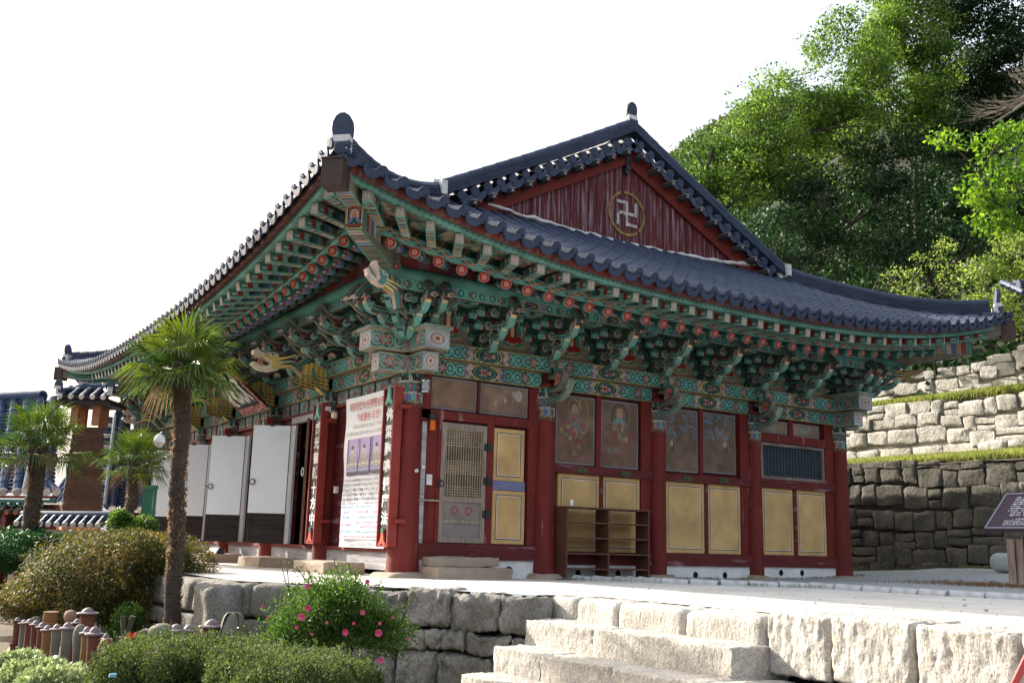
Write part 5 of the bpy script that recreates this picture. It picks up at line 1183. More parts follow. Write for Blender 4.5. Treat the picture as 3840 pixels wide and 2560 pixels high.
# plaques with vertical lettering
def plaque(y, z0, z1, text, lab, tilt=.0):
    t = thing('lettered_plaque', lab, 'plaque', (-.3, y, z0), 'vertical black plaques hung on the front columns')
    mb = MB(); hw = .175; mb.bb(-.34, -.31, y-hw, y+hw, z0+.02, z1-.02); build('board', mb, surf('black_lacquer%d' % int(y*10), (.012, .014, .02), (.03, .035, .045), 6, .5), t)
    mb = MB()
    for s in (-1, 1): mb.bb(-.375, -.22, y+s*hw, y+s*(hw+.03), z0, z1)
    mb.bb(-.37, -.3, y-hw, y+hw, z1-.02, z1+.01); mb.bb(-.37, -.3, y-hw, y+hw, z0-.01, z0+.02)
    for z in (z1-.33, z0+.4): mb.bb(-.29, -.1, y-hw-.1, y-hw-.03, z-.03, z+.03)
    build('frame', mb, surf('oxblood_frame%d' % int(y*10), (.2, .025, .02), (.26, .035, .03), 4, .6), t)
    mb = MB(); prof = [(0, .32), (.03, .27), (.055, .15), (.075, .07), (.13, .03), (.13, -.01), (.07, -.02), (.04, .03), (0, .0), (-.04, .03), (-.07, -.02), (-.13, -.01), (-.13, .03), (-.075, .07), (-.055, .15), (-.03, .27)]
    mb.prism([(a, b) for a, b in prof], (-.345, y, z1-.27), (0, 1, 0), (0, 0, 1), (-.03, 0, 0), 0, (.16, .36, .29)); mb.prism([(a*.6, b*.75+.04) for a, b in prof], (-.377, y, z1-.27), (0, 1, 0), (0, 0, 1), (-.006, 0, 0), 0, (.2, .42, .34))
    build('lotus_ornament', mb, FLAT, t); mb = MB(); mb.prism([(a*.95, b*.8) for a, b in prof], (-.345, y, z0+.03), (0, 1, 0), (0, 0, 1), (-.03, 0, 0), 0, (.42, .07, .03)); mb.disc((-.378, y, z0+.25), (0, 1, 0), (0, 0, 1), .05, 12, 0, (.02, .1, .06)); build('lotus_root_ornament', mb, FLAT, t)
    mb = MB(); n = len(text); ch = (z1-z0-.62)/n
    for i, c in enumerate(text): text_mb(mb, c, (-.345, y+.12, z1-.32-ch*(i+1)+ch*.12), (0, -1, 0), (0, 0, 1), .24, ch*.8, (.8, .8, .78), .025, .003)
    build('lettering', mb, FLAT, t); return t
plaque(.03, .38, 2.93, '佛葉難鳴楚摩法', 'black lettered plaque on the corner column, sunlit at its foot')
plaque(3.08, .39, 2.96, '威光徧照十方中', 'black lettered plaque with white brush characters beside the open doorway')
plaque(6.1, .4, 2.96, '一切衆生悉有性', 'black lettered plaque mostly hidden behind the nearest white door leaf')
plaque(9.0, .4, 2.96, '無邊功德大慈悲', 'black lettered plaque mostly hidden behind the second white door leaf')
# banner
t = thing('banner', 'tall white vinyl banner with red heading, three seated statue photographs and a price table', 'banner', (-.12, 1.5, .35))
by0, by1, bz0, bz1 = .42, 2.22, .345, 2.97; BX = -.15; bw, bh = by1-by0, bz1-bz0
def BP(u, v, off=0): return V((BX-off, by1-.0-bw*u, bz0+bh*v))
mb = MB(); mb.grid(lambda a, b: BP(a, b)+V((.02*math.sin(a*7+b*5)*.5+.012*math.sin(b*17), 0, 0)), 20, 30, 0, cv(20, 30, (.72, .74, .8))); 
o = build('sheet', mb, PRINT, t, True)
mb = MB(); X = (0, -1, 0); Y = (0, 0, 1)
def BT(s, u, v, w_, h_, c, bold=0., off=.02): text_mb(mb, s, BP(u, v, off), X, Y, bw*w_, bh*h_, c, bold, .001)
RDT = (.42, .03, .05); BKT = (.06, .05, .07)
BT('대광명전大光明殿삼존불', .1, .905, .86, .06, RDT, .01); BT('개금불사 모연', .28, .83, .5, .055, RDT, .012)
BT('대웅보전 삼존불 (보물 제1863호) 개금불사를', .2, .78, .7, .028, BKT); BT('많은 분들의 도움으로 원만하게 회향하며 감사의 말씀 올립니다', .06, .735, .88, .028, BKT)
for i, s in enumerate(('다선 초의선사(草衣禪師)께서 창건하시고 건립한 대흥사', '대광명전은 다선일미(茶禪一味)를 실천하며 후학들을 지도', '명맥 높은 선객들이 전통을 이어가고 있는 남방제일', '이번 대광명전 해체보수를 계기로 삼존불 개금불사를', '두루 동참하시어 복덕을 지으시고 아울러 널리 이웃에게도', '불자님 가정에 대덕은 부처님의 자비와 광명이 가득하시기')): BT(s, .04, .425-.031*i, .93, .022, BKT, .008)
build('lettering', mb, PRINT, t); mb = MB()
def rect(u0, u1, v0, v1, c, off): mb.add([BP(u0, v0, off), BP(u1, v0, off), BP(u1, v1, off), BP(u0, v1, off)], [(0, 1, 2, 3)], 0, c)
rows = [(.245, .213, (.5, .68, .82)), (.21, .178, (.7, .58, .78)), (.175, .145, (.5, .68, .82)), (.142, .085, (.7, .58, .78)), (.082, .052, (.5, .68, .82)), (.049, .022, (.72, .62, .68))]
for a, b, c in rows: rect(.03, .98, b+.032, a+.032+.002, c, .022)
for a, b, c in rows: rect(.03, .98, a+.0335, a+.0345, (.25, .25, .35), .0235)
for u in (.03, .33, .975): rect(u, u+.004, .08, .28, (.3, .3, .4), .0235)
build('price_table', mb, PRINT, t); mb = MB()
for s, u, v, w_, c in (('삼존불 개금 동참금', .045, .253, .27, BKT), ('1만원, 10만원, 50만원', .36, .253, .36, BKT), ('1,000원', .8, .253, .15, BKT), ('설 판', .1, .218, .12, BKT), ('100만원 (108명)', .42, .218, .26, BKT), ('설판제작', .78, .218, .18, BKT), ('불사내용', .09, .184, .16, BKT), ('삼존불 울림 및 개금, 좌대, 닫집', .46, .184, .5, BKT), ('온라인 계좌번호', .05, .135, .25, BKT), ('농협 : 301-0178-6567-91 (예금주)', .4, .15, .56, BKT), ('(입금후 연락 부탁드립니다)', .5, .122, .46, RDT), ('문의 및 접수처', .05, .091, .25, BKT), ('법당보살 061.534.5599 / 종무소 061', .38, .091, .58, BKT), ('10만원 이상 동참하신 분은 부처님 복장에 축원문을 넣어', .12, .06, .84, RDT)): BT(s, u, v, w_, .018, c, .006, .026)
BT('대한불교조계종 제22교구본사 대흥사', .18, .008, .8, .03, BKT, .012)
build('small_print', mb, PRINT, t)
for i, u0 in enumerate((.1, .37, .65)):
    a = cv(44, 110, (.28, .22, .42)); u, v = uvs(44, 110, 1, 1); a[v > .5] = (.36, .28, .55); a[(v > .3) & (u < .15)] = (.12, .08, .2)
    ell(a, .5, .19, .46, .05, (.2, .18, .3)); a[v < .16] = (.3, .33, .5); a[v < .11] = (.1, .09, .16); a[v < .05] = (.03, .03, .06)
    s = (.42, .41, .36); d = (.25, .24, .22)
    ell(a, .5, .29, .44, .09, s); ell(a, .5, .25, .3, .03, d); ell(a, .5, .45, .25, .17, s); ell(a, .3, .42, .08, .13, d); ell(a, .7, .42, .08, .13, d); ell(a, .5, .38, .2, .03, d); ell(a, .5, .47, .07, .13, d); ell(a, .5, .68, .12, .075, (.48, .46, .38)); ell(a, .5, .75, .13, .05, (.04, .04, .07)); ell(a, .5, .8, .06, .025, (.04, .04, .07)); ell(a, .5, .3, .13, .03, (.5, .48, .42))
    a[(np.hypot(np.maximum(0, np.abs(u-.5)-.42)/.08, np.maximum(0, np.abs(v-.5)-.47)/.03) > 1)] = (.72, .74, .8)
    mb = MB(); mb.canvas(BP(u0, .47, .022), BP(u0+.25, .47, 0)-BP(u0, .47, 0), V((0, 0, bh*(.245))), a); build('photograph', mb, PRINT, t)
# name board under the eaves
t = thing('name_board', 'black name board with bold white characters in a red frame, tilted under the eaves', 'signboard', (-.9, 6.6, 3.2))
A = V((-.55, 5.35, 3.08)); B = V((-.55, 6.95, 3.08)); Uv = V((-1.05, .15, .92)); Xv = (A-B)
nrm = Xv.normalized().cross(Uv.normalized()); nrm = nrm if nrm.z < 0 else -nrm
mb = MB(); img = cv(70, 60, (.22, .03, .025)); rr = np.random.default_rng(3).random((60, 70)); img[rr > .75] = (.55, .45, .45); img[rr > .93] = (.15, .3, .28)
mb.canvas(B, Xv, Uv, img); mb.add([B+nrm*.012+Xv*.09+Uv*.12, B+nrm*.012+Xv*.91+Uv*.12, B+nrm*.012+Xv*.91+Uv*.9, B+nrm*.012+Xv*.09+Uv*.9], [(0, 1, 2, 3)], 0, (.012, .012, .015)); mb.add([B-nrm*.05, B-nrm*.05+Xv, B-nrm*.05+Xv+Uv, B-nrm*.05+Uv], [(0, 1, 2, 3)], 0, (.1, .03, .02))
build('frame', mb, FLAT, t); mb = MB(); ux = Xv.normalized(); uy = Uv.normalized(); fl = ux.cross(uy).dot(nrm) > 0
for i, c in enumerate('殿明光大'):
    mb = MB(); text_mb(mb, c, B+Xv*(.11+.2*i)+Uv*.17+nrm*.02, ux, uy, Xv.length*.17, Uv.length*.66, (.75, .75, .72), .04, 0); build('character', mb, FLAT, t)
# shoe rack
t = thing('shoe_rack', 'open brown wooden shoe rack with two columns of shelves against the gable wall', 'shoe rack', (3.8, -.35, -.09))
y0, y1 = -.52, -.16
for x in (2.83, 3.74, 4.66): mb = MB(); mb.bb(x, x+.035, y0, y1, -.09, 1.11); build('side_board' if x != 3.74 else 'divider', mb, RACK, t)
mb = MB(); mb.bb(2.82, 4.705, y0-.01, y1, 1.111, 1.14); build('top_board', mb, RACK, t)
for z in (.86, .6, .33, .07):
    for xa, xb in ((2.866, 3.739), (3.776, 4.659)): mb = MB(); mb.bb(xa, xb, y0, y1, z, z+.025); build('shelf', mb, RACK, t)
tag(build('note_tag', (lambda m: (m.bb(2.88, 2.94, -.56, -.55, 1.15, 1.25), m)[1])(MB()), PLAS), 'small white tag standing above the left end of the shoe rack', 'tag')
# lamps and fittings by the lattice door
t = thing('lantern', 'polished steel and glass lantern hanging from the corner column head', 'lantern', (.02, -.38, 2.9))
c = V((.12, -.3, 2.9)); mb = MB(); mb.lathe([(.03, .2), (.05, .17), (.085, .15), (.09, .12), (.075, .11)], c, 16); build('cap', mb, STEEL, t); mb = MB(); mb.lathe([(.07, -.06), (.085, -.05), (.08, -.03), (.07, -.02)], c, 16); build('lamp_base', mb, STEEL, t)
mb = MB(); mb.lathe([(.065, -.02), (.07, .05), (.066, .11)], c, 12); build('glass', mb, surf('smoked_lamp_glass', (.25, .27, .28), None, 3, .1, spec=.8), t); mb = MB(); mb.tube([c+V((0, 0, .2)), c+V((-.02, .05, .26)), c+V((-.12, .12, .22)), c+V((-.2, .05, .3))], [.01]*4, 6); build('hook', mb, METAL, t)
t = thing('alarm_lamp', 'orange lamp with black cap fixed left of the lattice door', 'lamp', (.4, -.15, 2.3)); mb = MB(); mb.lathe([(.045, -.1), (.05, -.09), (.05, .06), (.04, .07)], (.33, -.2, 2.36), 14); build('orange_lens', mb, surf('orange_plastic', (.6, .12, .01), None, 3, .35), t); mb = MB(); mb.lathe([(.05, .07), (.075, .08), (.07, .16), (.03, .18)], (.33, -.2, 2.36), 14); build('cap', mb, METAL, t)
def smallbox(nm, lab, cat, x0, x1, y0, y1, z0, z1, m): mb = MB(); mb.bb(x0, x1, y0, y1, z0, z1); mb.bb(x0+.2*(x1-x0), x1-.2*(x1-x0), y0-.004, y0, z0+.25*(z1-z0), z1-.15*(z1-z0)); return tag(build(nm, mb, m), lab, cat)
smallbox('switch_box', 'white switch box left of the lattice door', 'switch box', .3, .4, -.13, -.1, 1.38, 1.55, PLAS)
smallbox('switch_plate', 'small white switch plate on the wall between the red column and the banner', 'switch', -.12, -.05, 2.62, 2.68, 1.3, 1.42, PLAS)
mb = MB(); mb.lathe([(.03, 0), (.03, .03), (.012, .04)], (0, 0, 0), 12); o = build('round_sensor', mb, PLAS); o.location = (.2, -.17, 1.66); o.rotation_euler = (R_(90), 0, 0); tag(o, 'round cream doorbell on the grey post beside the lattice door', 'doorbell')
mb = MB(); mb.lathe([(.02, 0), (.03, .02), (.028, .05), (.01, .06)], (0, 0, 0), 12); o = build('round_button', mb, PLAS); o.location = (.02, -.27, 1.58); o.rotation_euler = (R_(90), 0, 0); tag(o, 'tiny white button halfway up the corner column', 'button')
mb = MB(); mb.bb(-.3, -.2, 2.85, 2.95, 2.82, 2.9); mb.bb(-.25, -.1, 2.88, 2.91, 2.8, 2.83); tag(build('wall_camera', mb, PLAS), 'little white camera box on the column collar left of the banner', 'camera')
mb = MB(); mb.lathe([(.03, -.06), (.06, -.05), (.065, .03), (.03, .06)], (-.22, 2.62, 2.72), 12); tag(build('wall_lamp', mb, surf('cream_plastic', (.6, .5, .36), None, 3, .5)), 'cream lamp at the top left corner of the banner', 'lamp')
# inside the open doorway
t = thing('electric_fan', 'white electric fan on the wall inside the dark doorway', 'fan', (1.2, 6.4, 2.1)); F = ppx(1127, 1672, .9); mb = MB()
for rr in (.16, .12, .08, .04): mb.tube([F+V((math.cos(a)*rr, -.02, math.sin(a)*rr*.8)) for a in [i*.35 for i in range(19)]], [.004]*19, 4)
for k in range(3): a = k*2.1; mb.ribbon([F+V((math.cos(a)*.02, 0, math.sin(a)*.02)), F+V((math.cos(a+.3)*.12, .02, math.sin(a+.3)*.12))], [.05, .1], .01, (0, 1, 0), lambda u, b: (.7, .7, .7))
mb.c = [x if x is not None else (.6, .6, .6) for x in mb.c]; build('cage_and_blades', mb, FLAT, t); mb = MB(); mb.lathe([(.03, -.05), (.06, -.04), (.06, .08), (.03, .1)], F+V((-.02, .1, .1)), 12); build('motor', mb, PLAS, t)
P = ppx(1122, 1865, .7); mb = MB(); mb.grid(lambda a, b: P+V((.25*(a-.5), -.45*(a-.5)*-1, .85*(b-.5))), 10, 40, 0, np.where((np.arange(40)[:, None, None] % 3 == 0) & (np.arange(10)[None, :, None] > 0), (.25, .27, .3), (.45, .47, .52)) + np.zeros((40, 10, 3))); tag(build('notice_sheet', mb, PRINT), 'large printed paper sheet hanging inside the open doorway', 'notice')
t = thing('black_notice', 'small black wedge-shaped notice with white writing on a step stone', 'notice', (-.6, 7.9, .1)); mb = MB(); O = V((-.75, 8.2, .1))
mb.prism([(0, 0), (.2, 0), (.12, .14), (.08, .14)], O, (1, 0, 0), (0, 0, 1), (0, -.75, 0), 0, (.03, .035, .05)); build('block', mb, FLAT, t); mb = MB(); text_mb(mb, '문화재 보호', O+V((.01, -.06, .02)), (0, -1, 0), V((.08, 0, .14)).normalized(), .62, .11, (.8, .8, .85), .03, .004); build('lettering', mb, FLAT, t)
# security camera, green gate
t = thing('security_camera', 'white domed security camera on a bracket by the far front column', 'security camera', at(598, 1655, 14)); c = at(598, 1655, 14); mb = MB(); mb.lathe([(.075, -.02), (.075, .03), (.06, .07), (.03, .1), (.01, .105)], c, 18); build('housing', mb, PLAS, t, True); mb = MB(); mb.lathe([(.005, -.085), (.04, -.07), (.058, -.04), (.06, -.02)], c, 16); build('dome', mb, surf('pale_dome', (.5, .48, .42), None, 3, .15), t, True); mb = MB(); e = at(648, 1665, 14.2); mb.tube([c+V((0, 0, .1)), c+V((.02, 0, .13)), e+V((0, 0, .1)), e], [.012]*4, 8); build('arm', mb, METAL, t)
t = thing('green_gate', 'green painted wooden gate leaf behind the small palm', 'gate', at(545, 2010, 24)); mb = MB()
a = at(520, 2000, 24); b = at(575, 2000, 24); u = (b-a)
for k in range(4): mb.add([a+u*(k/4+.01), a+u*((k+1)/4-.01), a+u*((k+1)/4-.01)+V((0, 0, 1.1)), a+u*(k/4+.01)+V((0, 0, 1.1))], [(0, 1, 2, 3)])
build('gate_boards', mb, GREENW, t); mb = MB(); mb.bar(a+V((0, 0, .5)), b+V((0, 0, .5)), .05, .07); mb.bar(a+V((0, 0, 1.1)), b+V((0, 0, 1.1)), .09, .09); build('rail', mb, GREENW, t)
# notice board on the right
t = thing('notice_board', 'sloping brown notice board with white Korean writing on two wooden posts', 'notice board', at(3800, 2160, 15))
w_ = 15; BL_ = at(3695, 1979, w_); up = at(3775, 1853, w_+.42)-BL_; X = V((up.y, -up.x, 0)).normalized(); X = X if X.dot(RT) > 0 else -X; wd = 1.1; BR_ = BL_+X*wd
nrm = X.cross(up).normalized(); nrm = nrm if nrm.z > 0 else -nrm
mb = MB(); q = [BL_, BR_, BR_+up+X*.0, BL_+up]; 
mb.add([p for p in q]+[p-V((0, 0, .06)) for p in q], [(0, 1, 2, 3), (4, 7, 6, 5), (0, 4, 5, 1), (3, 2, 6, 7), (0, 3, 7, 4), (1, 5, 6, 2)], 0, (.045, .022, .035)); 
for a, b in ((q[0], q[1]), (q[1], q[2]), (q[2], q[3]), (q[3], q[0])): mb.bar(a+nrm*.006, b+nrm*.006, .03, .012, 0, (.2, .2, .26), nrm)
build('panel', mb, paintmat('dark_brown_enamel', rough=.5, grime=.1, var=.1), t); mb = MB(); uy = up.normalized(); Lh = up.length
for i, s in enumerate(('세 가지 어려움', '첫째는 마음을', '사람 몸을 받기 어렵고', '둘째는 항상 남이 있으', '나은 것을 두려워하는', '셋째는 남이 자기보다', '나은 것을 알면서도 수치', '여겨 바른 가르침을', '묻지 않는 것이다.')): text_mb(mb, s, BL_+uy*(Lh*(.86-.065*i))+X*(.2 if i < 7 else .26)+nrm*.004, X, uy, .1*len(s)*.7, Lh*.045, (.7, .7, .75), .012, .004)
for i, (s, w2) in enumerate((('- 대집경대집품 -', .6), ('Daeheungsa Templestay', .55), ('대흥사 템플스테이 사무국', .5), ('061)535-5775', .34))): text_mb(mb, s, BL_+uy*(Lh*(.23-.055*i))+X*(.24 if i else .34)+nrm*.004, X, uy, w2, Lh*.04, (.7, .7, .75), .01, .004)
build('lettering', mb, PRINT, t)
for px in (3798, 3826): mb = MB(); f = at(px, 2170, 15.25); gz = f.z; wt = 1 if px == 3798 else 1.3; mb.box((f.x, f.y, (gz+.68)/2), (.04*wt, .04*wt, (.75-gz)/2+.04), 0, None, Matrix.Rotation(YAW, 3, 'Z')); build('post', mb, surf('post_wood%d' % px, (.2, .13, .09), (.42, .33, .27), 3, .8, .3, 30, (6, 6, .6)), t)
o = (lambda m: (stone(m, at(3775, 2105, 21)+V((0, .0, -.02)), (.22, .32, .2), 5, 12, .9, .004, 1), autosmooth(build('stone_basin', m, surf('pale_green_stone', (.36, .42, .4), (.5, .56, .53), 20, .7)), 80))[1])(MB()); tag(o, 'pale rounded stone block on the gravel behind the notice board posts', 'stone block')
r = random.Random(12); mb = MB()
for _ in range(420):
    x = r.uniform(-1.0, 12); y = r.uniform(-12, -1.0); s_ = r.uniform(.004, .010)*(2 if r.random() < .04 else 1); stone(mb, (x, y, tz(x, y)+s_*.4), (s_, s_*.8, s_*.5), _, 2, .9, .002, 30)
tag(build('pebbles', mb, STG), kind='stuff')
# red-edged cloth at the lower right corner, slipper on the wall
t = MB(); a, b, c2 = at(3780, 2600, 4.5), at(3900, 2350, 4.5), at(3960, 2600, 4.6); t.prism([(0, 0), (.2, .32), (.6, .2), (.5, -.1)], a, RT, UP, FW*.01, 0, (.62, .6, .5)); t.bar(a-FW*.01, b-FW*.01, .03, .012, 0, (.65, .12, .12), tuple(FW)); tag(build('cloth_corner', t, FLAT), 'red-edged pale cloth corner at the lower right edge of the view', 'cloth')
mb = MB(); s0 = onz(1107, 2222); s0.z += .02; mb.tube([s0+RT*-.06, s0+RT*-.02+V((0, 0, .02)), s0+RT*.03+V((0, 0, .03))], [.012, .022, .02], 10); mb.tube([s0+RT*(.03+.02*math.cos(a))+V((0, 0, .045+.022*math.sin(a))) for a in [i*.5 for i in range(8)]], [.007]*8, 6); tag(autosmooth(build('slipper', mb, METAL)), 'black slipper lying on the terrace edge by the rose bush', 'slipper')
# ================================================================ SMALL TILED BUILDINGS AND CHIMNEY ON THE LEFT
def tile_slope(mb, A, B, run, rows, discs=True, white=2, r0=.09, courses=12):
    """roof slope from eave A-B up along run: pan tiles in courses, rows of round tiles with white plaster ends"""
    A = V(A); B = V(B); run = V(run); n = (B-A).cross(run).normalized(); n = n if n.z > 0 else -n; T = (B-A).normalized()
    for k in range(courses):
        a, b = run*(k/courses), run*((k+1)/courses); mb.add([A+a+n*.05, B+a+n*.05, B+b, A+b], [(0, 1, 2, 3)], 1); mb.add([A+a, B+a, B+a+n*.05, A+a+n*.05], [(0, 1, 2, 3)], 1)
    for i in range(rows):
        c = A.lerp(B, (i+.5)/rows); m = max(2, courses//2)
        pts = []; rad = []
        for k in range(m): pts += [c+run*(k/m)+n*.05, c+run*((k+1)/m-.002)+n*.05]; rad += [r0, r0*.86]
        mb.tube(pts, rad, 8, 0)
        if discs: d = -run.normalized(); mb.tube([c+n*.05+d*.0, c+n*.05+d*.04], [r0*1.0, r0*.9], 12, white)
def wallbox(mb, a, b, z0, z1, th, m=0):
    a = V(a); b = V(b); d = (b-a).normalized(); q = V((-d.y, d.x, 0))*th/2
    v = [a-q, b-q, b+q, a+q]; mb.add([V((p.x, p.y, z)) for z in (z0, z1) for p in v], [(3, 2, 1, 0), (4, 5, 6, 7), (0, 1, 5, 4), (1, 2, 6, 5), (2, 3, 7, 6), (3, 0, 4, 7)], m)
hd = RT.copy(); hd.z = 0; hd.normalize(); fw2 = FW.copy(); fw2.z = 0; fw2.normalize(); UZ = V((0, 0, 1))
TB = surf('blue_grey_small_tile', (.032, .052, .1), (.062, .09, .155), 5, .85, .2, 20, spec=.12); WD = surf('white_tile_end', (.5, .45, .42), (.68, .64, .62), 8, .9)
# stone wall with tile cap
t = thing('garden_wall', 'low stone and mortar garden wall capped with dark tiles and white round tile ends', 'wall', at(270, 2100, 19)); L0 = at(80, 1960, 19.2); R0 = at(412, 1965, 18.6); zc = at(270, 1962, 19).z
mb = MB(); wallbox(mb, L0, R0, -1.1, zc-.12, .35); build('mortar', mb, surf('beige_mortar', (.34, .26, .2), (.45, .36, .28), 4, .95), t)
mb = MB(); r = random.Random(6); d = (R0-L0); d.z = 0; Ld = d.length; d.normalize()
for row in range(8):
    s = .1
    while s < Ld-.2: w_ = r.uniform(.12, .3); c = L0+d*(s+w_/2); c.z = zc-.22-.14*row+r.uniform(-.02, .02); stone(mb, c-fw2*.17, (w_/2, .05, .05), int(s*10+row), 4, .9, .01, 3); s += w_+r.uniform(.04, .1)
build('set_stones', mb, surf('warm_brown_stone', (.14, .08, .05), (.28, .19, .13), 3, .9, .3), t)
mb = MB(); a = L0-fw2*.3; b = R0-fw2*.3; a.z = b.z = zc-.06; tile_slope(mb, a, b, fw2*.3+UZ*.16, 11, True, 2, .055, 3); mb.tube([V((L0.x, L0.y, zc+.13)), V((R0.x, R0.y, zc+.15)), V((R0.x, R0.y, zc+.17))+d*.08], [.09, .09, .06], 10, 0); wallbox(mb, L0, R0, zc-.02, zc+.1, .2, 0); autosmooth(build('tile_cap', mb, [TILED, TILED, WD], t), 40)
# chimney
t = thing('tile_chimney', 'tall tapering chimney of stacked red-brown tiles with a small tiled roof', 'chimney', at(300, 2000, 22.5)); wq = 22.5
bl, br, tl_, tr = at(238, 1925, wq), at(385, 1918, wq), at(283, 1600, wq), at(390, 1590, wq); dep = (fw2*.85-hd*.45)*.8
def ring(t_): a = bl.lerp(tl_, t_); b = br.lerp(tr, t_); dd = dep*(1-.35*t_); return a, b, dd
mb = MB(); nl = 34; r = random.Random(4)
for k in range(nl):
    a, b, dd = ring((k+.5)/nl); z0 = bl.z+(tl_.z-bl.z)*k/nl; h = (tl_.z-bl.z)/nl; e = r.uniform(-.01, .01)
    for m, o_, hh, zz in ((0, -.03, h*.7, z0), (1, .035+e, h*.34, z0+h*.68)):
        q = [a-hd*o_-fw2*o_, b+hd*o_-fw2*o_, b+dd+hd*o_+fw2*o_, a+dd-hd*o_+fw2*o_]; mb.add([V((p.x, p.y, z)) for z in (zz, zz+hh) for p in q], [(4, 5, 6, 7), (3, 2, 1, 0), (0, 1, 5, 4), (1, 2, 6, 5), (2, 3, 7, 6), (3, 0, 4, 7)], m)
for q0 in (bl, ): 
    a, b, dd = ring(0); qq = [a, b, b+dd, a+dd]; mb.add([V((p.x, p.y, z)) for z in (-1.1, bl.z+.01) for p in qq], [(0, 1, 5, 4), (1, 2, 6, 5), (2, 3, 7, 6), (3, 0, 4, 7)], 0)
BRK = surf('orange_brown_clay_brick', (.24, .1, .05), (.42, .2, .11), 5, .9, .3, 20, (1, 1, 6)); build('stack', mb, [BRK, surf('dark_tile_edge', (.03, .022, .022), (.1, .075, .07), 6, .8)], t)
mb = MB(); zt = tl_.z; c = (tl_+tr)/2+dep*.25; zt2 = at(330, 1520, wq).z
for sx, sy in ((-1, -1), (1, -1), (1, 1), (-1, 1)): mb.box(c+hd*sx*.24+fw2*sy*.2+UZ*((zt2-zt)/2), (.085, .07, (zt2-zt)/2), 0, None, Matrix((hd, fw2, UZ)).transposed())
build('flue_post', mb, BRK, t); mb = MB(); zc2 = zt2; cc = V((c.x, c.y, zc2)); mb.box(cc+UZ*.04, (.62, .5, .04), 1, None, Matrix((hd, fw2, UZ)).transposed()); mb.box(cc+UZ*.11, (.56, .45, .03), 0, None, Matrix((hd, fw2, UZ)).transposed())
tile_slope(mb, cc-hd*.6-fw2*.52+UZ*.12, cc+hd*.6-fw2*.52+UZ*.12, fw2*.5+UZ*.28, 5, True, 2, .06, 3)
for s in (-1, 1):
    mb.tube([cc+hd*s*.58-fw2*.5+UZ*.28, cc+hd*s*.25+UZ*.42], [.06, .06], 8, 0); p = cc+hd*s*.58-fw2*.48+UZ*.3; mb.box(p, (.05, .05, .09), 2); mb.prism([(-.09, 0), (.09, 0), (.09, .12), (.04, .19), (-.04, .19), (-.09, .12)], p+UZ*.04, hd, UZ, fw2*.05, 0)
    mb.box(cc+hd*s*.27+UZ*.46, (.07, .06, .1), 2)
mb.box(cc+UZ*.42, (.34, .12, .06), 0, None, Matrix((hd, fw2, UZ)).transposed()); mb.tube([cc+hd*.36+UZ*.52, cc+UZ*.47, cc-hd*.3+UZ*.52, cc-hd*.42+UZ*.64], [.055, .055, .05, .02], 10, 0)
autosmooth(build('chimney_roof', mb, [TILED, WOODD, WD], t), 40)
# left building: roof, eave timbers, wall
t = thing('tiled_outbuilding', 'low hall with blue-grey tile roof and painted rafters behind the leftmost palm', 'building', at(60, 2050, 25)); wq = 25
A = at(-260, 1845, wq+1.2); B = at(205, 1850, wq-.6); A.z = B.z = at(100, 1848, wq).z; ra = at(40, 1800, 1)-CP; ra.z = 0; ra.normalize(); Rn = ra*2.9+UZ*(at(60, 1500, wq+2.9).z-A.z)
mb = MB(); tile_slope(mb, A, B, Rn, 9, True, 2, .12, 26); T = (B-A).normalized()
mb.tube([A+Rn+UZ*.12, B+Rn*1.0+UZ*.12-T*.7], [.16, .16], 10, 0); wallbox(mb, A+Rn, B+Rn-T*.7, (A+Rn).z-.1, (A+Rn).z+.2, .22, 0)
for k in range(4): c = B-T*.3*k*.5+T*(-.05+.18*(k == 0)); mb.tube([B+Rn*.25-T*.9+UZ*.12, B+T*(.05-.28*k)-fw2*.1*k+UZ*.03], [.08, .1], 10, 0); mb.tube([B+T*(.05-.28*k)-fw2*.1*k+UZ*.03, B+T*(.07-.28*k)-fw2*(.1*k+.03)+UZ*.03], [.1, .1], 10, 2)
roof = autosmooth(build('roof', mb, [TB, TILED, WD], t), 40)
mb = MB(); e = UZ*-.1+fw2*.1; mb.bar(A+e, B+e, .1, .06, 0, (.3, .04, .03)); mb.bar(A+e-UZ*.1, B+e-UZ*.1, .08, .08, 0, G1); L = (B-A).length
for k in range(int(L/.32)):
    c = A+T*(.1+.32*k); mb.box(c+e-UZ*.17, (.06, .06, .06), 0, G2, Matrix((hd, fw2, UZ)).transposed()); mb.box(c+e-UZ*.17-fw2*.04, (.04, .03, .04), 0, GD, Matrix((hd, fw2, UZ)).transposed())
    mb.tube([c+e-UZ*.38+T*.14, c+e-UZ*.3+fw2*.8+T*.14], [.065, .07], 10, 0, (.1, .12, .09)); mb.disc(c+e-UZ*.38+T*.14-fw2*.004, hd, UZ, .06, 12, 0, (.4, .06, .03))
build('painted_rafters', mb, PAINT, t)
mb = MB(); a = A+fw2*.95; b = B+fw2*.95-T*.5; wallbox(mb, a, b, -1.1, A.z-.25, .2, 0); build('wall', mb, surf('dark_timber_wall', (.025, .018, .012), (.07, .05, .035), 3, .9), t)
mb = MB(); c = at(92, 1890, wq); cn = a+(b-a)*.0; p = B+fw2*.82-T*1.15; mb.bb(0, 0, 0, 0, 0, 0) if 0 else mb.box((p.x, p.y, at(92, 1905, wq).z), (.14, .02, .16), 0, (.3, .17, .09), Matrix((hd, fw2, UZ)).transposed())
mb.box((B+fw2*.8-T*2.6)*1+UZ*(-.5), (.3, .03, .2), 0, (.07, .09, .05), Matrix((hd, fw2, UZ)).transposed()); build('wall_panel', mb, FLAT, t)
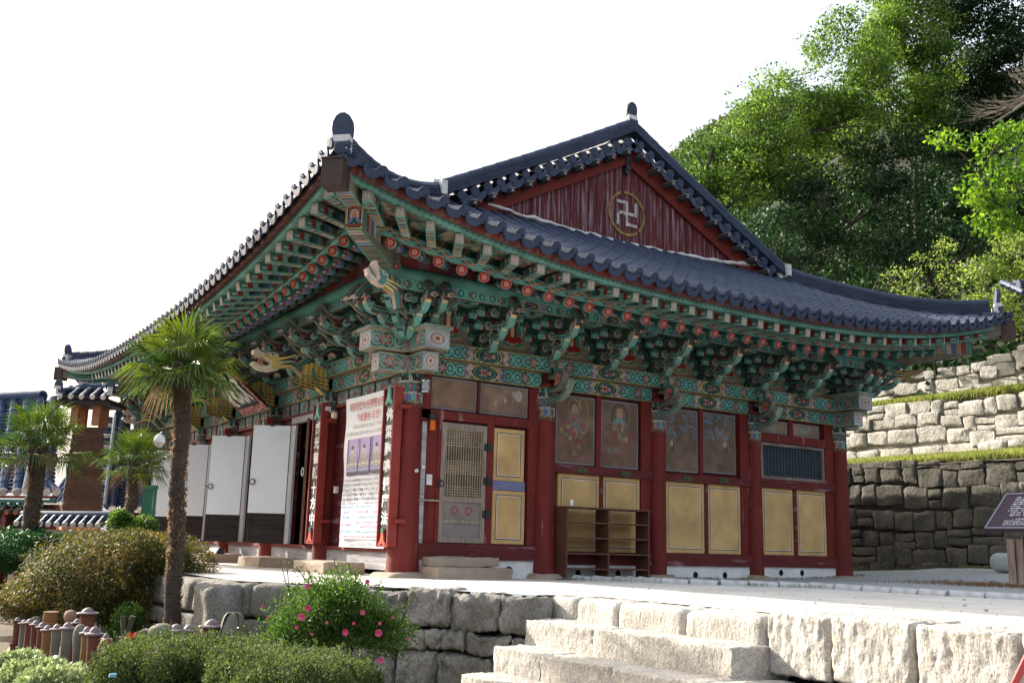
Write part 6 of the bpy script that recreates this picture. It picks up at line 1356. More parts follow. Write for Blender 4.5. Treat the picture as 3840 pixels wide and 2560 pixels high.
for k in (.4, 2.0, 3.6): mb = MB(); p = B+fw2*.6-T*k; mb.tube([(p.x, p.y, -1.1), (p.x, p.y, A.z-.3)], [.11, .1], 12); build('column', mb, RED, t)
# middle building: roof between chimney and hall
t = thing('tiled_outbuilding', 'blue tiled roof with a white-edged hip behind the chimney and small palm', 'building', at(540, 2000, 29)); wq = 28
A = at(395, 1925, wq); B = at(760, 1905, wq+.5); A.z = B.z = at(560, 1915, wq).z; top = at(470, 1560, wq+4); ra = at(430, 1800, 1)-CP; ra.z = 0; ra.normalize(); Rn = ra*4+UZ*(top.z-A.z)
mb = MB(); T = (B-A).normalized(); tile_slope(mb, A, B+T*1.5, Rn, 11, True, 2, .11, 30); h0 = A-T*.0; mb.tube([h0+UZ*.1, h0+Rn*.5+UZ*.12, h0+Rn+UZ*.1], [.08]*3, 8, 0)
for k in range(24): p = h0+Rn*(k/24)+UZ*.04-T*.15; mb.tube([p-T*.22, p+T*.05], [.07, .07], 8, 2 if k % 3 == 0 else 0)
mb.tube([h0+Rn+UZ*.15, B+T*1.5+Rn+UZ*.15], [.17, .17], 10, 0); wallbox(mb, h0+Rn, B+T*1.5+Rn, (A+Rn).z-.15, (A+Rn).z+.15, .3, 1); autosmooth(build('roof', mb, [TB, TILED, WD], t), 40)
mb = MB(); a = A+fw2*.8+T*.3; b = B+fw2*.8+T*1.5; wallbox(mb, a, b, -1.1, A.z-.1, .2, 0); build('wall', mb, surf('white_wall', (.55, .52, .5), (.7, .68, .66), 2, .9), t)
mb = MB()
for k in (.2, 1.1, 2.0): p = a-fw2*.12+T*k; mb.box((p.x, p.y, (A.z-.1-1.1)/2), (.07, .05, (A.z-.1+1.1)/2), 0, None, Matrix((hd, fw2, UZ)).transposed())
build('post', mb, RED, t); mb = MB(); mb.bar(A+fw2*.15-UZ*.08, B+T+fw2*.15-UZ*.08, .2, .07); build('eave_beam', mb, WOODD, t)
# tiny far pavilion between palm trunk and chimney
t = thing('far_pavilion', 'tiny distant pavilion roof seen between the leftmost palm and the chimney', 'pavilion', at(205, 2000, 40)); A = at(176, 1888, 40); B = at(236, 1890, 40); B.z = A.z
mb = MB(); tile_slope(mb, A, B, fw2*1.4+UZ*1.1, 4, True, 2, .08, 12); autosmooth(build('roof', mb, [TB, TILED, WD], t), 40); mb = MB(); wallbox(mb, A+fw2*.5, B+fw2*.5, -1.1, A.z, .2, 0); build('wall', mb, surf('orange_brown_plaster', (.3, .11, .06), (.45, .2, .1), 3, .9), t)
# eave of another roof at the right edge
t = thing('neighbouring_roof', 'dark tile eave corner of another building entering at the right edge', 'roof', at(3900, 1120, 24)); A = at(3812, 1095, 24); mb = MB(); tile_slope(mb, A-UZ*.05, A+RT*3, fw2*1+UZ*.5, 9, True, 1, .09, 4); stack(mb, [A+fw2*.1+UZ*.1+hd*.1, A+hd*3+UZ*.12], .3, .14, 3, 3); autosmooth(build('eave_tiles', mb, [TILED, TILED, WD], t), 40); mb = MB(); p = A+RT*1.5; mb.box((p.x, p.y, 4.0), (.12, .12, p.z-4.05), 0); build('post', mb, RED, t)
# ================================================================ CLAY FIGURES
def lidpot(h, r, m, lab, loc, gap=True, grp='clay lantern pipes standing in the garden', waist=.82):
    t = thing('clay_lantern', lab, 'clay lantern', loc, grp); L = V(loc); mb = MB()
    mb.lathe([(r*1.12, 0), (r*1.12, h*.42), (r*1.18, h*.43), (r*1.18, h*.45), (r*.6, h*.452)], L, 18); build('base_pipe', mb, m, t, False)
    autosmooth(t.children[-1], 40) if t.children else None
    mb = MB(); mb.lathe([(r*.9, h*.4), (r*waist, h*.55), (r*.86, h*.8), (r*1.0, h*.935)], L+V((r*.12, 0, 0)), 18); autosmooth(build('upper_pipe', mb, m, t), 40)
    mb = MB(); mb.lathe([(r*1.36, h*.935), (r*1.42, h*.945), (r*1.36, h*.955), (r*.8, h*.965), (r*.7, h*.985), (r*.4, h*1.01), (r*.1, h*1.02)], L+V((r*.12, 0, 0)), 20); autosmooth(build('lid', mb, surf('lid_glaze', (.1, .07, .09), (.2, .16, .17), 5, .6) if 'lid_glaze' not in MATS else MATS['lid_glaze'], t), 30)
    mb = MB(); a = L+V((0, 0, h*.66)) ; n_ = -fw2; mb.disc(a+n_*(r*waist+.012)+V((r*.12, 0, 0)), hd, UZ, r*.1, 10); build('peep_hole', mb, DARK, t); return t
def dome(h, r, m, lab, loc, arch=False, grp='clay lantern pipes standing in the garden'):
    t = thing('domed_clay_lantern', lab, 'clay lantern', loc, grp); L = V(loc); mb = MB()
    if not arch:
        mb.lathe([(r*1.1, 0), (r*1.12, h*.5), (r*1.2, h*.51), (r*1.15, h*.53), (r*.5, h*.532)], L, 18); autosmooth(build('base_pipe', mb, m, t), 40); mb = MB()
        mb.lathe([(r*.75, h*.5), (r*.72, h*.62), (r*.9, h*.75), (r*1.12, h*.85), (r*1.08, h*.92), (r*.8, h*.975), (r*.4, h*.997), (r*.05, h)], L+V((r*.15, 0, 0)), 18); autosmooth(build('hood', mb, m, t), 60)
    else:
        n = 16
        def fn(u, v):
            a = math.pi*(.5+1.0)*u-math.pi*.25+math.atan2(fw2.y, fw2.x)-math.pi/2; rr = r*(1 if v < .6 else math.sqrt(max(0, 1-((v-.6)/.4)**2))); z = h*(v if v < .6 else .6+.4*math.sin((v-.6)/.4*math.pi/2)); return L+V((math.cos(a)*rr, math.sin(a)*rr, z))
        mb.grid(fn, 20, 16); mb.grid(lambda u, v: L+(fn(u, v)-L)*.88, 20, 16)
        mb.grid(lambda u, v: L+V((math.cos(u*6.284)*r*math.cos(v*1.57), math.sin(u*6.284)*r*math.cos(v*1.57), h*(.66+.34*math.sin(v*1.57)))), 20, 6)
        autosmooth(build('arched_hood', mb, m, t), 60)
    return t
def foot(px, py, w): p = at(px, py, w); return (p.x, p.y, -1.1), p.z+1.1
rowspec = [('l', 67, 2316, 12.2, .1, CLAYR, 'reddish lidded clay pipe at the far left end of the row'), ('d', 91, 2295, 12.6, .13, CLAYG, 'grey domed clay pipe standing behind the far left end'), ('l', 91, 2325, 11.8, .1, CLAYG, 'second lidded clay pipe from the left, grey'), ('d', 134, 2309, 12.0, .12, CLAYG, 'grey domed pipe against the maple trunk'),
           ('l', 112, 2322, 11.3, .1, CLAYR, 'third lidded clay pipe from the left, red-brown'), ('l', 135, 2328, 10.9, .1, CLAYR, 'fourth lidded pipe, red with a tilted dark lid'), ('l', 158, 2336, 10.4, .095, CLAYR, 'fifth lidded pipe, rust coloured and partly hidden'), ('l', 178, 2347, 10.0, .1, CLAYO, 'ochre lidded pipe below the big ochre jar'),
           ('l', 213, 2343, 9.8, .1, CLAYG, 'grey lidded pipe with a round peep hole, left of the pale one'), ('l', 253, 2337, 9.3, .105, CLAYG, 'pale grey lidded pipe with a wide mushroom lid'), ('l', 275, 2362, 9.5, .07, CLAYR, 'slim red pipe squeezed behind the pale dome'), ('d', 300, 2339, 8.7, .105, CLAYG, 'tall pale domed pipe in the middle of the row'),
           ('l', 326, 2354, 8.6, .09, CLAYO, 'ochre lidded pipe left of the large red one'), ('l', 353, 2355, 8.1, .105, CLAYR, 'large red lidded pipe, nearest of the row'), ('l', 397, 2378, 8.6, .07, CLAYG, 'small dark lid peeping beside the red dome'), ('d', 398, 2391, 7.7, .12, CLAYR, 'red domed pipe beside the clipped hedge'),
           ('l', 328, 2282, 10.6, .16, CLAYR, 'stout brick-red cylinder with flat lid rising above the row'), ('l', 290, 2322, 11.0, .1, CLAYR, 'red lidded pipe behind the pale mushroom lid')]
for k, px, py, w_, rr, m, lab in rowspec: loc, h = foot(px, py, w_); (lidpot if k == 'l' else dome)(h, rr*(.5 if k == 'l' else .48), m, lab, loc)
loc, h = foot(192, 2292, 10.9); t = thing('ochre_jar', 'big ochre clay jar in rings under the maple', 'jar', loc); mb = MB(); mb.lathe([(.05, 0), (.055, h*.7), (.075, h*.78), (.08, h*.83), (.07, h*.85), (.08, h*.9), (.074, h*.97), (.08, h)], loc, 20); autosmooth(build('body', mb, CLAYO, t), 40)
loc, h = foot(267, 2286, 11.6); t = thing('clay_ball_figure', 'round clay ball on a stalk under the maple, behind the row', 'clay figure', loc); mb = MB(); mb.lathe([(.04, 0), (.04, h*.8), (.06, h*.83), (.075, h*.9), (.06, h*.97), (.02, h)], loc, 18); autosmooth(build('body', mb, surf('pinkish_clay', (.22, .13, .1), (.3, .19, .15), 4, .8), t), 60)
for k, px, py, w_, rr, lab in (('l', 659, 2344, 8.9, .09, 'lidded red pipe behind the hedge, just right of the palm trunk'), ('l', 708, 2345, 9.1, .08, 'smaller lidded pipe behind the hedge, right of its twin'), ('l', 791, 2327, 8.8, .1, 'tall red lidded pipe above the hedge near the terrace wall')): loc, h = foot(px, py, w_); lidpot(h, rr*.8, CLAYR, lab, loc)
loc, h = foot(878, 2292, 8.8); dome(h, .12, CLAYG, 'grey arched clay hood above the hedge beside the rose bush', loc, True)
loc, h = foot(590, 2335, 8.9); t = thing('clay_turtle', 'low rounded clay animal on a slab behind the hedge', 'clay figure', loc); L = V(loc); mb = MB(); mb.lathe([(.11, h-.16), (.115, h-.08), (.09, h-.03), (.04, h-.003), (.01, h)], L+hd*.05, 16, 0, None, 1.1, 1); mb.tube([L+hd*-.03+UZ*(h-.09), L-hd*.1+UZ*(h-.075), L-hd*.14+UZ*(h-.08)], [.035, .028, .015], 8); autosmooth(build('body', mb, CLAYG, t), 60); mb = MB(); mb.lathe([(.1, 0), (.1, h-.16)], L, 14); mb.box(L-hd*.12+UZ*(h-.12), (.1, .08, .012)); build('slab', mb, CLAYG, t)
loc, h = foot(478, 2308, 9.4); t = thing('forked_post', 'forked cut branch standing as a post behind the hedge', 'post', loc); L = V(loc); mb = MB(); mb.tube([L, L+UZ*(h*.78)], [.04, .045], 8); mb.tube([L+UZ*(h*.72), L-hd*.03+UZ*h*.9, L-hd*.04+UZ*h], [.03, .026, .025], 8); mb.tube([L+UZ*(h*.75), L+hd*.035+UZ*h*.9, L+hd*.05+UZ*h], [.028, .026, .026], 8); autosmooth(build('stem', mb, BARK, t), 50)
# ================================================================ PLANTS
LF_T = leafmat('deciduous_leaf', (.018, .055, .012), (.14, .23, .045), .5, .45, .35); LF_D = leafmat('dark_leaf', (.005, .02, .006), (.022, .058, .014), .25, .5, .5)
LF_B = leafmat('bright_leaf', (.05, .13, .015), (.15, .26, .035), .5, .45, .6); LF_M = leafmat('maple_leaf', (.022, .034, .01), (.1, .1, .025), .5, .5, 1.6, c3=(.34, .22, .06))
LF_H = leafmat('hedge_leaf', (.025, .045, .014), (.085, .12, .035), .35, .6, 2.5); LF_R = leafmat('rose_leaf', (.02, .06, .012), (.08, .15, .03), .45, .4, 3); LF_W = leafmat('glossy_leaf', (.1, .16, .06), (.3, .36, .18), .3, .25, 4, spec=.6)
LF_P = leafmat('palm_leaf', (.02, .06, .012), (.08, .125, .014), .33, .3, 1.5, spec=.6); LF_PD = leafmat('dead_palm_leaf', (.1, .07, .04), (.24, .17, .1), .3, .7, 2); LF_S = leafmat('sunny_shrub_leaf', (.09, .15, .03), (.28, .36, .1), .5); GRS = leafmat('grass_blade', (.1, .14, .03), (.24, .27, .08), .45, .6, 1)
def limb(mb, a, b, r0, r1, bend=.12, n=5):
    a = V(a); b = V(b); L = (b-a).length; o = V(mnoise.noise_vector(a*3+b))*L*bend; pts = [a.lerp(b, i/n)+o*math.sin(math.pi*i/n)*.8 for i in range(n+1)]; mb.tube(pts, [r0+(r1-r0)*i/n for i in range(n+1)], 6); return pts
def tree(nm, lab, blobs, w, base, mat, per=150, size=.2, R=(.5, .95), dens=1., flat=.55, trunk=.22, seed=1, bark=BARK, grp='trees on the hillside behind the hall', limbs=24, hole=.0):
    """blobs: (px,py,rx,ry,dw) crown ellipses on the photograph at distance w"""
    global rng
    rng = np.random.default_rng(seed); r = random.Random(seed); t = thing(nm, lab, 'tree', base, grp); cs = []; rs = []
    for px, py, rx, ry, dw in blobs:
        k = w/FPX; n = max(5, int(dens*rx*ry*k*k*5/((R[0]+R[1])/2)**2))
        for _ in range(n):
            d = rdir(1)[0]; q = (.35+.65*rng.random())**.5; c = at(px+rx*d[0]*q, py+ry*d[2]*q, w+dw+d[1]*q*rx*k*.7); cs.append(tuple(c)); rs.append(R[0]+(R[1]-R[0])*rng.random())
    P, D, S = clump_leaves(cs, rs, per, size, flat)
    NN = LASTN
    if hole: keep = np.array([mnoise.noise(V(p*.8)) > -hole for p in P]); P, D, S, NN = P[keep], D[keep], S[keep], NN[keep]
    quads('crown', P, D, S, mat, t, .55, .25, NN, .6); mb = MB(); base = V(base); cen = V(np.mean(cs, 0)); fork = base.lerp(cen, .45); limb(mb, base, fork, trunk, trunk*.7, .1)
    tops = sorted(r.sample(range(len(cs)), min(limbs, len(cs))), key=lambda i: cs[i][2]); forks = [fork]
    for i in tops:
        c = V(cs[i]); f = min(forks, key=lambda q: (q-c).length+.3*abs(q.z-fork.z)); pts = limb(mb, f, c, trunk*.35, trunk*.07, .18); forks.append(pts[2])
    autosmooth(build('trunk', mb, bark, t), 80); return t
gp = lambda px, w: (lambda p: (p.x, p.y, max(hz(max(p.x, 19.7), p.y)-.3, 4)))(at(px, 1000, w))
tree('hillside_tree', 'tall light green tree whose left edge meets the sky', [(2740, 650, 190, 180, 0), (2930, 450, 170, 180, 1), (3180, 240, 140, 180, 2), (2650, 800, 100, 130, -1), (3180, 480, 160, 200, 1), (2980, 620, 170, 130, 0)], 36, gp(3180, 37), LF_T, 430, .12, (.6, 1.1), 2.1, .45, seed=11, hole=.14)
tree('hillside_tree', 'green tree crown at the top of the view left of the corner', [(3410, 90, 150, 170, 0), (3400, 300, 190, 190, 0), (3370, -10, 90, 90, 2)], 40, gp(3450, 41), LF_T, 400, .13, (.6, 1.1), 2.1, .45, seed=12, hole=.14)
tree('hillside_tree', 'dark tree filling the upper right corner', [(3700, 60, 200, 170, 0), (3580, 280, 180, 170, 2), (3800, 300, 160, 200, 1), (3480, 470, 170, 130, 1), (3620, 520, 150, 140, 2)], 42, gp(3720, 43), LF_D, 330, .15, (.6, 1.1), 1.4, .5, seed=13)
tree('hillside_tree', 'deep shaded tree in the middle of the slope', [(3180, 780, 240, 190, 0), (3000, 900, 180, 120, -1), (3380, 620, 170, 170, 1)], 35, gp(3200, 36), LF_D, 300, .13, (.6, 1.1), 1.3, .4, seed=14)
tree('hillside_tree', 'dark layered tree just above the roof ridge', [(2880, 960, 150, 110, 0), (3060, 1010, 150, 90, 0), (2760, 860, 90, 90, 1)], 31, gp(2950, 33), LF_D, 170, .14, (.35, .7) and .14 if 0 else (.4, .75), seed=15, flat=.35)
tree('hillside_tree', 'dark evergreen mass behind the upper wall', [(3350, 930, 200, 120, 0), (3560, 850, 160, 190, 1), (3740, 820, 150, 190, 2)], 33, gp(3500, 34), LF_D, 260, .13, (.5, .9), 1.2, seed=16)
tree('overhanging_tree', 'bright yellow-green leafy branches hanging in from the right edge', [(3790, 560, 110, 120, 0), (3740, 700, 110, 110, 0), (3800, 820, 90, 80, 0), (3660, 740, 60, 40, 0), (3570, 520, 60, 22, 0), (3690, 830, 50, 50, 0)], 21, (20.5, -6, 5.5), LF_B, 330, .11, (.25, .42), 1.2, trunk=.12, seed=17, grp=None, limbs=14)
# bare tree at the right edge
t = thing('bare_tree', 'leafless grey twiggy branches reaching in from the right edge', 'tree', (20.2, -5.4, 5.5)); mb = MB(); r = random.Random(3)
def twig(a, d, L, rad, dep_):
    b = a+d*L; limb(mb, a, b, rad, rad*.6, .12, 3)
    if dep_ == 0: return
    for k in range(3 if dep_ > 1 else 4):
        q = (d+V((r.uniform(-.6, .6), r.uniform(-.6, .6), r.uniform(-.1, .8)))*.75).normalized(); twig(a+(b-a)*r.uniform(.3, 1), q, L*r.uniform(.45, .7), rad*.5, dep_-1)
root = at(3920, 330, 22); limb(mb, (20.2, -5.4, 5.5), root, .12, .08)
for px, py in ((3700, 440), (3640, 520), (3780, 300), (3760, 400), (3830, 250)): e = at(px, py, 22); twig(root, (e-root).normalized(), (e-root).length*.7, .035, 3)
build('branches', mb, BARKP, t)
# shrubs over the terraces, distant wood
tree('terrace_shrub', 'sparse sunlit shrub with upright twigs above the roof end', [(3440, 1060, 90, 60, 0), (3500, 960, 70, 50, 0), (3350, 1040, 60, 50, 0), (3560, 1060, 60, 60, 0), (3530, 900, 40, 30, 0)], 27, (19.3, 3.4, 5.6), LF_S, 300, .085, (.18, .35), .8, trunk=.05, seed=21, grp='shrubs on the stone terraces', limbs=30)
tree('terrace_shrub', 'dense bright green shrub at the right edge above the top wall', [(3720, 1080, 120, 110, 0), (3800, 960, 90, 100, 0), (3640, 1160, 60, 70, 0), (3800, 1200, 70, 60, 0)], 26, (19.4, -1.0, 5.7), LF_S, 420, .1, (.25, .45), 1.2, trunk=.05, seed=22, grp='shrubs on the stone terraces', bark=BARKP)
rng = np.random.default_rng(5); pts = []
for _ in range(5200):
    x, y = 60+rng.random()*75, 45+rng.random()*80; z = far_z(x, y)
    if z > 4: pts.append((x, y, z+1.2))
P, D, S = clump_leaves(pts, [1.5+1.3*a for a in rng.random(len(pts))], 16, .5, .8); tag(quads('distant_wood', P, D, S, leafmat('far_leaf', (.03, .06, .02), (.08, .12, .04), .3), None, .8), kind='stuff')
rng = np.random.default_rng(6); n = 5200; x = 19.6+rng.random(n)*32; y = -25+rng.random(n)*70; k = rng.random(n) < .75
P0 = [(a, b, hz(a, b)+.5+rng.random()*1.2) for a, b in zip(x[k], y[k])]; P, D, S = clump_leaves(P0, [.9+.6*a for a in rng.random(len(P0))], 26, .3, .7); tag(quads('hillside_undergrowth', P, D, S, LF_D, None, .6), kind='stuff')
# grass on the ledges and by the wall foot
def grass(nm, n, xf, yf, zf, L=.13, mat=GRS):
    x = np.array([xf() for _ in range(n)]); y = np.array([yf() for _ in range(n)]); P = np.stack([x, y, [zf(a, b)+L*.4 for a, b in zip(x, y)]], 1); D = np.stack([rng.normal(size=n)*.5, rng.normal(size=n)*.5, np.ones(n)], 1); o = quads(nm, P, D, L*(.6+.9*rng.random(n)), mat, None, .1); return tag(o, kind='stuff')
u = random.uniform
grass('ledge_grass', 26000, lambda: 15.3+1.8*random.random()**.9, lambda: u(-4, 8), lambda a, b: 2.74+.33*(a-15.1)/2.1, .2); grass('ledge_grass', 22000, lambda: 17.3+1.9*random.random(), lambda: u(-3, 7), lambda a, b: 4.6+.42*(a-17.1)/2.1, .22)
grass('wall_foot_grass', 5000, lambda: 15-abs(random.gauss(0, .25)), lambda: u(-5, 9), tz, .08, leafmat('dull_grass', (.05, .08, .02), (.12, .14, .05), .3)); grass('hall_foot_grass', 1500, lambda: u(4.9, 11), lambda: -abs(random.gauss(.15, .12)), tz, .06, MATS['dull_grass'])
grass('dry_weeds', 2500, lambda: at(3740, 2150, 17).x+random.gauss(0, .5), lambda: at(3740, 2150, 17).y+random.gauss(0, .8), tz, .07, leafmat('reddish_weed', (.12, .08, .03), (.22, .12, .06), .3)); grass('lawn_grass', 16000, lambda: u(-7.3, -5.2), lambda: u(-11, -5), lambda a, b: -1.1, .07)
grass('border_weeds', 1200, lambda: bp[random.choice((1, 5, 6))].x+random.gauss(0, .1), lambda: 0, lambda a, b: 0, .05) if 0 else None
for i in (1, 5, 6, 7):
    p = bp[i]; grass('border_weed', 150, lambda: p.x+random.gauss(0, .12), lambda: p.y+random.gauss(0, .1), tz, .06)
mb = MB(); mb.add([at(-200, 2530, 6.3), at(40, 2560, 6.3), at(110, 2700, 5.6), at(-200, 2700, 5.6)], [(0, 1, 2, 3)]); 
for i, v in enumerate(mb.v): mb.v[i] = (v[0], v[1], -1.08)
tag(build('garden_path', mb, PLAS), kind='structure')
# ---------------------------------------------------------------- palms
def frond(nm, O, d, pet, fan, mat, t, n=28, spread=135, droop=.25, seed=0):
    """petiole from O along d, then a fan of folded narrow leaflets"""
    r = random.Random(seed); O = V(O); d = V(d).normalized(); e = O+d*pet-UZ*pet*.12; side = d.cross(UZ); side = side.normalized() if side.length > .1 else V((1, 0, 0)); nn = side.cross(d).normalized(); vs = []; fs = []
    def strip(a, b, c, w0, q):
        o = len(vs); vs.extend([a-q*w0*.4, a+q*w0*.4, b-q*w0, b+q*w0, c-q*w0*.12, c+q*w0*.12, (a+b)/2-nn*w0*.7, b-nn*w0*.8]); fs.extend([(o, o+6, o+7, o+2), (o+6, o+1, o+3, o+7), (o+2, o+7, o+4), (o+7, o+3, o+5), (o+4, o+7, o+5)])
    for k in range(n):
        a = R_(-spread+2*spread*k/(n-1)+r.uniform(-2, 2)); v = (d*math.cos(a)+side*math.sin(a)).normalized(); L = fan*(1-.28*abs(a)/R_(spread))*r.uniform(.9, 1.05); f = nn*.12*math.cos(a)
        m = e+v*L*.55+f*L-UZ*droop*L*.12; tp = e+v*L*.98-UZ*droop*L*(.55+.5*r.random()); strip(e+v*.02, m, tp, fan*.022, v.cross(nn).normalized())
    q = side*.012; o = len(vs); vs.extend([O-q, O+q, e+q*.6, e-q*.6, O-nn*.015, e-nn*.01]); fs.extend([(o, o+4, o+5, o+3), (o+4, o+1, o+2, o+5), (o, o+1, o+2, o+3)])
    me = bpy.data.meshes.new(nm); off = wloc(t); me.from_pydata([tuple(p-off) for p in vs], [], fs); a_ = me.attributes.new('rnd', 'FLOAT', 'POINT'); a_.data.foreach_set('value', np.repeat(r.random(), len(vs))); me.materials.append(mat); ob = bpy.data.objects.new(nm, me); link(ob, t); return ob
def palm(lab, base, top, r0, n, pet, fan, seed, dead=8, toprad=1.0):
    t = thing('palm_tree', lab, 'palm', tuple(base), 'fan palms in the garden'); B = V(base); T = V(top); r = random.Random(seed); mb = MB(); N_ = 60
    pts = [B.lerp(T, i/N_)+V((.015*math.sin(i*.3), .012*math.cos(i*.2), 0)) for i in range(N_+1)]; mb.tube(pts, [r0*(1.0+.1*((i*3) % 2)+r.uniform(-.06, .08)+.35*max(0, (i/N_-.86)/.14)) for i in range(N_+1)], 14)
    autosmooth(build('trunk', mb, PALMB, t), 30); P = []; D = []; S = []
    for _ in range(1700):
        s = r.random(); a = r.uniform(0, 6.283); rad = V((math.cos(a), math.sin(a), 0)); P.append(B.lerp(T, s)+rad*r0*1.08); D.append(rad*.5+V((0, 0, r.choice((-.6, .9))))+V((r.uniform(-.3, .3),)*3)); S.append(r.uniform(.03, .085)*(1+.6*(s > .85)))
    quads('trunk_fibre', P, D, S, LF_PD, t, .3)
    for k in range(n):
        el = R_(78-105*(k/n)**.8+r.uniform(-8, 8)); a = k*2.4+r.uniform(-.3, .3); d = V((math.cos(a)*math.cos(el), math.sin(a)*math.cos(el), math.sin(el))); dd = k > n-dead
        frond('dead_frond' if dd else 'frond', T+V((0, 0, -.002*k)), d, pet*r.uniform(.75, 1.1)*(.6 if dd else 1), fan*r.uniform(.85, 1.1)*(.75 if dd else 1), LF_PD if dd else LF_P, t, 28, 120 if not dd else 60, .12+.5*(k/n)+(.5 if dd else 0), seed*100+k)
    return t
p1b = at(655, 2340, 11.6); palm('tall fan palm in front of the hall doors, fronds lit from behind', (p1b.x, p1b.y, -1.1), at(688, 1370, 11.8), .085, 36, .36, .49, 3, 3)
p2b = at(122, 1990, 17); palm('fan palm at the left edge before the tiled outbuilding', (p2b.x, p2b.y, -1.1), at(148, 1660, 17), .12, 34, .5, .52, 4, 4)
p3b = at(480, 1990, 20); palm('smallest fan palm between the chimney and the hall', (p3b.x, p3b.y, -1.1), at(505, 1735, 20), .085, 26, .45, .5, 5, 3)
# ---------------------------------------------------------------- bushes
def bush(nm, lab, ells, w, mat, n, size, asp=.45, seed=1, shell=.8, droop=0., cat='bush', up=.3, amp=.12, fr=3., grp=None, base=None, core=None, boxy=1., shoots=0, nj=.8):
    """ells: photo-pixel ellipses (px,py,rx,ry,depth radius m, dw)"""
    global rng
    rng = np.random.default_rng(seed); c0 = at(ells[0][0], ells[0][1], w); t = thing(nm, lab, cat, base or (c0.x, c0.y, -1.1), grp); P = []; D = []; k = w/FPX; ar = np.array([e[2]*e[3] for e in ells], float); ar /= ar.sum()
    for (px, py, rx, ry, rd_, dw), f in zip(ells, ar):
        m = int(n*f); c = np.array(at(px, py, w+dw)); d = rdir(m); d = np.sign(d)*np.abs(d)**boxy; q = (shell+(1-shell)*rng.random((m, 1))); q[rng.random(m) < .12] *= .8
        nz = np.array([mnoise.noise(V(a*fr)+c0*.3) for a in d*np.array([rx*k, rd_, ry*k])])[:, None]; p = d*q*(1+amp*nz*2); out = np.array(hd)[None]*p[:, :1]*rx*k+np.array(fw2)[None]*p[:, 1:2]*rd_+np.array([[0, 0, 1.]])*p[:, 2:]*ry*k
        P.append(c+out); o_ = out/np.linalg.norm(out, axis=1, keepdims=True); D.append(o_*.6+rdir(m)*.8+np.array([0, 0, up-droop]))
    for _ in range(shoots):
        e = ells[int(rng.integers(len(ells)))]; d = rdir(1)[0]; d[2] = abs(d[2])*.8+.3; d /= np.linalg.norm(d); d = np.sign(d)*np.abs(d)**boxy; b = np.array(at(e[0], e[1], w+e[5]))+np.array(hd)*d[0]*e[2]*k+np.array(fw2)*d[1]*e[4]+np.array((0, 0, 1))*d[2]*e[3]*k; L = .03+.05*rng.random(); m = 9; P.append(b+np.outer(np.linspace(-.2, 1, m)*L, (rng.normal()*.25, rng.normal()*.25, 1))+rng.normal(size=(m, 3))*.004); D.append(rdir(m)+np.array([0, 0, 1.2]))
    P = np.concatenate(P); D = np.concatenate(D); c_ = P.mean(0)-np.array((0, 0, .25)); keep = P[:, 2] > -1.12; P, D = P[keep], D[keep]; NN = P-c_; NN /= np.linalg.norm(NN, axis=1, keepdims=True); NN[:, 2] += .25; quads('foliage', P, D, size*(.6+.8*rng.random(len(P))), mat, t, asp, .25, NN, nj)
    if core:
        mb = MB()
        for px, py, rx, ry, rd_, dw in ells: c = at(px, py, w+dw); mb.lathe([(math.sin(a)*core, -math.cos(a)*ry*k*core) for a in [.05+i*.33 for i in range(10)]], c, 14, 0, None, rx*k*.9, rd_*.9)
        build('inner_twigs', mb, surf('dark_twig_mass', (.012, .012, .006), (.03, .028, .015), 20, 1), t)
    return t
t = bush('weeping_maple', 'low spreading cut-leaf maple with orange and olive weeping foliage', [(420, 2160, 310, 172, 1.1, 0), (250, 2230, 230, 120, .9, -.4), (620, 2130, 180, 130, .8, .2), (100, 2250, 110, 70, .5, -.5), (480, 2080, 200, 90, .7, .1), (700, 2230, 110, 110, .5, .3)], 13.4, LF_M, 80000, .052, .22, 31, .72, .55, 'tree', 0, .2, 2.5)
mb = MB(); c = at(430, 2300, 13.4); base = V((c.x, c.y, -1.1)); r = random.Random(4)
for k in range(16): a = r.uniform(0, 6.28); e = base+V((math.cos(a)*r.uniform(.5, 1.2), math.sin(a)*r.uniform(.3, 1), r.uniform(.9, 1.45))); limb(mb, base+V((0, 0, .3)), e, .04, .012, .25)
limb(mb, base, base+V((0, 0, .4)), .07, .06); a_, b_ = at(470, 2180, 12.6), at(500, 2110, 12.5); limb(mb, a_, b_, .008, .012, .3, 8); limb(mb, b_, at(475, 2100, 12.5), .011, .006, .5, 8); autosmooth(build('trunk', mb, BARK, t), 60)
bush('clipped_hedge', 'neatly clipped small-leaved hedge in the foreground, left part', [(620, 2520, 215, 135, .75, 0), (500, 2540, 110, 130, .6, .1), (820, 2510, 190, 112, .7, .1)], 7.3, LF_H, 75000, .02, .5, 41, .82, 0, 'hedge', .5, .09, 5, 'clipped hedges in the foreground', None, .8, .72, 420)
bush('clipped_hedge', 'clipped hedge mound in front of the rose bush, right part', [(1120, 2575, 270, 125, .7, -.3), (960, 2540, 170, 108, .6, 0), (1310, 2610, 120, 90, .5, -.2)], 6.9, LF_H, 75000, .02, .5, 42, .82, 0, 'hedge', .5, .09, 5, 'clipped hedges in the foreground', None, .8, .8, 380)
t = bush('rose_bush', 'loose wild rose bush with pink blossoms before the terrace wall', [(1250, 2300, 210, 140, .5, 0), (1150, 2360, 170, 110, .45, -.1), (1360, 2330, 190, 110, .45, .1), (1260, 2220, 140, 80, .35, .1), (1060, 2410, 90, 70, .35, -.2), (1450, 2390, 100, 70, .35, 0)], 8.6, LF_R, 34000, .026, .45, 43, .35, 0, 'bush', .5, .35, 4)
rng = np.random.default_rng(9); r = random.Random(9); mb = MB(); P = []; D = []
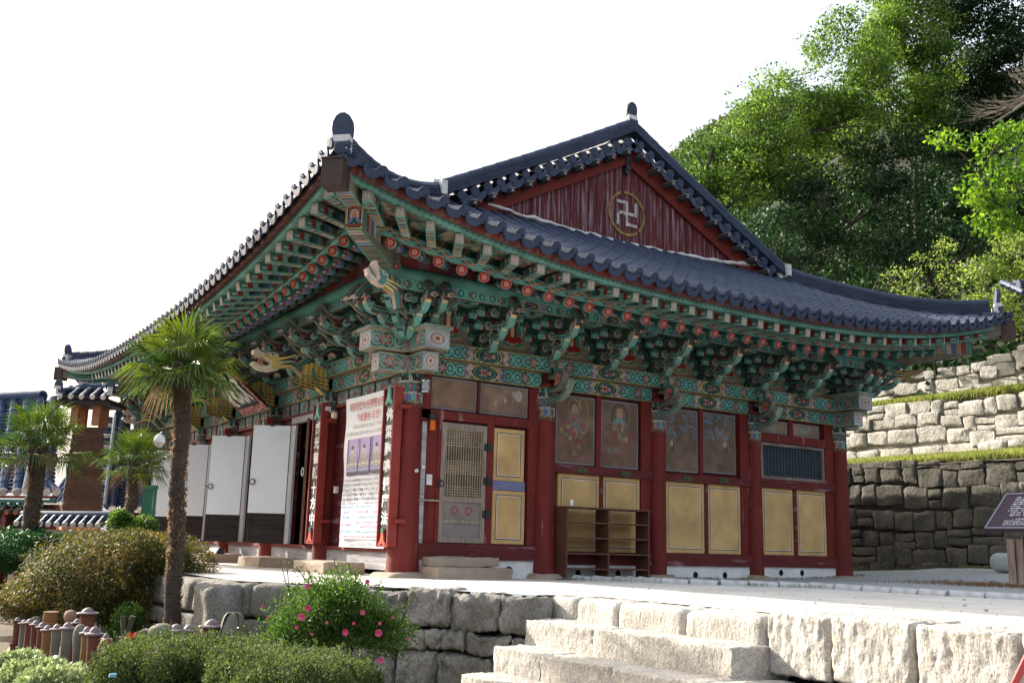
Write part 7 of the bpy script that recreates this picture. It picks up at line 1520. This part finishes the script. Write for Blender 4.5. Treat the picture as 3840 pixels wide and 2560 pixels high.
for (x0, y0, x1, y1) in ((1110, 2280, 1050, 2090), (1100, 2300, 1080, 2070), (1190, 2220, 1110, 2120), (1200, 2230, 1150, 2130), (1290, 2200, 1250, 2090), (1340, 2220, 1330, 2140), (1440, 2320, 1560, 2230), (1400, 2260, 1430, 2170), (1480, 2400, 1570, 2350), (1000, 2440, 900, 2340), (1050, 2420, 930, 2400), (1060, 2360, 960, 2360), (1400, 2450, 1560, 2480)):
    a, b = at(x0, y0, 8.6), at(x1, y1, 8.55); pts = limb(mb, a, b, .006, .003, .1, 6)
    for i in range(34): s = r.random(); q = a.lerp(b, s)+V((r.gauss(0, .025), r.gauss(0, .03), r.gauss(0, .025))); P.append(q); D.append((r.gauss(0, 1), r.gauss(0, 1), r.gauss(.3, .6)))
build('stems', mb, surf('green_stem', (.1, .14, .04)), t); quads('stem_leaves', P, D, .024+.012*rng.random(len(P)), LF_R, t, .45)
PKM = surf('pink_petal', (.6, .05, .16), (.75, .14, .3), 20, .5)
for i, (px, py, s) in enumerate(((1153, 2197, .030), (1132, 2312, .040), (1155, 2280, .034), (1296, 2370, .034), (1420, 2372, .04), (1360, 2295, .028), (1113, 2350, .022), (1285, 2507, .036), (1428, 2475, .03), (1378, 2180, .026), (1327, 2335, .018), (1425, 2335, .018), (1226, 2333, .018), (1170, 2375, .016), (1474, 2313, .016), (1535, 2395, .016), (985, 2270, .018), (1003, 2315, .016))):
    s *= .78; c = at(px, py, 8.02 if py < 2420 else 7.6); mb = MB()
    for k in range(3 if s > .02 else 2):
        for j in range(5): a = j*1.257+k*.6; d = hd*math.cos(a)+UZ*math.sin(a)-fw2*(.25+.35*k); q = (-fw2).cross(d).normalized(); rr = s*(1-.25*k); mb.add([c, c+d*rr*.5+q*rr*.55, c+d*rr*.9+q*rr*.35, c+d*rr, c+d*rr*.9-q*rr*.35, c+d*rr*.5-q*rr*.55], [(0, 1, 2, 3, 4, 5)])
    build('rose_blossom', mb, PKM, t)
bush('glossy_shrub', 'pale glossy-leaved shrub along the lower left edge', [(190, 2575, 120, 80, .5, 0), (40, 2490, 80, 60, .45, .6), (280, 2640, 110, 65, .4, -.3), (110, 2530, 90, 65, .5, .3)], 7.6, LF_W, 15000, .04, .5, 44, .6, 0, 'shrub', .6, .2, 5)
bush('green_shrub', 'dark green spreading shrub at the left edge behind the maple', [(80, 2060, 190, 75, 1.0, 0), (-60, 2080, 150, 70, .8, 0), (190, 2050, 110, 50, .7, .3)], 16.5, LF_D if 0 else leafmat('blue_green_leaf', (.012, .05, .016), (.04, .12, .03), .3), 22000, .07, .3, 45, .75, .2, 'shrub', 0, .2, 3)
bush('laurel_shrub', 'yellow-green broad-leaved shrub at the foot of the small palm', [(450, 1960, 45, 50, .4, 0), (540, 1975, 50, 40, .4, 0)], 18.5, LF_R, 3000, .08, .5, 46, .5, 0, 'shrub', .4, .2, 3)
bush('underplanting', 'dim leafy plants under the maple beside the palm trunk', [(480, 2330, 60, 70, .3, 0), (700, 2330, 70, 60, .3, 0)], 12.2, LF_R, 2200, .05, .5, 47, .3, 0, 'shrub', .4, .2, 3)
mb = MB(); c = at(487, 2385, 7.6)
P = [tuple(c+V((random.gauss(0, .02), random.gauss(0, .02), random.gauss(0, .012)))) for _ in range(60)]; t = quads('red_flower', P, rdir(60), [.03]*60, surf('scarlet_petal', (.7, .03, .02), None, 3, .6), None, .5); tag(t, 'scarlet flower head at the top edge of the clipped hedge', 'flower')
mb = MB(); c = at(423, 2530, 6.55); mb.box(c, (.022, .006, .012), 0, None, Matrix.Rotation(.6, 3, 'X')); tag(build('blue_tag', mb, surf('pale_blue_plastic', (.3, .6, .75), None, 3, .4)), 'scrap of pale blue plastic at the left foot of the hedge', 'plastic scrap')

# slim tree beyond the left edge of the view: it throws the long streaks of shade over the terrace
rng = np.random.default_rng(77); r = random.Random(77); t = thing('slim_tree', 'tall slim tree standing out of view to the left of the garden', 'tree', (-8.9, 14.3, -1.1)); mb = MB(); B = V((-8.9, 14.3, -1.1)); limb(mb, B, B+V((.2, 0, 15)), .13, .04, .01); cs = []
for k in range(16): a = r.uniform(0, 6.28); z = r.uniform(11.6, 14.8); e = B+V((.15+math.cos(a)*.5, math.sin(a)*.5, z)); limb(mb, B+V((.15, 0, z-.5)), e, .03, .01); cs.append(tuple(e))
build('trunk', mb, BARK, t); P, D, S = clump_leaves(cs, [.32]*len(cs), 260, .12, .6); quads('crown', P, D, S, LF_T, t)
